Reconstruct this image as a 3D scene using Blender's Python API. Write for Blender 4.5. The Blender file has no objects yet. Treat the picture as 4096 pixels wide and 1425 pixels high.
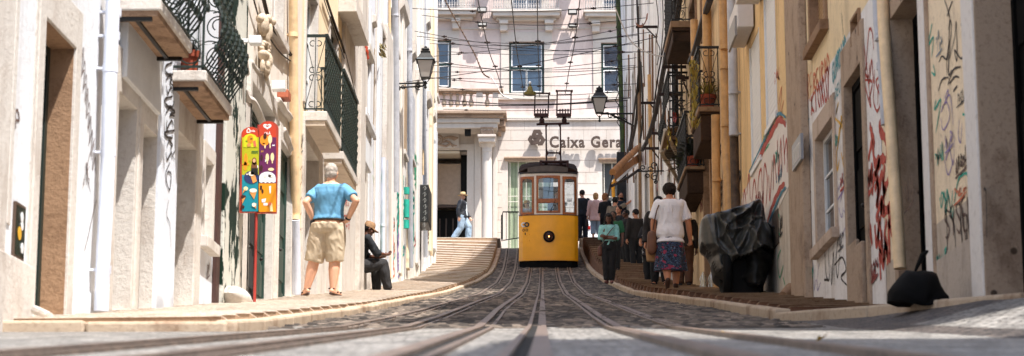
import bpy, bmesh, math, random
from mathutils import Vector, Matrix, noise
random.seed(7)
S = bpy.context.scene
COL = S.collection
# ------------------------------------------------------------------ camera model
F = 8000.0; TH = math.radians(10.2); YAW = math.atan(124/8000)
ct, st_ = math.cos(TH), math.sin(TH); cyw, syw = math.cos(YAW), math.sin(YAW)
def ray(px, py):
    u = (px-2048)/F; v = (712.5-py)/F
    x, y, z = u, ct-v*st_, st_+v*ct
    return (x*cyw-y*syw, x*syw+y*cyw, z)
def hit(px, py, ax, val):
    r = ray(px, py); k = val/r[ax]
    return tuple(k*a for a in r)
cam = bpy.data.cameras.new('camera'); co = bpy.data.objects.new('camera', cam); COL.objects.link(co)
cam.sensor_width = 36; cam.lens = 36*F/4096; cam.clip_end = 600; cam.clip_start = .05
co.rotation_euler = (math.pi/2+TH, 0, YAW)
cam.dof.use_dof = True; cam.dof.focus_distance = 42; cam.dof.aperture_fstop = 4.5
S.camera = co
def interp(P, y):
    if y <= P[0][0]:
        (a, za), (b, zb) = P[0], P[1]
    elif y >= P[-1][0]:
        return P[-1][1]
    else:
        for (a, za), (b, zb) in zip(P, P[1:]):
            if y <= b: break
    return za+(zb-za)*(y-a)/(b-a)
ROAD = [(0,-.125),(5.7,.51),(13,1.33),(17.2,1.86),(24.9,2.86),(39.8,4.78),(55,6.93),(62,8.08),(66,8.82),(70,9.72),(72,10.3),(73.5,10.58),(76,10.66),(90,10.8)]
LWALK = [(12,1.27),(14.9,1.64),(22.9,2.68),(26.5,3.16),(36,4.42),(47,5.98),(52,6.72),(58,7.70),(62,8.42),(66,9.25),(70,10.2),(72,10.75)]
RWALK = [(15.2,1.69),(18.7,2.16),(23.2,2.76),(30,3.66),(35,4.3),(48,6.12),(54,7.2),(62,8.6),(72,10.75)]
def road(y): return interp(ROAD, y)
def kerbL(y): return interp([(0,-1.86),(13,-1.84),(20,-1.72),(40,-1.9),(54,-1.8),(62,-1.6),(72,-1.52)], y)
def kerbR(y): return interp([(0,1.9),(16.2,1.88),(30,1.74),(54,1.72),(63,1.52),(72,1.32)], y)
# ------------------------------------------------------------------ colours and materials
def hexc(h):
    h = h.lstrip('#'); o = []
    for i in (0,2,4):
        c = int(h[i:i+2],16)/255
        o.append(c/12.92 if c <= .04045 else ((c+.055)/1.055)**2.4)
    return tuple(o)+(1,)
MATS = {}
def nmat(name):
    m = bpy.data.materials.new(name); m.use_nodes = True
    nt = m.node_tree; b = nt.nodes['Principled BSDF']
    return m, nt, b
def plain(name, col, rough=.6, metal=0, bump=0, bscale=40, var=.0, vscale=6, spec=None, emit=0):
    if name in MATS: return MATS[name]
    m, nt, b = nmat(name)
    c = hexc(col) if isinstance(col, str) else tuple(col)+(1,)
    b.inputs['Base Color'].default_value = c
    b.inputs['Roughness'].default_value = rough; b.inputs['Metallic'].default_value = metal
    if spec is not None: b.inputs['Specular IOR Level'].default_value = spec
    if emit:
        b.inputs['Emission Color'].default_value = c; b.inputs['Emission Strength'].default_value = emit
    if var or bump:
        tc = nt.nodes.new('ShaderNodeTexCoord')
    if var:
        n = nt.nodes.new('ShaderNodeTexNoise'); n.inputs['Scale'].default_value = vscale; n.inputs['Detail'].default_value = 6; n.inputs['Roughness'].default_value = .65
        nt.links.new(tc.outputs['Object'], n.inputs['Vector'])
        mx = nt.nodes.new('ShaderNodeMix'); mx.data_type = 'RGBA'
        mr = nt.nodes.new('ShaderNodeMapRange'); mr.inputs[1].default_value=.35; mr.inputs[2].default_value=.65
        nt.links.new(n.outputs['Fac'], mr.inputs[0]); nt.links.new(mr.outputs[0], mx.inputs[0])
        mx.inputs[6].default_value = tuple(v*(1-var) for v in c[:3])+(1,); mx.inputs[7].default_value = tuple(min(1,v*(1+var*.6)) for v in c[:3])+(1,)
        nt.links.new(mx.outputs[2], b.inputs['Base Color'])
    if bump:
        n2 = nt.nodes.new('ShaderNodeTexNoise'); n2.inputs['Scale'].default_value = bscale; n2.inputs['Detail'].default_value = 5
        nt.links.new(tc.outputs['Object'], n2.inputs['Vector'])
        bp = nt.nodes.new('ShaderNodeBump'); bp.inputs['Strength'].default_value = bump; bp.inputs['Distance'].default_value = .02
        nt.links.new(n2.outputs['Fac'], bp.inputs['Height']); nt.links.new(bp.outputs[0], b.inputs['Normal'])
    MATS[name] = m
    return m
def plaster(name, c1, c2, amt=.5, scale=1.3, streak=.25, fine=.35, bump=.5, rough=.9, two=None, spots=None, patch=None):
    """weathered wall: c1 base, c2 dirt; two=(colour, z, dirt): paint below z; patch=(colour, threshold): peeled areas"""
    if name in MATS: return MATS[name]
    m, nt, b = nmat(name); N = nt.nodes; L = nt.links
    b.inputs['Roughness'].default_value = rough; b.inputs['Specular IOR Level'].default_value = .2
    geo = N.new('ShaderNodeNewGeometry')
    mp = N.new('ShaderNodeMapping'); mp.inputs['Scale'].default_value = (1,1,streak); L.new(geo.outputs['Position'], mp.inputs['Vector'])
    def noise_(sc, det, src, r=.6):
        n = N.new('ShaderNodeTexNoise'); n.inputs['Scale'].default_value = sc; n.inputs['Detail'].default_value = det; n.inputs['Roughness'].default_value = r
        L.new(src, n.inputs['Vector']); return n.outputs['Fac']
    def rng(src, a, bb, lo=0, hi=1):
        r = N.new('ShaderNodeMapRange'); r.inputs[1].default_value=a; r.inputs[2].default_value=bb; r.inputs[3].default_value=lo; r.inputs[4].default_value=hi
        L.new(src, r.inputs[0]); return r.outputs[0]
    def mix(f, a, bb):
        x = N.new('ShaderNodeMix'); x.data_type='RGBA'
        if isinstance(f, float): x.inputs[0].default_value = f
        else: L.new(f, x.inputs[0])
        for i, v in ((6,a),(7,bb)):
            if isinstance(v, tuple): x.inputs[i].default_value = v
            else: L.new(v, x.inputs[i])
        return x.outputs[2]
    A = hexc(c1); B = hexc(c2)
    base = A
    if two:
        sx = N.new('ShaderNodeSeparateXYZ'); L.new(geo.outputs['Position'], sx.inputs[0])
        f = rng(sx.outputs['Z'], two[1]-.004, two[1]+.004)
        base = mix(f, A, hexc(two[0]))
    n1 = noise_(scale, 8, mp.outputs[0], .68)
    col = mix(rng(n1, .5-.0, .72, 0, amt), base, B)
    n2 = noise_(scale*9, 6, geo.outputs['Position'], .7)
    col = mix(rng(n2, .52, .75, 0, fine), col, B)
    if patch:
        n4 = noise_(patch[2] if len(patch) > 2 else 1.6, 9, mp.outputs[0], .62)
        col = mix(rng(n4, patch[1], patch[1]+.015), col, hexc(patch[0]))
    if spots:
        v = N.new('ShaderNodeTexVoronoi'); v.inputs['Scale'].default_value = spots[1]; L.new(geo.outputs['Position'], v.inputs['Vector'])
        col = mix(rng(v.outputs['Distance'], spots[2], spots[2]+.03, .85, 0), col, hexc(spots[0]))
    L.new(col, b.inputs['Base Color'])
    n3 = noise_(38, 7, geo.outputs['Position'], .7)
    ad = N.new('ShaderNodeMath'); ad.operation='ADD'; L.new(n3, ad.inputs[0]); L.new(n2, ad.inputs[1])
    bp = N.new('ShaderNodeBump'); bp.inputs['Strength'].default_value = bump; bp.inputs['Distance'].default_value=.008
    L.new(ad.outputs[0], bp.inputs['Height']); L.new(bp.outputs[0], b.inputs['Normal'])
    MATS[name] = m
    return m
def setts(name, c1, c2, sc, bump=1.0, seam='#0c0a08'):
    if name in MATS: return MATS[name]
    m, nt, b = nmat(name); N = nt.nodes; L = nt.links
    geo = N.new('ShaderNodeNewGeometry')
    mp = N.new('ShaderNodeMapping'); mp.inputs['Scale'].default_value = (1,1,0); L.new(geo.outputs['Position'], mp.inputs['Vector'])
    nz = N.new('ShaderNodeTexNoise'); nz.inputs['Scale'].default_value=2.2; L.new(mp.outputs[0], nz.inputs['Vector'])
    va = N.new('ShaderNodeVectorMath'); va.operation='MULTIPLY_ADD'; L.new(nz.outputs['Color'], va.inputs[0]); va.inputs[1].default_value=(.12,.12,0); L.new(mp.outputs[0], va.inputs[2])
    br = N.new('ShaderNodeTexBrick'); br.inputs['Scale'].default_value = 1; br.offset=.5
    br.inputs['Brick Width'].default_value = sc; br.inputs['Row Height'].default_value = sc*1.05; br.inputs['Mortar Size'].default_value=sc*.09; br.inputs['Mortar Smooth'].default_value=.4
    br.inputs['Color1'].default_value=hexc(c1); br.inputs['Color2'].default_value=hexc(c2); br.inputs['Mortar'].default_value=hexc(seam); br.inputs['Bias'].default_value=-.1
    L.new(va.outputs[0], br.inputs['Vector'])
    n2 = N.new('ShaderNodeTexNoise'); n2.inputs['Scale'].default_value=1.6; n2.inputs['Detail'].default_value=8; n2.inputs['Roughness'].default_value=.75; mq_ = N.new('ShaderNodeMapping'); mq_.inputs['Scale'].default_value=(3.2,1,0); L.new(mp.outputs[0], mq_.inputs['Vector']); L.new(mq_.outputs[0], n2.inputs['Vector'])
    mr = N.new('ShaderNodeMapRange'); mr.inputs[1].default_value=.3; mr.inputs[2].default_value=.7; mr.inputs[3].default_value=.25; mr.inputs[4].default_value=1.9; L.new(n2.outputs['Fac'], mr.inputs[0])
    mu = N.new('ShaderNodeMix'); mu.data_type='RGBA'; mu.blend_type='MULTIPLY'; mu.inputs[0].default_value=1; L.new(br.outputs['Color'], mu.inputs[6]); L.new(mr.outputs[0], mu.inputs[7])
    L.new(mu.outputs[2], b.inputs['Base Color'])
    b.inputs['Roughness'].default_value=.62
    n3 = N.new('ShaderNodeTexNoise'); n3.inputs['Scale'].default_value=16; n3.inputs['Detail'].default_value=6; L.new(mp.outputs[0], n3.inputs['Vector'])
    ma = N.new('ShaderNodeMath'); ma.operation='MULTIPLY_ADD'; L.new(n3.outputs['Fac'], ma.inputs[0]); ma.inputs[1].default_value=.9
    iv = N.new('ShaderNodeMath'); iv.operation='SUBTRACT'; iv.inputs[0].default_value=1; L.new(br.outputs['Fac'], iv.inputs[1]); L.new(iv.outputs[0], ma.inputs[2])
    bp = N.new('ShaderNodeBump'); bp.inputs['Strength'].default_value=bump; bp.inputs['Distance'].default_value=.03
    L.new(ma.outputs[0], bp.inputs['Height']); L.new(bp.outputs[0], b.inputs['Normal'])
    MATS[name] = m; return m
def glass(name, tint=(.9,.95,1), refl=.25, alpha_dark=.0):
    if name in MATS: return MATS[name]
    m = bpy.data.materials.new(name); m.use_nodes=True; nt=m.node_tree; nt.nodes.clear()
    o = nt.nodes.new('ShaderNodeOutputMaterial'); t = nt.nodes.new('ShaderNodeBsdfTransparent'); t.inputs[0].default_value=tint+(1,)
    g = nt.nodes.new('ShaderNodeBsdfGlossy'); g.inputs['Roughness'].default_value=.02
    x = nt.nodes.new('ShaderNodeMixShader'); fr = nt.nodes.new('ShaderNodeFresnel'); fr.inputs[0].default_value=1.5
    ad = nt.nodes.new('ShaderNodeMath'); ad.operation='ADD'; ad.inputs[1].default_value=refl; nt.links.new(fr.outputs[0], ad.inputs[0])
    nt.links.new(ad.outputs[0], x.inputs[0]); nt.links.new(t.outputs[0], x.inputs[1]); nt.links.new(g.outputs[0], x.inputs[2]); nt.links.new(x.outputs[0], o.inputs[0])
    MATS[name]=m; return m
# ------------------------------------------------------------------ mesh building
def wloc(o):
    v = Vector((0,0,0))
    while o is not None: v += o.location; o = o.parent
    return v
SPLIT={'stone_pier','pilaster','corbel','balustrade_pier','portal_pilaster','plinth_block','bolt','plinth','poster_patch','poster_lolly','poster_cone','poster_figure','mask_carving','cement_strip','portal_moulding','iron_beam','entrance_door','entrance_dark','string_course','wall_moulding','panel_spot','stay','arm','shoe'}
class MB:
    def __init__(s): s.v=[]; s.f=[]; s.m=[]
    def add(s, vs, fs, mi=0):
        n = len(s.v); s.v += [tuple(p) for p in vs]; s.f += [tuple(n+i for i in f) for f in fs]; s.m += [mi]*len(fs)
    def hexa(s, p, mi=0):
        s.add(p, [(0,1,2,3),(7,6,5,4),(0,4,5,1),(1,5,6,2),(2,6,7,3),(3,7,4,0)], mi)
    def box(s, x0,x1,y0,y1,z0,z1, mi=0):
        s.hexa([(x0,y0,z0),(x1,y0,z0),(x1,y1,z0),(x0,y1,z0),(x0,y0,z1),(x1,y0,z1),(x1,y1,z1),(x0,y1,z1)], mi)
    def quad(s, a,b,c,d, mi=0): s.add([a,b,c,d],[(0,1,2,3)],mi)
    def loft(s, rings, mi=0, cap=True, closed=False):
        n = len(rings[0]); vs=[p for r in rings for p in r]; fs=[]
        m_ = len(rings)
        for i in range(m_ if closed else m_-1):
            for j in range(n):
                a=i*n+j; b=i*n+(j+1)%n; k=((i+1)%m_)*n
                fs.append((a,b,k+(j+1)%n,k+j))
        if cap and not closed:
            fs.append(tuple(range(n-1,-1,-1))); fs.append(tuple((m_-1)*n+j for j in range(n)))
        s.add(vs, fs, mi)
    def tube(s, path, r, n=8, mi=0, closed=False):
        P=[Vector(p) for p in path]; m_=len(P); R = r if isinstance(r,(list,tuple)) else [r]*m_
        rings=[]; up=None
        for i in range(m_):
            if closed: d=P[(i+1)%m_]-P[i-1]
            else: d=(P[min(i+1,m_-1)]-P[max(i-1,0)])
            if d.length<1e-9: d=Vector((0,0,1))
            d.normalize()
            if up is None:
                up = Vector((0,0,1)) if abs(d.z)<.9 else Vector((0,1,0))
            a = d.cross(up)
            if a.length<1e-6: a=d.cross(Vector((1,0,.3)))
            a.normalize(); b=a.cross(d); b.normalize(); up=b
            rings.append([P[i]+a*math.cos(2*math.pi*k/n)*R[i]+b*math.sin(2*math.pi*k/n)*R[i] for k in range(n)])
        s.loft(rings, mi, closed=closed)
    def lathe(s, c, prof, n=16, mi=0, ax='z'):
        rings=[]
        for r,h in prof:
            ring=[]
            for k in range(n):
                a=2*math.pi*k/n; x,y=r*math.cos(a),r*math.sin(a)
                ring.append({'z':(c[0]+x,c[1]+y,c[2]+h),'y':(c[0]+x,c[1]+h,c[2]+y),'x':(c[0]+h,c[1]+x,c[2]+y)}[ax])
            rings.append(ring)
        s.loft(rings, mi)
    def ball(s, c, r, n=12, m_=8, mi=0):
        if not isinstance(r,(tuple,list)): r=(r,r,r)
        rings=[]
        for i in range(1,m_):
            t=math.pi*i/m_
            rings.append([(c[0]+r[0]*math.sin(t)*math.cos(2*math.pi*k/n), c[1]+r[1]*math.sin(t)*math.sin(2*math.pi*k/n), c[2]-r[2]*math.cos(t)) for k in range(n)])
        s.loft(rings, mi)
    def prism(s, poly, fn, d0, d1, mi=0):
        n=len(poly); vs=[fn(u,z,d0) for u,z in poly]+[fn(u,z,d1) for u,z in poly]
        s.add(vs, [tuple(range(n)), tuple(range(2*n-1,n-1,-1))]+[(i,(i+1)%n,n+(i+1)%n,n+i) for i in range(n)], mi)
    def comps(s):
        par=list(range(len(s.v)))
        def fd(a):
            while par[a]!=a: par[a]=par[par[a]]; a=par[a]
            return a
        for f in s.f:
            r=fd(f[0])
            for i in f[1:]: par[fd(i)]=r
        G={}
        for f,m_ in zip(s.f,s.m): G.setdefault(fd(f[0]),[]).append((f,m_))
        out=[]
        for g in G.values():
            mb=MB(); mp={}
            for f,m_ in g:
                for i in f:
                    if i not in mp: mp[i]=len(mb.v); mb.v.append(s.v[i])
                mb.f.append(tuple(mp[i] for i in f)); mb.m.append(m_)
            out.append(mb)
        return out
    def build(s, name, mat, parent=None, smooth=False, local=False, recalc=True, bevel=0, props=None, split=True):
        if split and name in SPLIT and parent is not None:
            cs=s.comps()
            if 1<len(cs)<=12:
                for c in cs: o=c.build(name,mat,parent,smooth,local,recalc,bevel,props,False)
                return o
        me = bpy.data.meshes.new(name)
        off = Vector((0,0,0)) if (local or parent is None) else wloc(parent)
        me.from_pydata([(p[0]-off.x,p[1]-off.y,p[2]-off.z) for p in s.v], [], s.f)
        mats = mat if isinstance(mat,(list,tuple)) else [mat]
        for m_ in mats: me.materials.append(m_)
        if len(mats)>1: me.polygons.foreach_set('material_index', s.m)
        if recalc:
            bm=bmesh.new(); bm.from_mesh(me); bmesh.ops.recalc_face_normals(bm, faces=bm.faces); bm.to_mesh(me); bm.free()
        if smooth: me.polygons.foreach_set('use_smooth',[True]*len(me.polygons))
        me.update()
        o = bpy.data.objects.new(name, me); COL.objects.link(o)
        if parent is not None: o.parent = parent
        if bevel:
            b=o.modifiers.new('b','BEVEL'); b.width=bevel; b.segments=2; b.limit_method='ANGLE'
        if smooth:
            try:
                me.set_sharp_from_angle(angle=math.radians(50))
            except Exception: pass
        if props:
            for k,v in props.items(): o[k]=v
        return o
def thing(name, label, cat, loc=(0,0,0), group=None, rz=0):
    o=bpy.data.objects.new(name,None); COL.objects.link(o); o.location=loc; o.rotation_euler=(0,0,rz)
    o['label']=label; o['category']=cat
    if group: o['group']=group
    o.empty_display_size=.2
    return o
def tag(o,label,cat,group=None):
    o['label']=label; o['category']=cat
    if group: o['group']=group
    return o
def struct(o): o['kind']='structure'; return o
# a wall plane: u along the wall, z up, d into the wall
class Plane:
    def __init__(s, kind, val): s.k=kind; s.val=val
    def T(s,u,z,d=0):
        if s.k=='L': return (s.val-d,u,z)
        if s.k=='R': return (s.val+d,u,z)
        return (u,s.val+d,z)
    def px(s,px,py,d=0):
        if s.k=='L': h=hit(px,py,0,s.val-d); return (h[1],h[2])
        if s.k=='R': h=hit(px,py,0,s.val+d); return (h[1],h[2])
        h=hit(px,py,1,s.val+d); return (h[0],h[2])
    def u(s,px,py=700,d=0): return s.px(px,py,d)[0]
    def z(s,px,py,d=0): return s.px(px,py,d)[1]
    def box(s,mb,u0,u1,z0,z1,d0,d1,mi=0):
        T=s.T
        mb.hexa([T(u0,z0,d0),T(u1,z0,d0),T(u1,z0,d1),T(u0,z0,d1),T(u0,z1,d0),T(u1,z1,d0),T(u1,z1,d1),T(u0,z1,d1)],mi)
def wall(P, name, parent, u0,u1,z0,z1, ops, mat, thick=.7):
    """ops: (ua,ub,za,zb,depth)"""
    ops=[(min(a,b),max(a,b),c,d,e) for a,b,c,d,e in ops]
    us=sorted({u0,u1,*[o[0] for o in ops],*[o[1] for o in ops]}); zs=sorted({z0,z1,*[o[2] for o in ops],*[o[3] for o in ops]})
    us=[u for u in us if u0<=u<=u1]; zs=[z for z in zs if z0<=z<=z1]
    mb=MB(); T=P.T
    for a,b in zip(us,us[1:]):
        for c,d in zip(zs,zs[1:]):
            um,zm=(a+b)/2,(c+d)/2
            if any(o[0]<um<o[1] and o[2]<zm<o[3] for o in ops): continue
            mb.quad(T(a,c),T(b,c),T(b,d),T(a,d))
    for a,b,c,d,e in ops:
        a=max(a,u0); b=min(b,u1); c=max(c,z0); d=min(d,z1)
        mb.quad(T(a,c),T(a,d),T(a,d,e),T(a,c,e)); mb.quad(T(b,c),T(b,d),T(b,d,e),T(b,c,e))
        mb.quad(T(a,d),T(b,d),T(b,d,e),T(a,d,e)); mb.quad(T(a,c),T(b,c),T(b,c,e),T(a,c,e))
        mb.quad(T(a,c,e),T(b,c,e),T(b,d,e),T(a,d,e))
    mb.quad(T(u0,z0),T(u0,z1),T(u0,z1,thick),T(u0,z0,thick)); mb.quad(T(u1,z0),T(u1,z1),T(u1,z1,thick),T(u1,z0,thick))
    mb.quad(T(u0,z1),T(u1,z1),T(u1,z1,thick),T(u0,z1,thick)); mb.quad(T(u0,z0,thick),T(u1,z0,thick),T(u1,z1,thick),T(u0,z1,thick))
    return mb.build(name, mat, parent, recalc=False)
def surround(P, parent, a,b,c,d, dep, w, mat, lint=None, proud=.03, name='door_frame', sill=False, inner=.012):
    a,b=min(a,b),max(a,b); lint=lint or w; mb=MB()
    P.box(mb,a-w,a+inner,c,d,-proud,dep-.004); P.box(mb,b-inner,b+w,c,d,-proud,dep-.004)
    P.box(mb,a-w,b+w,d-inner,d+lint,-proud,dep-.004)
    if sill: P.box(mb,a-w-.04,b+w+.04,c-.10,c+.006,-proud-.06,dep-.004)
    return mb.build(name,mat,parent,bevel=.006)
def reveal(P,parent,a,b,c,d,dep,mat):
    a,b=min(a,b),max(a,b); mb=MB(); e=.004
    for box_ in ((a+.012,a+.012+e,c,d-.013),(b-.012-e,b-.012,c,d-.013),(a+.017,b-.017,d-.013-e,d-.013)):
        m_=MB(); P.box(m_,*box_,-.0,dep-.05); m_.build('door_reveal',mat,parent)
def door(P, parent, a,b,c,d, dep, mat, panels=3, name='door', hmat=None, proud=.0):
    a,b=min(a,b),max(a,b); mb=MB(); e=.014
    a+=e;b-=e;d-=e
    P.box(mb,a,b,c,d,dep-.045,dep-.005)
    fr=.07
    P.box(mb,a,a+fr,c,d,dep-.075,dep-.045); P.box(mb,b-fr,b,c,d,dep-.075,dep-.045); P.box(mb,a+fr,b-fr,d-fr,d,dep-.075,dep-.045)
    h=(d-c)
    for i in range(panels):
        z0=c+h*(i+.12)/panels; z1=c+h*(i+.88)/panels
        m_=(a+b)/2
        P.box(mb,a+fr+.03,m_-.02,z0,z1,dep-.062,dep-.045); P.box(mb,m_+.02,b-fr-.03,z0,z1,dep-.062,dep-.045)
    o=mb.build(name,mat,parent,bevel=.004)
    k=MB(); k.ball(P.T((a+b)/2-.05,c+1.0,dep-.09),.022); k.build('handle',hmat or IRON,o,smooth=True)
    return o
def window(P, parent, a,b,c,d, dep, fmat, pmat, nx=2, nz=2, fr=.05, transom=None, name='window'):
    a,b=min(a,b),max(a,b); mb=MB(); e=.014; a+=e;b-=e;c+=e;d-=e
    P.box(mb,a,a+fr,c,d,dep-.07,dep-.02);P.box(mb,b-fr,b,c,d,dep-.07,dep-.02);P.box(mb,a+fr,b-fr,d-fr,d,dep-.07,dep-.02);P.box(mb,a+fr,b-fr,c,c+fr,dep-.07,dep-.02)
    zt = c+(d-c)*transom if transom else d-fr
    if transom: P.box(mb,a+fr,b-fr,zt-fr/2,zt+fr/2,dep-.068,dep-.022)
    top = zt-fr/2 if transom else d-fr
    for i in range(1,nx):
        u=a+(b-a)*i/nx; P.box(mb,u-fr*.5,u+fr*.5,c+fr,top,dep-.066,dep-.024)
    for j in range(1,nz):
        z=c+(top-c)*j/nz
        for i in range(nx):
            u0=a+(b-a)*i/nx+fr*.6; u1=a+(b-a)*(i+1)/nx-fr*.6
            P.box(mb,u0,u1,z-.012,z+.012,dep-.06,dep-.03)
    o=mb.build(name,fmat,parent)
    g=MB(); P.box(g,a+fr*.5,b-fr*.5,c+fr*.5,d-fr*.5,dep-.045,dep-.040); g.build('pane',pmat,o)
    return o
def spline(pts, k=6):
    P=[Vector(p) for p in pts]; out=[]
    if len(P)<3: return P
    for i in range(len(P)-1):
        p0=P[max(i-1,0)];p1=P[i];p2=P[i+1];p3=P[min(i+2,len(P)-1)]
        for j in range(k):
            t=j/k; out.append(.5*((2*p1)+(p2-p0)*t+(2*p0-5*p1+4*p2-p3)*t*t+(3*p1-p0-3*p2+p3)*t**3))
    out.append(P[-1]); return out
def ribbon(mb, P, pts, w, d=-.004, mi=0, smooth=True):
    """flat painted stroke on the wall: pts in (u,z), w metres"""
    Q=spline([(p[0],p[1],0) for p in pts]) if smooth else [Vector((p[0],p[1],0)) for p in pts]
    n=len(Q); vs=[]; fs=[]
    for i,q in enumerate(Q):
        t=Q[min(i+1,n-1)]-Q[max(i-1,0)]
        if t.length<1e-9: t=Vector((0,1,0))
        t.normalize(); nn=Vector((-t.y,t.x,0)); ww=w*(.55+.45*math.sin(math.pi*min(1,(i+.6)/(n))))*(1+.25*math.sin(i*1.7))/2
        a=q+nn*ww;b=q-nn*ww; vs+= [P.T(a.x,a.y,d),P.T(b.x,b.y,d)]
        if i: fs.append((2*i-2,2*i-1,2*i+1,2*i))
    mb.add(vs,fs,mi)
FONT={'A':[[(0,0),(.5,1),(1,0)],[(.22,.4),(.8,.4)]],'B':[[(0,0),(0,1),(.8,.85),(.1,.55),(1,.25),(0,0)]],'C':[[(1,.85),(.4,1),(0,.5),(.4,0),(1,.15)]],'D':[[(0,0),(0,1),(.9,.7),(.9,.2),(0,0)]],
'E':[[(1,1),(.1,.95),(0,.5),(.1,.02),(1,0)],[(0,.5),(.8,.5)]],'G':[[(1,.85),(.4,1),(0,.5),(.4,0),(1,.1),(1,.45),(.6,.45)]],'I':[[(.5,0),(.5,1)]],'K':[[(0,0),(0,1)],[(.9,1),(.05,.5),(1,0)]],'J':[[(1,1),(.9,.2),(.4,0),(0,.25)]],
'M':[[(0,0),(.1,1),(.5,.4),(.9,1),(1,0)]],'N':[[(0,0),(0,1),(1,0),(1,1)]],'O':[[(.5,0),(0,.5),(.5,1),(1,.5),(.5,0)]],'R':[[(0,0),(0,1),(.9,.85),(.1,.5),(1,0)]],'S':[[(1,.9),(.4,1),(.1,.75),(.9,.3),(.5,0),(0,.12)]],
'T':[[(0,1),(1,1)],[(.5,1),(.5,0)]],'U':[[(0,1),(.05,.2),(.5,0),(.95,.2),(1,1)]],'V':[[(0,1),(.5,0),(1,1)]],'X':[[(0,0),(1,1)],[(0,1),(1,0)]],'Y':[[(0,1),(.5,.5),(1,1)],[(.5,.5),(.45,0)]],'Z':[[(0,1),(1,1),(0,0),(1,0)]],'H':[[(0,0),(0,1)],[(1,0),(1,1)],[(0,.5),(1,.5)]],'L':[[(0,1),(0,0),(.9,0)]],'P':[[(0,0),(0,1),(.9,.8),(0,.45)]],'W':[[(0,1),(.25,0),(.5,.6),(.75,0),(1,1)]],' ':[]}
def tagtext(mb, P, txt, bl, br, tl, tr, w, d=-.004, mi=0, jit=.06):
    """pixel quad: baseline bl->br, top tl->tr"""
    n=len(txt)
    for i,ch in enumerate(txt):
        for stroke in FONT.get(ch,[]):
            pts=[]
            for x,y in stroke:
                fx=(i+.1+.78*x)/n+random.uniform(-jit,jit)/n; fy=y+random.uniform(-jit,jit)
                b=(bl[0]+(br[0]-bl[0])*fx, bl[1]+(br[1]-bl[1])*fx); t=(tl[0]+(tr[0]-tl[0])*fx, tl[1]+(tr[1]-tl[1])*fx)
                pts.append(P.px(b[0]+(t[0]-b[0])*fy, b[1]+(t[1]-b[1])*fy))
            ribbon(mb,P,pts,w,d,mi)
def scrawl(mb,P,pxs,w,d=-.004,mi=0): ribbon(mb,P,[P.px(*p) for p in pxs],w,d,mi)
# common materials
IRON=plain('black iron','#15130f',.5,.3,var=.4,bump=.2)
GIRON=plain('dark green iron','#17251f',.5,.2,var=.5,vscale=12,bump=.2)
RUST=plain('rusty iron','#2a1710',.75,.2,var=.6,vscale=20,bump=.3)
STONE=plaster('pale limestone','#c6c0b8','#7d6450',.5,2.2,.5,.4,.8,patch=('#8f7a66',.70,5))
BSTONE=plaster('brown stained limestone','#94765c','#4f3524',.7,2.5,1.6,.5,.9)
GSTONE=plaster('grey brown stone','#ab9580','#5a402e',.7,3.5,.6,.6,1.0,spots=('#2a1c13',3.0,.055))
GLASSD=plain('dark window glass','#0d151c',.05,0,spec=.9)
WHITEP=plain('white paint','#dcdcda',.45,0,bump=.15,bscale=20,var=.08)
BLACK=plain('dark interior','#060504',.9)
TERRA=plain('terracotta','#8f3c1e',.75,0,var=.3,vscale=9,bump=.3)
# ------------------------------------------------------------------ world and light
w=bpy.data.worlds.new('World'); S.world=w; w.use_nodes=True; nt=w.node_tree
sky=nt.nodes.new('ShaderNodeTexSky'); sky.sky_type='NISHITA'; sky.sun_disc=False
LD=Vector((-.34,.37,-1)).normalized()
elev=math.asin(-LD.z); azx,azy=-LD.x,-LD.y
sky.sun_elevation=elev; sky.sun_rotation=math.atan2(azx,azy); sky.air_density=1.0; sky.dust_density=2.0
nt.links.new(sky.outputs[0],nt.nodes['Background'].inputs[0]); nt.nodes['Background'].inputs[1].default_value=.15
sl=bpy.data.lights.new('sun','SUN'); so=bpy.data.objects.new('sun',sl); COL.objects.link(so)
sl.energy=4.6; sl.angle=math.radians(.5); sl.color=(1,.965,.93)
so.rotation_euler=LD.to_track_quat('-Z','Y').to_euler(); so.location=(20,-20,50)
S.view_settings.view_transform='Standard'; S.view_settings.look='None'; S.view_settings.exposure=1.08; S.view_settings.gamma=1
S.cycles.max_bounces=8; S.cycles.diffuse_bounces=5; S.cycles.transparent_max_bounces=16
S.cycles.use_denoising=True; S.cycles.sample_clamp_indirect=8
# ================================================================== GROUND
def smooth01(t): t=max(0,min(1,t)); return t*t*(3-2*t)
def gz(x,y):
    z=road(y)
    if y<18: z+=.21*smooth01((x-1.9)/1.1)*smooth01((18-y)/4)+(.03*smooth01((x+6)/3) if 0 else 0)
    return z
mb=MB(); ys=[-4+.5*i for i in range(191)]; xs=[-300,-60,-16,-8,-5,-3.5,-2.6,-1.9,-1,-.3,.4,1.2,1.88,2.3,2.8,3.4,5,8,16,60,300]
ys+= [100,140,220,400]; ys=[-60,-20]+ys
V=[(x,y,gz(x,y)) for y in ys for x in xs]; n=len(xs)
mb.add(V,[(j*n+i,j*n+i+1,(j+1)*n+i+1,(j+1)*n+i) for j in range(len(ys)-1) for i in range(n-1)])
ROADM=setts('basalt setts','#3b342f','#5a5048',.11,1.0)
struct(mb.build('road',ROADM,smooth=True,recalc=False))
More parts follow.
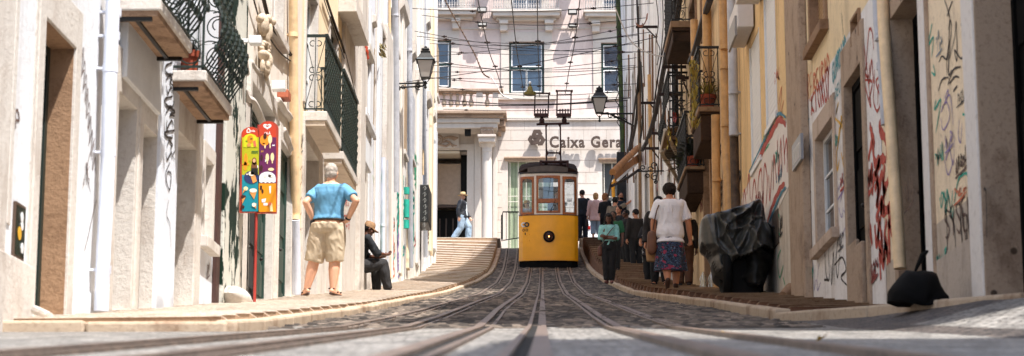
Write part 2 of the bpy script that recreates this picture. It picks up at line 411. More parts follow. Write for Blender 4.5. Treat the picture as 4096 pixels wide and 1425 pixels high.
# near road setts: worn pale stone, its tone also carrying the sunlit band
def sheet(name,pts_fn,y0,y1,dy,mat,off):
    mb=MB(); rows=[]; y=y0
    while y<=y1+1e-6: rows.append(pts_fn(y)); y+=dy
    V=[(x,yy,gz(x,yy)+off) for yy,r in rows for x in r]; n=len(rows[0][1])
    mb.add(V,[(j*n+i,j*n+i+1,(j+1)*n+i+1,(j+1)*n+i) for j in range(len(rows)-1) for i in range(n-1)])
    return struct(mb.build(name,mat,smooth=True,recalc=False))
PALE=setts('worn sunlit pale setts','#6a6660','#8d8982',.10,.9,'#4c4843')
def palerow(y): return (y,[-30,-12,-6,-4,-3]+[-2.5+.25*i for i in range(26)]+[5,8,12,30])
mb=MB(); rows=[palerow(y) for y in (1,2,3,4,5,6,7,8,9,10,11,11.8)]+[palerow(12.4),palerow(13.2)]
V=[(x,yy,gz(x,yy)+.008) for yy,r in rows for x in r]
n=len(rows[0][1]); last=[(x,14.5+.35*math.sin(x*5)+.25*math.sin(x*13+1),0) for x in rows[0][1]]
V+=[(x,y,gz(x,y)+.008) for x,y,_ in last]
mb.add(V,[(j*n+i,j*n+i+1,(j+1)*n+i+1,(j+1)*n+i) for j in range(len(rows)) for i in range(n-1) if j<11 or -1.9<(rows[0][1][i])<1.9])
struct(mb.build('crossing',PALE,smooth=True,recalc=False))  # sheet over the near road, drawn out to the sunlit band
# cobbled roadway between the kerbs : every sett is modelled
import numpy as np
def cobbles():
    nx,ny=150,1500; X=np.linspace(-1.0,1.0,nx); Yv=np.linspace(13.2,70,ny)
    kl=np.array([kerbL(v)+.01 for v in Yv]); kr=np.array([kerbR(v)-.01 for v in Yv]); rz=np.array([road(v) for v in Yv])
    rng=np.random.default_rng(3)
    x=kl[:,None]+(kr-kl)[:,None]*(X[None,:]+1)/2; y=np.repeat(Yv[:,None],nx,1)
    row=np.floor(y/.15).astype(int); fy=(y/.15)-row
    off=(row*.37)%1; cx=x/.10+off; col=np.floor(cx).astype(int); fx=cx-col
    R=rng.random((997,)); idx=(row*131+col*17)%997; r=R[idx]; r2=R[(idx*7+5)%997]
    prof=np.clip(np.minimum(np.minimum(fx,1-fx),np.minimum(fy,1-fy))*5,0,1)**.5
    z=rz[:,None]+.001+prof*(.004+.022*r)+.004*np.sin(x*3+y*.7)
    me=bpy.data.meshes.new('cobbles'); V=np.stack([x,y,z],-1).reshape(-1,3)
    i=np.arange(ny-1)[:,None]*nx+np.arange(nx-1)[None,:]; Fc=np.stack([i,i+1,i+nx+1,i+nx],-1).reshape(-1)
    me.vertices.add(len(V)); me.vertices.foreach_set('co',V.astype(np.float32).ravel()); me.loops.add(len(Fc)); me.loops.foreach_set('vertex_index',Fc.astype(np.int32)); nf=len(Fc)//4
    me.polygons.add(nf); me.polygons.foreach_set('loop_start',np.arange(0,nf*4,4,dtype=np.int32)); me.polygons.foreach_set('loop_total',np.full(nf,4,np.int32)); me.update(calc_edges=True)
    at=me.color_attributes.new('tone','FLOAT_COLOR','POINT'); t_=(.18+1.9*r2**1.6*(.25+.75*prof)).reshape(-1); at.data.foreach_set('color',np.stack([t_,t_,t_,np.ones_like(t_)],-1).astype(np.float32).ravel())
    m,nt,b=nmat('dark basalt setts'); A=nt.nodes.new('ShaderNodeAttribute'); A.attribute_name='tone'; n1=nt.nodes.new('ShaderNodeTexNoise'); g_=nt.nodes.new('ShaderNodeNewGeometry'); n1.inputs['Scale'].default_value=.9; n1.inputs['Detail'].default_value=8; nt.links.new(g_.outputs['Position'],n1.inputs['Vector'])
    cr=nt.nodes.new('ShaderNodeValToRGB'); e=cr.color_ramp.elements; e[0].position=.35; e[0].color=hexc('#39322c'); e[1].position=.65; e[1].color=hexc('#74685c'); nt.links.new(n1.outputs['Fac'],cr.inputs[0])
    mx=nt.nodes.new('ShaderNodeMix'); mx.data_type='RGBA'; mx.blend_type='MULTIPLY'; mx.inputs[0].default_value=1; nt.links.new(cr.outputs[0],mx.inputs[6]); nt.links.new(A.outputs['Color'],mx.inputs[7]); nt.links.new(mx.outputs[2],b.inputs['Base Color']); b.inputs['Roughness'].default_value=.75; b.inputs['Specular IOR Level'].default_value=.25
    me.materials.append(m); o=bpy.data.objects.new('road',me); COL.objects.link(o); struct(o)
cobbles()
# top street paving in front of the bank
sheet('cross_street',lambda y:(y,[-60,-20,-8,-4,-2,0,2,4,8,20,60]),74.2,78.4,.7,plain('asphalt','#4a4642',.85,bump=.6,var=.25),.006)
# -------- stepped pavements
CAPM=plaster('worn step edge stone','#e2d7c8','#a88c70',.6,3,.8,.45,.7)
TREADM=setts('step setts','#a39686','#c4b7a5',.08,.8,'#5a4b3c')
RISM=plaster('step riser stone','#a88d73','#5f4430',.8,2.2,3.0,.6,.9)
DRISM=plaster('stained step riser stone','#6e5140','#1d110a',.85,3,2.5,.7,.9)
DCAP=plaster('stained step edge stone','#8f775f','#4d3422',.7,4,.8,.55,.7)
OV=.008
def steps(name,prof,xin,xout,y0,y1,rise,mats,jit):
    P=prof; tr=[]; y=y0; z=interp(P,y0)
    mb=MB(); treads=[]
    rf=rise; zt=z+.02
    while y<y1:
        rise=interp(rf,y)
        # next y where profile rises one riser
        yy=y
        while interp(P,yy)<interp(P,y)+rise and yy<y1+3: yy+=.02
        treads.append((y,min(yy,y1),interp(P,y)+rise*.3)); y=yy
    zprev=z-.3
    for a,b,zt in treads:
        tl=interp(jit,a)
        xa,xb=xin(a),xin(b); o=xout
        cap=.28 if b-a>.5 else (b-a)*.6; vis=max(.012,(interp(P,b)/b-interp(P,a)/a)*a); nt_=min(.05,vis*.34)
        # riser
        mb.quad((xa,a,zprev-.35-tl),(o,a,zprev-.35),(o,a,zt-nt_*.9),(xa,a,zt-nt_*.9-tl),1); mb.quad((xa,a,zt-1.2),(xb,b,zt-1.2),(xb,b,zt-tl),(xa,a,zt-tl),1)
        # nosing slab slightly proud
        sgn=1
        xm=xin(a+cap)
        mb.hexa([(xa,a-OV,zt-nt_-tl),(o,a-OV,zt-nt_),(o,a+cap,zt-nt_),(xm,a+cap,zt-nt_-tl),(xa,a-OV,zt+.002-tl),(o,a-OV,zt+.002),(o,a+cap,zt+.002),(xm,a+cap,zt+.002-tl)],0)
        mb.quad((xm,a+cap,zt-tl),(o,a+cap,zt),(o,b,zt+.01),(xb,b,zt+.01-tl),2)
        zprev=zt
    ob=struct(mb.build(name,mats,recalc=False)); return treads
LT=steps('pavement_steps',LWALK,lambda y:kerbL(y)-.13,-4.6,12.2,72,[(12,.07),(24,.10),(34,.14),(46,.17),(60,.19)],[CAPM,RISM,TREADM],[(20,0),(45,.08),(62,.16),(70,.1),(72,0)])
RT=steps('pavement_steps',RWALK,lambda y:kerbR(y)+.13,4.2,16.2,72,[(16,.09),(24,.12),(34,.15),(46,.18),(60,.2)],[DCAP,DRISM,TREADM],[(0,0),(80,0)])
def stepz(tr,y):
    for a,b,z in tr:
        if a<=y<b: return z
    return tr[-1][2] if y>tr[-1][0] else tr[0][2]
ztop=max(LT[-1][2],RT[-1][2])
mb=MB()
for x0,x1 in ((-9,kerbL(72)-.02),(kerbR(72)+.02,9)): mb.box(x0,x1,72,74.2,9,ztop+.004)
struct(mb.build('pavement',TREADM))
mb=MB(); mb.box(-40,40,78.4,84,10,10.95); struct(mb.build('pavement',TREADM))
# kerbs made of individual stones
KERB=plaster('kerb stone','#b3a08a','#6d4f36',.8,2.5,.8,.5,.6)
def kerb(name,xf,wf,y0,y1,topf,side):
    mb=MB(); y=y0
    while y<y1:
        L=random.uniform(1.0,1.5); b=min(y+L,y1)
        x0a,x0b=xf(y),xf(b); g=.008; j=random.uniform(-.006,.006)
        za,zb=topf(y)+j,topf(b)+j
        x1a,x1b=x0a+side*.14,x0b+side*.14
        mb.hexa([(x0a+j*.5,y+g,road(y)-.3),(x1a,y+g,road(y)-.3),(x1b,b-g,road(b)-.3),(x0b+j*.5,b-g,road(b)-.3),(x0a+j*.5,y+g,za),(x1a,y+g,za),(x1b,b-g,zb),(x0b+j*.5,b-g,zb)])
        y=b
    return struct(mb.build(name,KERB,bevel=.018))
kerb('kerb',kerbL,.17,12.0,72,lambda y:road(y)+.08,-1)
kerb('kerb',kerbR,.17,16.2,72,lambda y:road(y)+.10,1)
# front kerbs across the foot of both pavements
mb=MB()
x=-1.9
while x>-6:
    L=random.uniform(.8,1.1); x2=x-L; mb.box(x2+.008,x,11.95,12.2,.6,1.285+random.uniform(-.006,.006)); x=x2
struct(mb.build('kerb',KERB,bevel=.018))
mb=MB(); mb.box(-6,kerbL(12)-.14,12.2,12.6,.6,1.275); struct(mb.build('pavement',TREADM))
mb=MB(); path=[(1.88,16.2),(2.05,15.3),(2.3,14.2),(2.6,13.2),(2.95,12.3),(3.5,11.0),(4.2,9.6)]
def ktop(y): return interp([(9,1.2),(12.3,1.49),(13.9,1.60),(16.2,1.80)],y)
for (xa,ya),(xb,yb) in zip(path,path[1:]):
    d=Vector((xb-xa,yb-ya,0)).normalized(); nx,ny=-d.y*.17,d.x*.17
    g=.006
    xa2,ya2,xb2,yb2=xa+d.x*g,ya+d.y*g,xb-d.x*g,yb-d.y*g
    mb.hexa([(xa2,ya2,.6),(xb2,yb2,.6),(xb2+nx,yb2+ny,.6),(xa2+nx,ya2+ny,.6),(xa2,ya2,ktop(ya)),(xb2,yb2,ktop(yb)),(xb2+nx,yb2+ny,ktop(yb)),(xa2+nx,ya2+ny,ktop(ya))])
struct(mb.build('kerb',KERB,bevel=.018))
mb=MB()
for (xa,ya),(xb,yb) in zip(path,path[1:]):
    mb.quad((xa+.1,ya,ktop(ya)-.015),(4.5,ya,ktop(ya)-.015),(4.5,yb,ktop(yb)-.015),(xb+.1,yb,ktop(yb)-.015))

struct(mb.build('pavement',plaster('stained paving','#8a6b50','#35231a',.8,5,1,.6,.8),recalc=False))
# -------- rails
RAILM=plain('worn rail steel','#705f52',.5,.3,var=.5,vscale=9,bump=.3,bscale=25)
SLOT=plain('rail groove','#040302',1)  # near black strip stands for the shaded depth of the uncut groove
def railpath(name,xf,wa,ws,wb,y1,label):
    t=thing(name,label,'rail',(xf(6),6,road(6)),'grooved tram rails set in the street')
    for nm,a,b,h,mt in (('rail_head',-ws/2-wa,-ws/2,.030,RAILM),('groove',-ws/2-.004,ws/2+.004,.018,SLOT),('guard_lip',ws/2,ws/2+wb,.023,RAILM)):
        mb=MB(); rings=[]; y=-2
        while y<=y1:
            x=xf(y); z=gz(x,y); rings.append([(x+a,y,z-.03),(x+b,y,z-.03),(x+b,y,z+h),(x+a,y,z+h)]); y+=1.0
        mb.loft(rings); mb.build(nm,mt,t)
rx={'A':lambda y:interp([(5,-1.36),(20,-1.2),(73,-1.27)],y),'B':lambda y:interp([(5,-.86),(20,-.84),(73,-.88)],y),'C':lambda y:interp([(5,-.31),(20,-.42),(73,-.4)],y),
    'D':lambda y:-.055,'E':lambda y:.45,'F':lambda y:interp([(5,.86),(73,.85)],y)}
for k,lab,fl in (('A','outermost left grooved steel rail, nearest the sunny pavement',0),('B','second steel rail from the left with a thick head',0),('C','third steel rail from the left, just left of the middle',0),('D','dark slotted steel rail running down the very middle',1),('E','steel rail just right of the middle slot, under the tram',1),('F','outermost right steel rail nearest the shaded pavement',1)):
    w1,w2=(.058,.026) if not fl else (.026,.058)
    railpath('tram_rail',rx[k],w1,.04,w2,74.5,lab)
# ================================================================== LEFT ROW
PL=Plane('L',-3.3)
def LW(y): return interp(LWALK,y) if y>12 else 1.2
def RW(y): return interp(RWALK,y) if y>14 else 1.5
def opn(P,xn,xf,yt,yb=None,ymid=700):
    u0,u1=sorted((P.u(xn,ymid),P.u(xf,ymid))); zt=P.z(xf,yt) if P.k!='F' else P.z(xf,yt)
    zb=P.z(xf,yb) if yb is not None else (LW(u0) if P.k=='L' else RW(u0))
    return u0,u1,zb,zt
WHT=plaster('cool white plaster','#d3d6d9','#8d7663',.5,1.5,.08,.3,.5,spots=('#6a4c38',1.7,.035))
WHT2=plaster('bright white paint wall','#d0d5dd','#a08c78',.45,1.6,.07,.25,.4)
CRM=plaster('cream plaster','#dcd6cc','#a58868',.45,1.4,.12,.3,.5)
YEL=plaster('pale yellow plaster','#e8d6b6','#b98a5c',.3,1.4,.12,.25,.4)
OCH=plaster('ochre plaster','#d6bb94','#7d5230',.75,2.6,.05,.4,.6)
PALEY=plaster('ivory plaster','#e0ddd8','#a58e78',.45,1.6,.08,.3,.5)
ink=plain('black marker ink','#251d1a',.7); ink2=plain('brown marker ink','#5a4238',.7)
redp=plain('red spray paint','#a8331f',.7,var=.2); tealp=plain('teal spray paint','#179a86',.7,var=.2); bluep=plain('blue spray paint','#35607c',.7); yelp=plain('yellow spray paint','#c9961c',.7); purp=plain('purple marker','#8c7aa8',.7)
orgp=plain('faded orange marker','#c2643c',.7); whitep=plain('white spray paint','#d8cfc6',.7); dkredp=plain('dark red spray paint','#7c1f17',.7); greenp=plain('green spray paint','#2c8a63',.7)
# ---- building 1
B1=thing('plaster_building','white plastered building at the left edge with a small dark picture panel','building',(-3.3,13,LW(13)),'buildings along the left pavement')
d1=opn(PL,148,278,168)
P=PL
wall(P,'wall',B1,9.5,P.u(418),.6,15.5,[(d1[0],d1[1],d1[2]-.3,d1[3],.24)],WHT)
surround(P,B1,*(d1[0],d1[1],d1[2]-.3,d1[3]),.24,.15,STONE,lint=.28,proud=.02); reveal(P,B1,d1[0],d1[1],d1[2]-.3,d1[3],.24,BSTONE)
door(P,B1,d1[0],d1[1],d1[2]-.1,d1[3],.24,plain('dark green door','#12201a',.5))
mb=MB(); P.box(mb,9.5,d1[0]-.18,.6,P.z(130,1080),-.05,0); mb.build('plinth',STONE,B1,bevel=.01)
mb=MB(); P.box(mb,P.u(300),P.u(418),.6,1.65+.1,-.02,0); mb.build('plinth',WHT,B1)
# pilaster strips left of door
mb=MB(); P.box(mb,9.5,P.u(8),1.3,15.2,-.04,0); P.box(mb,P.u(30),P.u(44),1.9,15.2,-.012,0); mb.build('pilaster',STONE,B1,bevel=.008)
mb=MB(); P.box(mb,P.u(116),P.u(126),P.z(116,1090),15.2,-.01,0); mb.build('wall_moulding',STONE,B1)
# picture panel
mb=MB(); u0,u1=P.u(50,900),P.u(87,900); z0,z1=P.z(70,1035),P.z(70,822); P.box(mb,u0-.01,u1+.01,z0-.01,z1+.01,-.02,0); o=mb.build('picture_panel',plain('panel frame','#4d3a2c',.6),B1)
mb=MB(); P.box(mb,u0+.005,u1-.005,z0+.01,z1-.01,-.024,-.02); mb.build('panel_face',plain('dark green glazed tile','#10251c',.2,var=.7,vscale=14),o)
mb=MB()
for (fx,fz,s,k) in ((.55,.78,.035,0),(.6,.62,.03,0),(.35,.45,.045,1),(.7,.2,.035,0)):
    mb.lathe(P.T(u0+(u1-u0)*fx,z0+(z1-z0)*fz,-.026),[(s,0),(s,.002),(.001,.003)],8,k,'x')
mb.build('panel_spot',[WHITEP,yelp],o)
mb=MB(); scrawl(mb,P,[(28,500),(30,440),(38,455),(40,530),(36,545)],.02); scrawl(mb,P,[(40,455),(50,440),(57,445),(55,480)],.02); scrawl(mb,P,[(44,470),(60,465)],.02); scrawl(mb,P,[(62,440),(70,445),(75,480),(62,480)],.02); scrawl(mb,P,[(60,440),(60,515)],.02)
for q in range(9):
    x=318+q*6; y=200+q*55
    scrawl(mb,P,[(x-6+random.uniform(-4,4),y),(x+6,y-40+random.uniform(-20,20)),(x+2,y+40),(x+14,y-10),(x+16,y+55)],.012)
scrawl(mb,P,[(378,552),(352,640),(348,700),(362,780)],.012); scrawl(mb,P,[(385,800),(365,880),(350,950),(335,1005)],.014)
mb.build('graffiti',ink2,B1,recalc=False)
# drainpipe white
def pipe(P,parent,pts,r,mat,joints=(),d=None,name='downpipe',n=12,label=None):
    mb=MB(); d=d if d is not None else -(r+.03)
    Q=[P.T(*P.px(x,y,d),d) for x,y in pts]
    mb.tube(Q,r,n); 
    for jx,jy in joints:
        u,z=P.px(jx,jy,d); mb.tube([P.T(u,z-.03,d),P.T(u,z+.03,d)],r*1.08,n)
        P.box(mb,u-r*.5,u+r*.5,z-.008,z+.008,d+r*.3,0)
    o=mb.build(name,mat,parent,smooth=True)
    if label: o['label']=label
    return o
PIPEW=plain('white painted pipe','#cdd2de',.5,var=.08,bump=.1,bscale=15)
PIPEY=plain('ochre painted pipe','#c0935c',.5,var=.25,vscale=5,bump=.15,bscale=15)
PIPEC=plain('cream painted pipe','#e6c79c',.5,var=.2,vscale=5,bump=.15,bscale=15)
PIPEG=plain('grey painted pipe','#b3b5bb',.5,var=.15,vscale=5,bump=.15,bscale=15)
pipe(P,B1,[(455,-60),(446,150),(440,300),(433,600),(425,800),(414,1000),(405,1245)],.054,PIPEW,[(455,50),(449,145),(441,275),(433,610),(414,1080)],d=-.1)
# ---- building 2
B2=thing('plaster_building','white painted shop building with stone doorways under two iron balconies','building',(-3.3,17,LW(17)),'buildings along the left pavement')
u0=P.u(418);u1=P.u(957)
dA=opn(P,450,527,425); dB=opn(P,555,613,540); dC=opn(P,694,772,593); wE=opn(P,808,842,655,985,800)
dU=(13.9,15.9,P.z(640,190)+.0,7.2)   # upper french windows behind balconies
fA=(P.u(500,200)-0.1,P.u(590,200),P.z(598,180)+.18,9.5)
fB=(P.u(700,200),P.u(785,200),P.z(790,400)+.2,9.5)
ops=[(dA[0],dA[1],dA[2]-.3,dA[3],.2),(dB[0],dB[1],dB[2]-.3,dB[3],.16),(dC[0],dC[1],dC[2]-.3,dC[3],.24),(wE[0],wE[1],wE[2],wE[3],.12),(17.6,18.5,5.0,7.4,.15)]
wall(P,'wall',B2,u0,u1,.9,16.5,ops,WHT2)
for o_ in ops[:3]: surround(P,B2,o_[0],o_[1],o_[2],o_[3],o_[4],.13,STONE if o_[4]!=.24 else STONE,lint=.34)
for o_ in ops[:3]: door(P,B2,o_[0],o_[1],o_[2]+.2,o_[3],o_[4],plain('dark brown door','#22160f',.6))
surround(P,B2,*ops[3][:4],.12,.09,STONE,sill=True,lint=.14); window(P,B2,*ops[3][:4],.12,WHITEP,GLASSD,1,3,.04)
window(P,B2,*ops[4][:4],.15,WHITEP,GLASSD,2,3,.05,name='balcony_window')
# boxed fascia above the first two doors, white pilaster
FASC=plain('grey white fascia','#c3c4c4',.7,bump=.2,var=.06)
mb=MB(); P.box(mb,P.u(478,150),P.u(617,300),P.z(617,466),P.z(617,466)+1.35,-.07,0); P.box(mb,P.u(478,150),P.u(617,300),P.z(617,466)+.62,P.z(617,466)+.65,-.085,-.07); mb.build('fascia_panel',FASC,B2,bevel=.008)
mb=MB(); P.box(mb,P.u(612),P.u(683),.9,15,-.06,0); mb.build('pilaster',WHT2,B2,bevel=.01)
mb=MB(); P.box(mb,P.u(527,500)+.14,P.u(553,500)-.13,1,dB[3]+.4,-.04,0); P.box(mb,P.u(772),P.u(796),1.2,dC[3]+.6,-.035,0); mb.build('stone_pier',STONE,B2,bevel=.008)
# dark green peeling end pilaster
PEEL=plaster('peeling green pilaster','#10261c','#0a120d',.6,2.5,.5,.4,1.0,patch=('#c6c5bb',.475,2.1))
mb=MB(); P.box(mb,P.u(872),P.u(950),1.9,9.0,-.075,0); mb.build('green_pilaster',PEEL,B2,bevel=.008)
mb=MB(); P.box(mb,P.u(859),P.u(871),2.1,9.0,-.045,0); mb.build('brown_strip',plain('red brown wood','#3d2118',.7,var=.3),B2)
mb=MB()
for y0 in range(9):
    y=270+y0*44; c=648
    q_=lambda a,b:(c+a*random.uniform(.7,1.5)+random.uniform(-4,4),y+b*random.uniform(.6,1.3)); scrawl(mb,P,[q_(-14,8),q_(0,-14),q_(14,2),q_(2,14),q_(12,26)] if y0%3==1 else ([q_(-12,-16),q_(-8,22),q_(4,-10),q_(12,20)] if y0%3 else [q_(12,-16),q_(-12,-4),q_(-10,18),q_(10,22),q_(14,4)]),.026,-.066)
scrawl(mb,P,[(650,650),(632,700),(648,760),(655,700),(640,690),(634,730)],.02,-.066); scrawl(mb,P,[(668,560),(672,600),(660,620),(670,640)],.012,-.066); scrawl(mb,P,[(645,800),(636,860),(650,900),(655,1000)],.012,-.066)
mb.build('graffiti',ink,B2,recalc=False)
# boulder guard stone
mb=MB(); mb.ball((-3.2,20.6,LW(20.6)+.06),(.17,.55,.12),14,8); o=mb.build('guard_stone',STONE,None,smooth=True); tag(o,'rounded pale guard stone at the foot of the peeling green pilaster','stone')
# ---- balconies
SOFF=plaster('rusty stained balcony underside','#9a7f68','#4d3424',.9,3.5,1,.7,.9)
def rail_front(mb,P,ua,ub,z0,h,dout,belly=0,step=.11,dense=1):
    n=max(2,int((ub-ua)/step))
    for i in range(n+1):
        u=ua+(ub-ua)*i/n; pts=[]
        for k in range(9):
            t=k/8; d=dout-(belly*math.sin(math.pi*min(1,t/.62))**1.0 if belly and t<.62 else 0)
            pts.append(P.T(u,z0+.04+(h-.06)*t,d))
        mb.tube(pts,.008,5)
        if dense:
            for k in range(1+dense*3):
                t=.14+.8*(k+(i%2)*.5)/(1+dense*3); t=min(t,.95)
                d=dout-(belly*math.sin(math.pi*min(1,t/.62)) if belly and t<.62 else 0)
                x,y,z=P.T(u,z0+.04+(h-.06)*t,d); mb.ball((x,y,z),(.022,.03,.045),6,4)
                if i<n: 
                    x2,y2,z2=P.T(u+(ub-ua)/n*.5,z0+.06+(h-.06)*t,d); mb.ball((x2,y2,z2),(.012,.03,.03),5,4)
    P.box(mb,ua-.02,ub+.02,z0+h-.02,z0+h+.025,dout-.025,dout+.02); P.box(mb,ua-.02,ub+.02,z0+.03,z0+.05,dout-.012,dout+.012)
    P.box(mb,ua,ub,z0+h*.86,z0+h*.875,dout-.008,dout+.008)
def ring(mb,P,u,z,d,r,plane='side',a0=0,a1=2*math.pi,tr=.007,n=14):
    pts=[]
    for k in range(n+1):
        a=a0+(a1-a0)*k/n
        pts.append(P.T(u,z+r*math.sin(a),d+r*math.cos(a)))
    mb.tube(pts,tr,5)
def rail_side(mb,P,u,z0,h,dw,dout,style=0):
    # dw wall depth(0) dout negative
    P.box(mb,u-.015,u+.015,z0+h-.02,z0+h+.02,dout,dw); P.box(mb,u-.01,u+.01,z0+.03,z0+.05,dout,dw)
    w=abs(dout-dw); c=(dw+dout)/2
    if style==0:
        for k in range(4):
            zc=z0+h*(.14+.24*k); ring(mb,P,u,zc,c-w*.12,h*.085,a0=-2.2,a1=2.4); ring(mb,P,u,zc+.02,c-w*.12,h*.045,a0=-1,a1=3.4); ring(mb,P,u,zc,c+w*.1,h*.13,a0=1.2,a1=4.6)
        mb.tube([P.T(u,z0,c+w*.45),P.T(u,z0+h,c+w*.45)],.006,5); mb.tube([P.T(u,z0,dout+.01),P.T(u,z0+h,dout+.01)],.012,5)
    else:
        mb.tube([P.T(u,z0+.05,c),P.T(u,z0+h,c)],.006,5)
        for s in (-1,1):
            for k,zz in ((0,.1),(1,.45),(2,.55),(3,.9)): ring(mb,P,u,z0+h*zz,c+s*w*.14,w*.13,a0=-2 if s>0 else 1.2,a1=2.3 if s>0 else 5.4)
            mb.tube([P.T(u,z0+.06,c+s*w*.45),P.T(u,z0+h*.5,c+s*w*.05),P.T(u,z0+h*.95,c+s*w*.45)],.005,4)
        for d in (dout+.01,dw-.02): mb.tube([P.T(u,z0,d),P.T(u,z0+h,d)],.009,5)
def balcony(P,B,ua,ub,zs,th,dout,h,label,belly=0,step=.11,dense=1,style=0,smat=None,rmat=None,beams=True,soff=None,nest=None):
    b=MB(); P.box(b,ua,ub,zs,zs+th,-dout,0); P.box(b,ua-.02,ub+.02,zs+th-.035,zs+th,-dout-.02,0)
    sl=b.build('balcony',soff or SOFF,B,bevel=.006); sl['label']=label
    c=MB(); P.box(c,ua-.022,ub+.022,zs+th*.35,zs+th+.004,-dout-.024,.01); c.build('slab_edge',smat or STONE,sl,bevel=.01)
    if beams:
        q=MB()
        P.box(q,ua+.01,ua+.05,zs-.03,zs+.004,-dout*.85,0); P.box(q,ub-.05,ub-.01,zs-.03,zs+.004,-dout*.85,0); P.box(q,ua+.05,ub-.05,zs-.02,zs+.004,-dout*.45-.02,-dout*.45+.01)
        q.build('iron_beam',IRON,sl)
    r=MB(); rail_front(r,P,ua,ub,zs+th,h,-dout+.0,belly,step,dense)
    rail_side(r,P,ua,zs+th,h,0,-dout,style); rail_side(r,P,ub,zs+th,h,0,-dout,style)
    r.build('railing',rmat or GIRON,sl)
    return sl
# A : slab far end x 598..744 y233 ; B
PO=Plane('L',-2.98)
zA=P.z(598,233); uA1=P.u(598,233); 
balcony(P,B2,14.95,uA1,zA,.13,.33,1.15,'near balcony with bulging bars, cut by the top of the picture',belly=.16,step=.1)
uB0=PO.u(809,340);uB1=PO.u(912,495); zB=P.z(790,499)
balcony(P,B2,uB0,uB1,zB,.14,.33,1.25,'balcony with bulging dark green bars and flower pots',belly=.16,step=.1,dense=2)
def pot(name,x,y,z,r,h,label,group=None,plant=None):
    t=thing(name,label,'flower pot',(x,y,z),group)
    mb=MB(); mb.lathe((x,y,z),[(r*.68,0),(r*.9,h*.72),(r*1.05,h*.72),(r*1.08,h),(r*.95,h),(r*.9,h*.86),(.005,h*.85)],14); mb.build('pot',TERRA,t,smooth=True)
    if plant:
        mb=MB(); rnd=random.Random(int(y*100))
        for k in range(plant[0]):
            a=rnd.uniform(0,6.28); l=rnd.uniform(.4,1)*plant[1]; el=rnd.uniform(.3,1.4)
            p0=Vector((x,y,z+h*.85)); d=Vector((math.cos(a)*math.cos(el),math.sin(a)*math.cos(el),math.sin(el)))
            p1=p0+d*l*.6; p2=p0+d*l+Vector((math.cos(a),math.sin(a),-1.1))*l*.25; s=Vector((-math.sin(a),math.cos(a),0))*plant[2]
            mb.add([p0-s*.6,p0+s*.6,p1+s,p1-s,p2],[(0,1,2,3),(3,2,4)])
        mb.build('leaves',plant[3],t,recalc=False)
    return t
LEAF=plain('dull green leaf','#3d4a1f',.6,var=.5,vscale=15); LEAFY=plain('yellow green leaf','#8b7a2a',.6,var=.4,vscale=15); LEAFD=plain('dark leaf','#1c2413',.6,var=.5,vscale=15)
pot('flower_pot',-3.12,uB0+.16,zB+.145,.085,.21,'terracotta pot nearest the front corner of the second balcony','pots on the left balcony',(26,.22,.012,LEAFD))
pot('flower_pot',-3.2,uB0+.42,zB+.145,.085,.2,'terracotta pot standing behind the corner pot on the left balcony','pots on the left balcony',(18,.2,.012,LEAFD))
# ---- building 3 : portal
B3=thing('portal_building','cream building with a carved baroque stone portal, mask keystone and dark green doors','building',(-3.3,23,LW(23)),'buildings along the left pavement')
dP=opn(P,984,1082,640); dQ=opn(P,1106,1157,720)
ops=[(dP[0],dP[1],dP[2]-.3,dP[3]+.55,.12),(dQ[0],dQ[1],dQ[2]-.3,dQ[3]+.3,.10),(P.u(1085,40),P.u(1125,40),P.z(1110,150),P.z(1110,150)+1.6,.15)]
wall(P,'wall',B3,u1,P.u(1196),1.6,18,ops,CRM)
for o_ in ops[:2]: surround(P,B3,*o_[:4],o_[4],.12 if o_ is ops[0] else .06,STONE,lint=.2,proud=.05)
gd=plain('green louvred door','#16352b',.5,var=.3)
door(P,B3,ops[0][0],ops[0][0]+(ops[0][1]-ops[0][0])*.62,ops[0][2],ops[0][3]-.75,.12,BLACK,4); door(P,B3,ops[0][0]+(ops[0][1]-ops[0][0])*.62,ops[0][1],ops[0][2],ops[0][3]-.75,.12,gd,4); door(P,B3,ops[1][0],ops[1][1],ops[1][2],ops[1][3],.10,gd,4)  # first leaf is black to paint the dark inside of the open doorway
mb=MB()
for k in range(9): 
    z=ops[0][3]-.7+k*.072; mb.hexa([P.T(ops[0][0]+.05,z,.05),P.T(ops[0][1]-.05,z,.05),P.T(ops[0][1]-.05,z+.03,.10),P.T(ops[0][0]+.05,z+.03,.10),P.T(ops[0][0]+.05,z+.02,.05),P.T(ops[0][1]-.05,z+.02,.05),P.T(ops[0][1]-.05,z+.05,.10),P.T(ops[0][0]+.05,z+.05,.10)])
mb.build('louvre',gd,B3)
surround(P,B3,*ops[2][:4],.15,.14,STONE,sill=True); window(P,B3,*ops[2][:4],.15,WHITEP,GLASSD,2,2)
# portal carving: arch mouldings, volutes, mask, broken scroll pediment
def arch(mb,P,pts,w,d0,d1):
    Q=spline([(a,b,0) for a,b in pts]); 
    rings=[]
    for i,q in enumerate(Q):
        t=(Q[min(i+1,len(Q)-1)]-Q[max(i-1,0)]).normalized(); nn=Vector((-t.y,t.x,0))*w/2
        a=q+nn;b=q-nn; rings.append([P.T(a.x,a.y,d0),P.T(b.x,b.y,d0),P.T(b.x,b.y,d1*.6),P.T((q).x,(q).y,d1),P.T(a.x,a.y,d1*.8)])
    mb.loft(rings)
mb=MB()
arch(mb,P,[P.px(*q) for q in [(960,360),(975,395),(1000,410),(1030,470),(1055,540),(1085,590)]],.08,0,-.08)
arch(mb,P,[P.px(*q) for q in [(990,250),(1015,285),(1045,290),(1060,350),(1078,430),(1100,500)]],.06,0,-.07)
arch(mb,P,[P.px(*q) for q in [(1100,400),(1125,440),(1148,470),(1165,530)]],.07,0,-.08)
arch(mb,P,[P.px(*q) for q in [(1118,520),(1135,560),(1148,600)]],.08,0,-.09)
arch(mb,P,[P.px(*q) for q in [(955,200),(965,230),(975,300)]],.07,0,-.07)
P.box(mb,P.u(960),P.u(984),2.2,P.z(975,360),-.05,0)
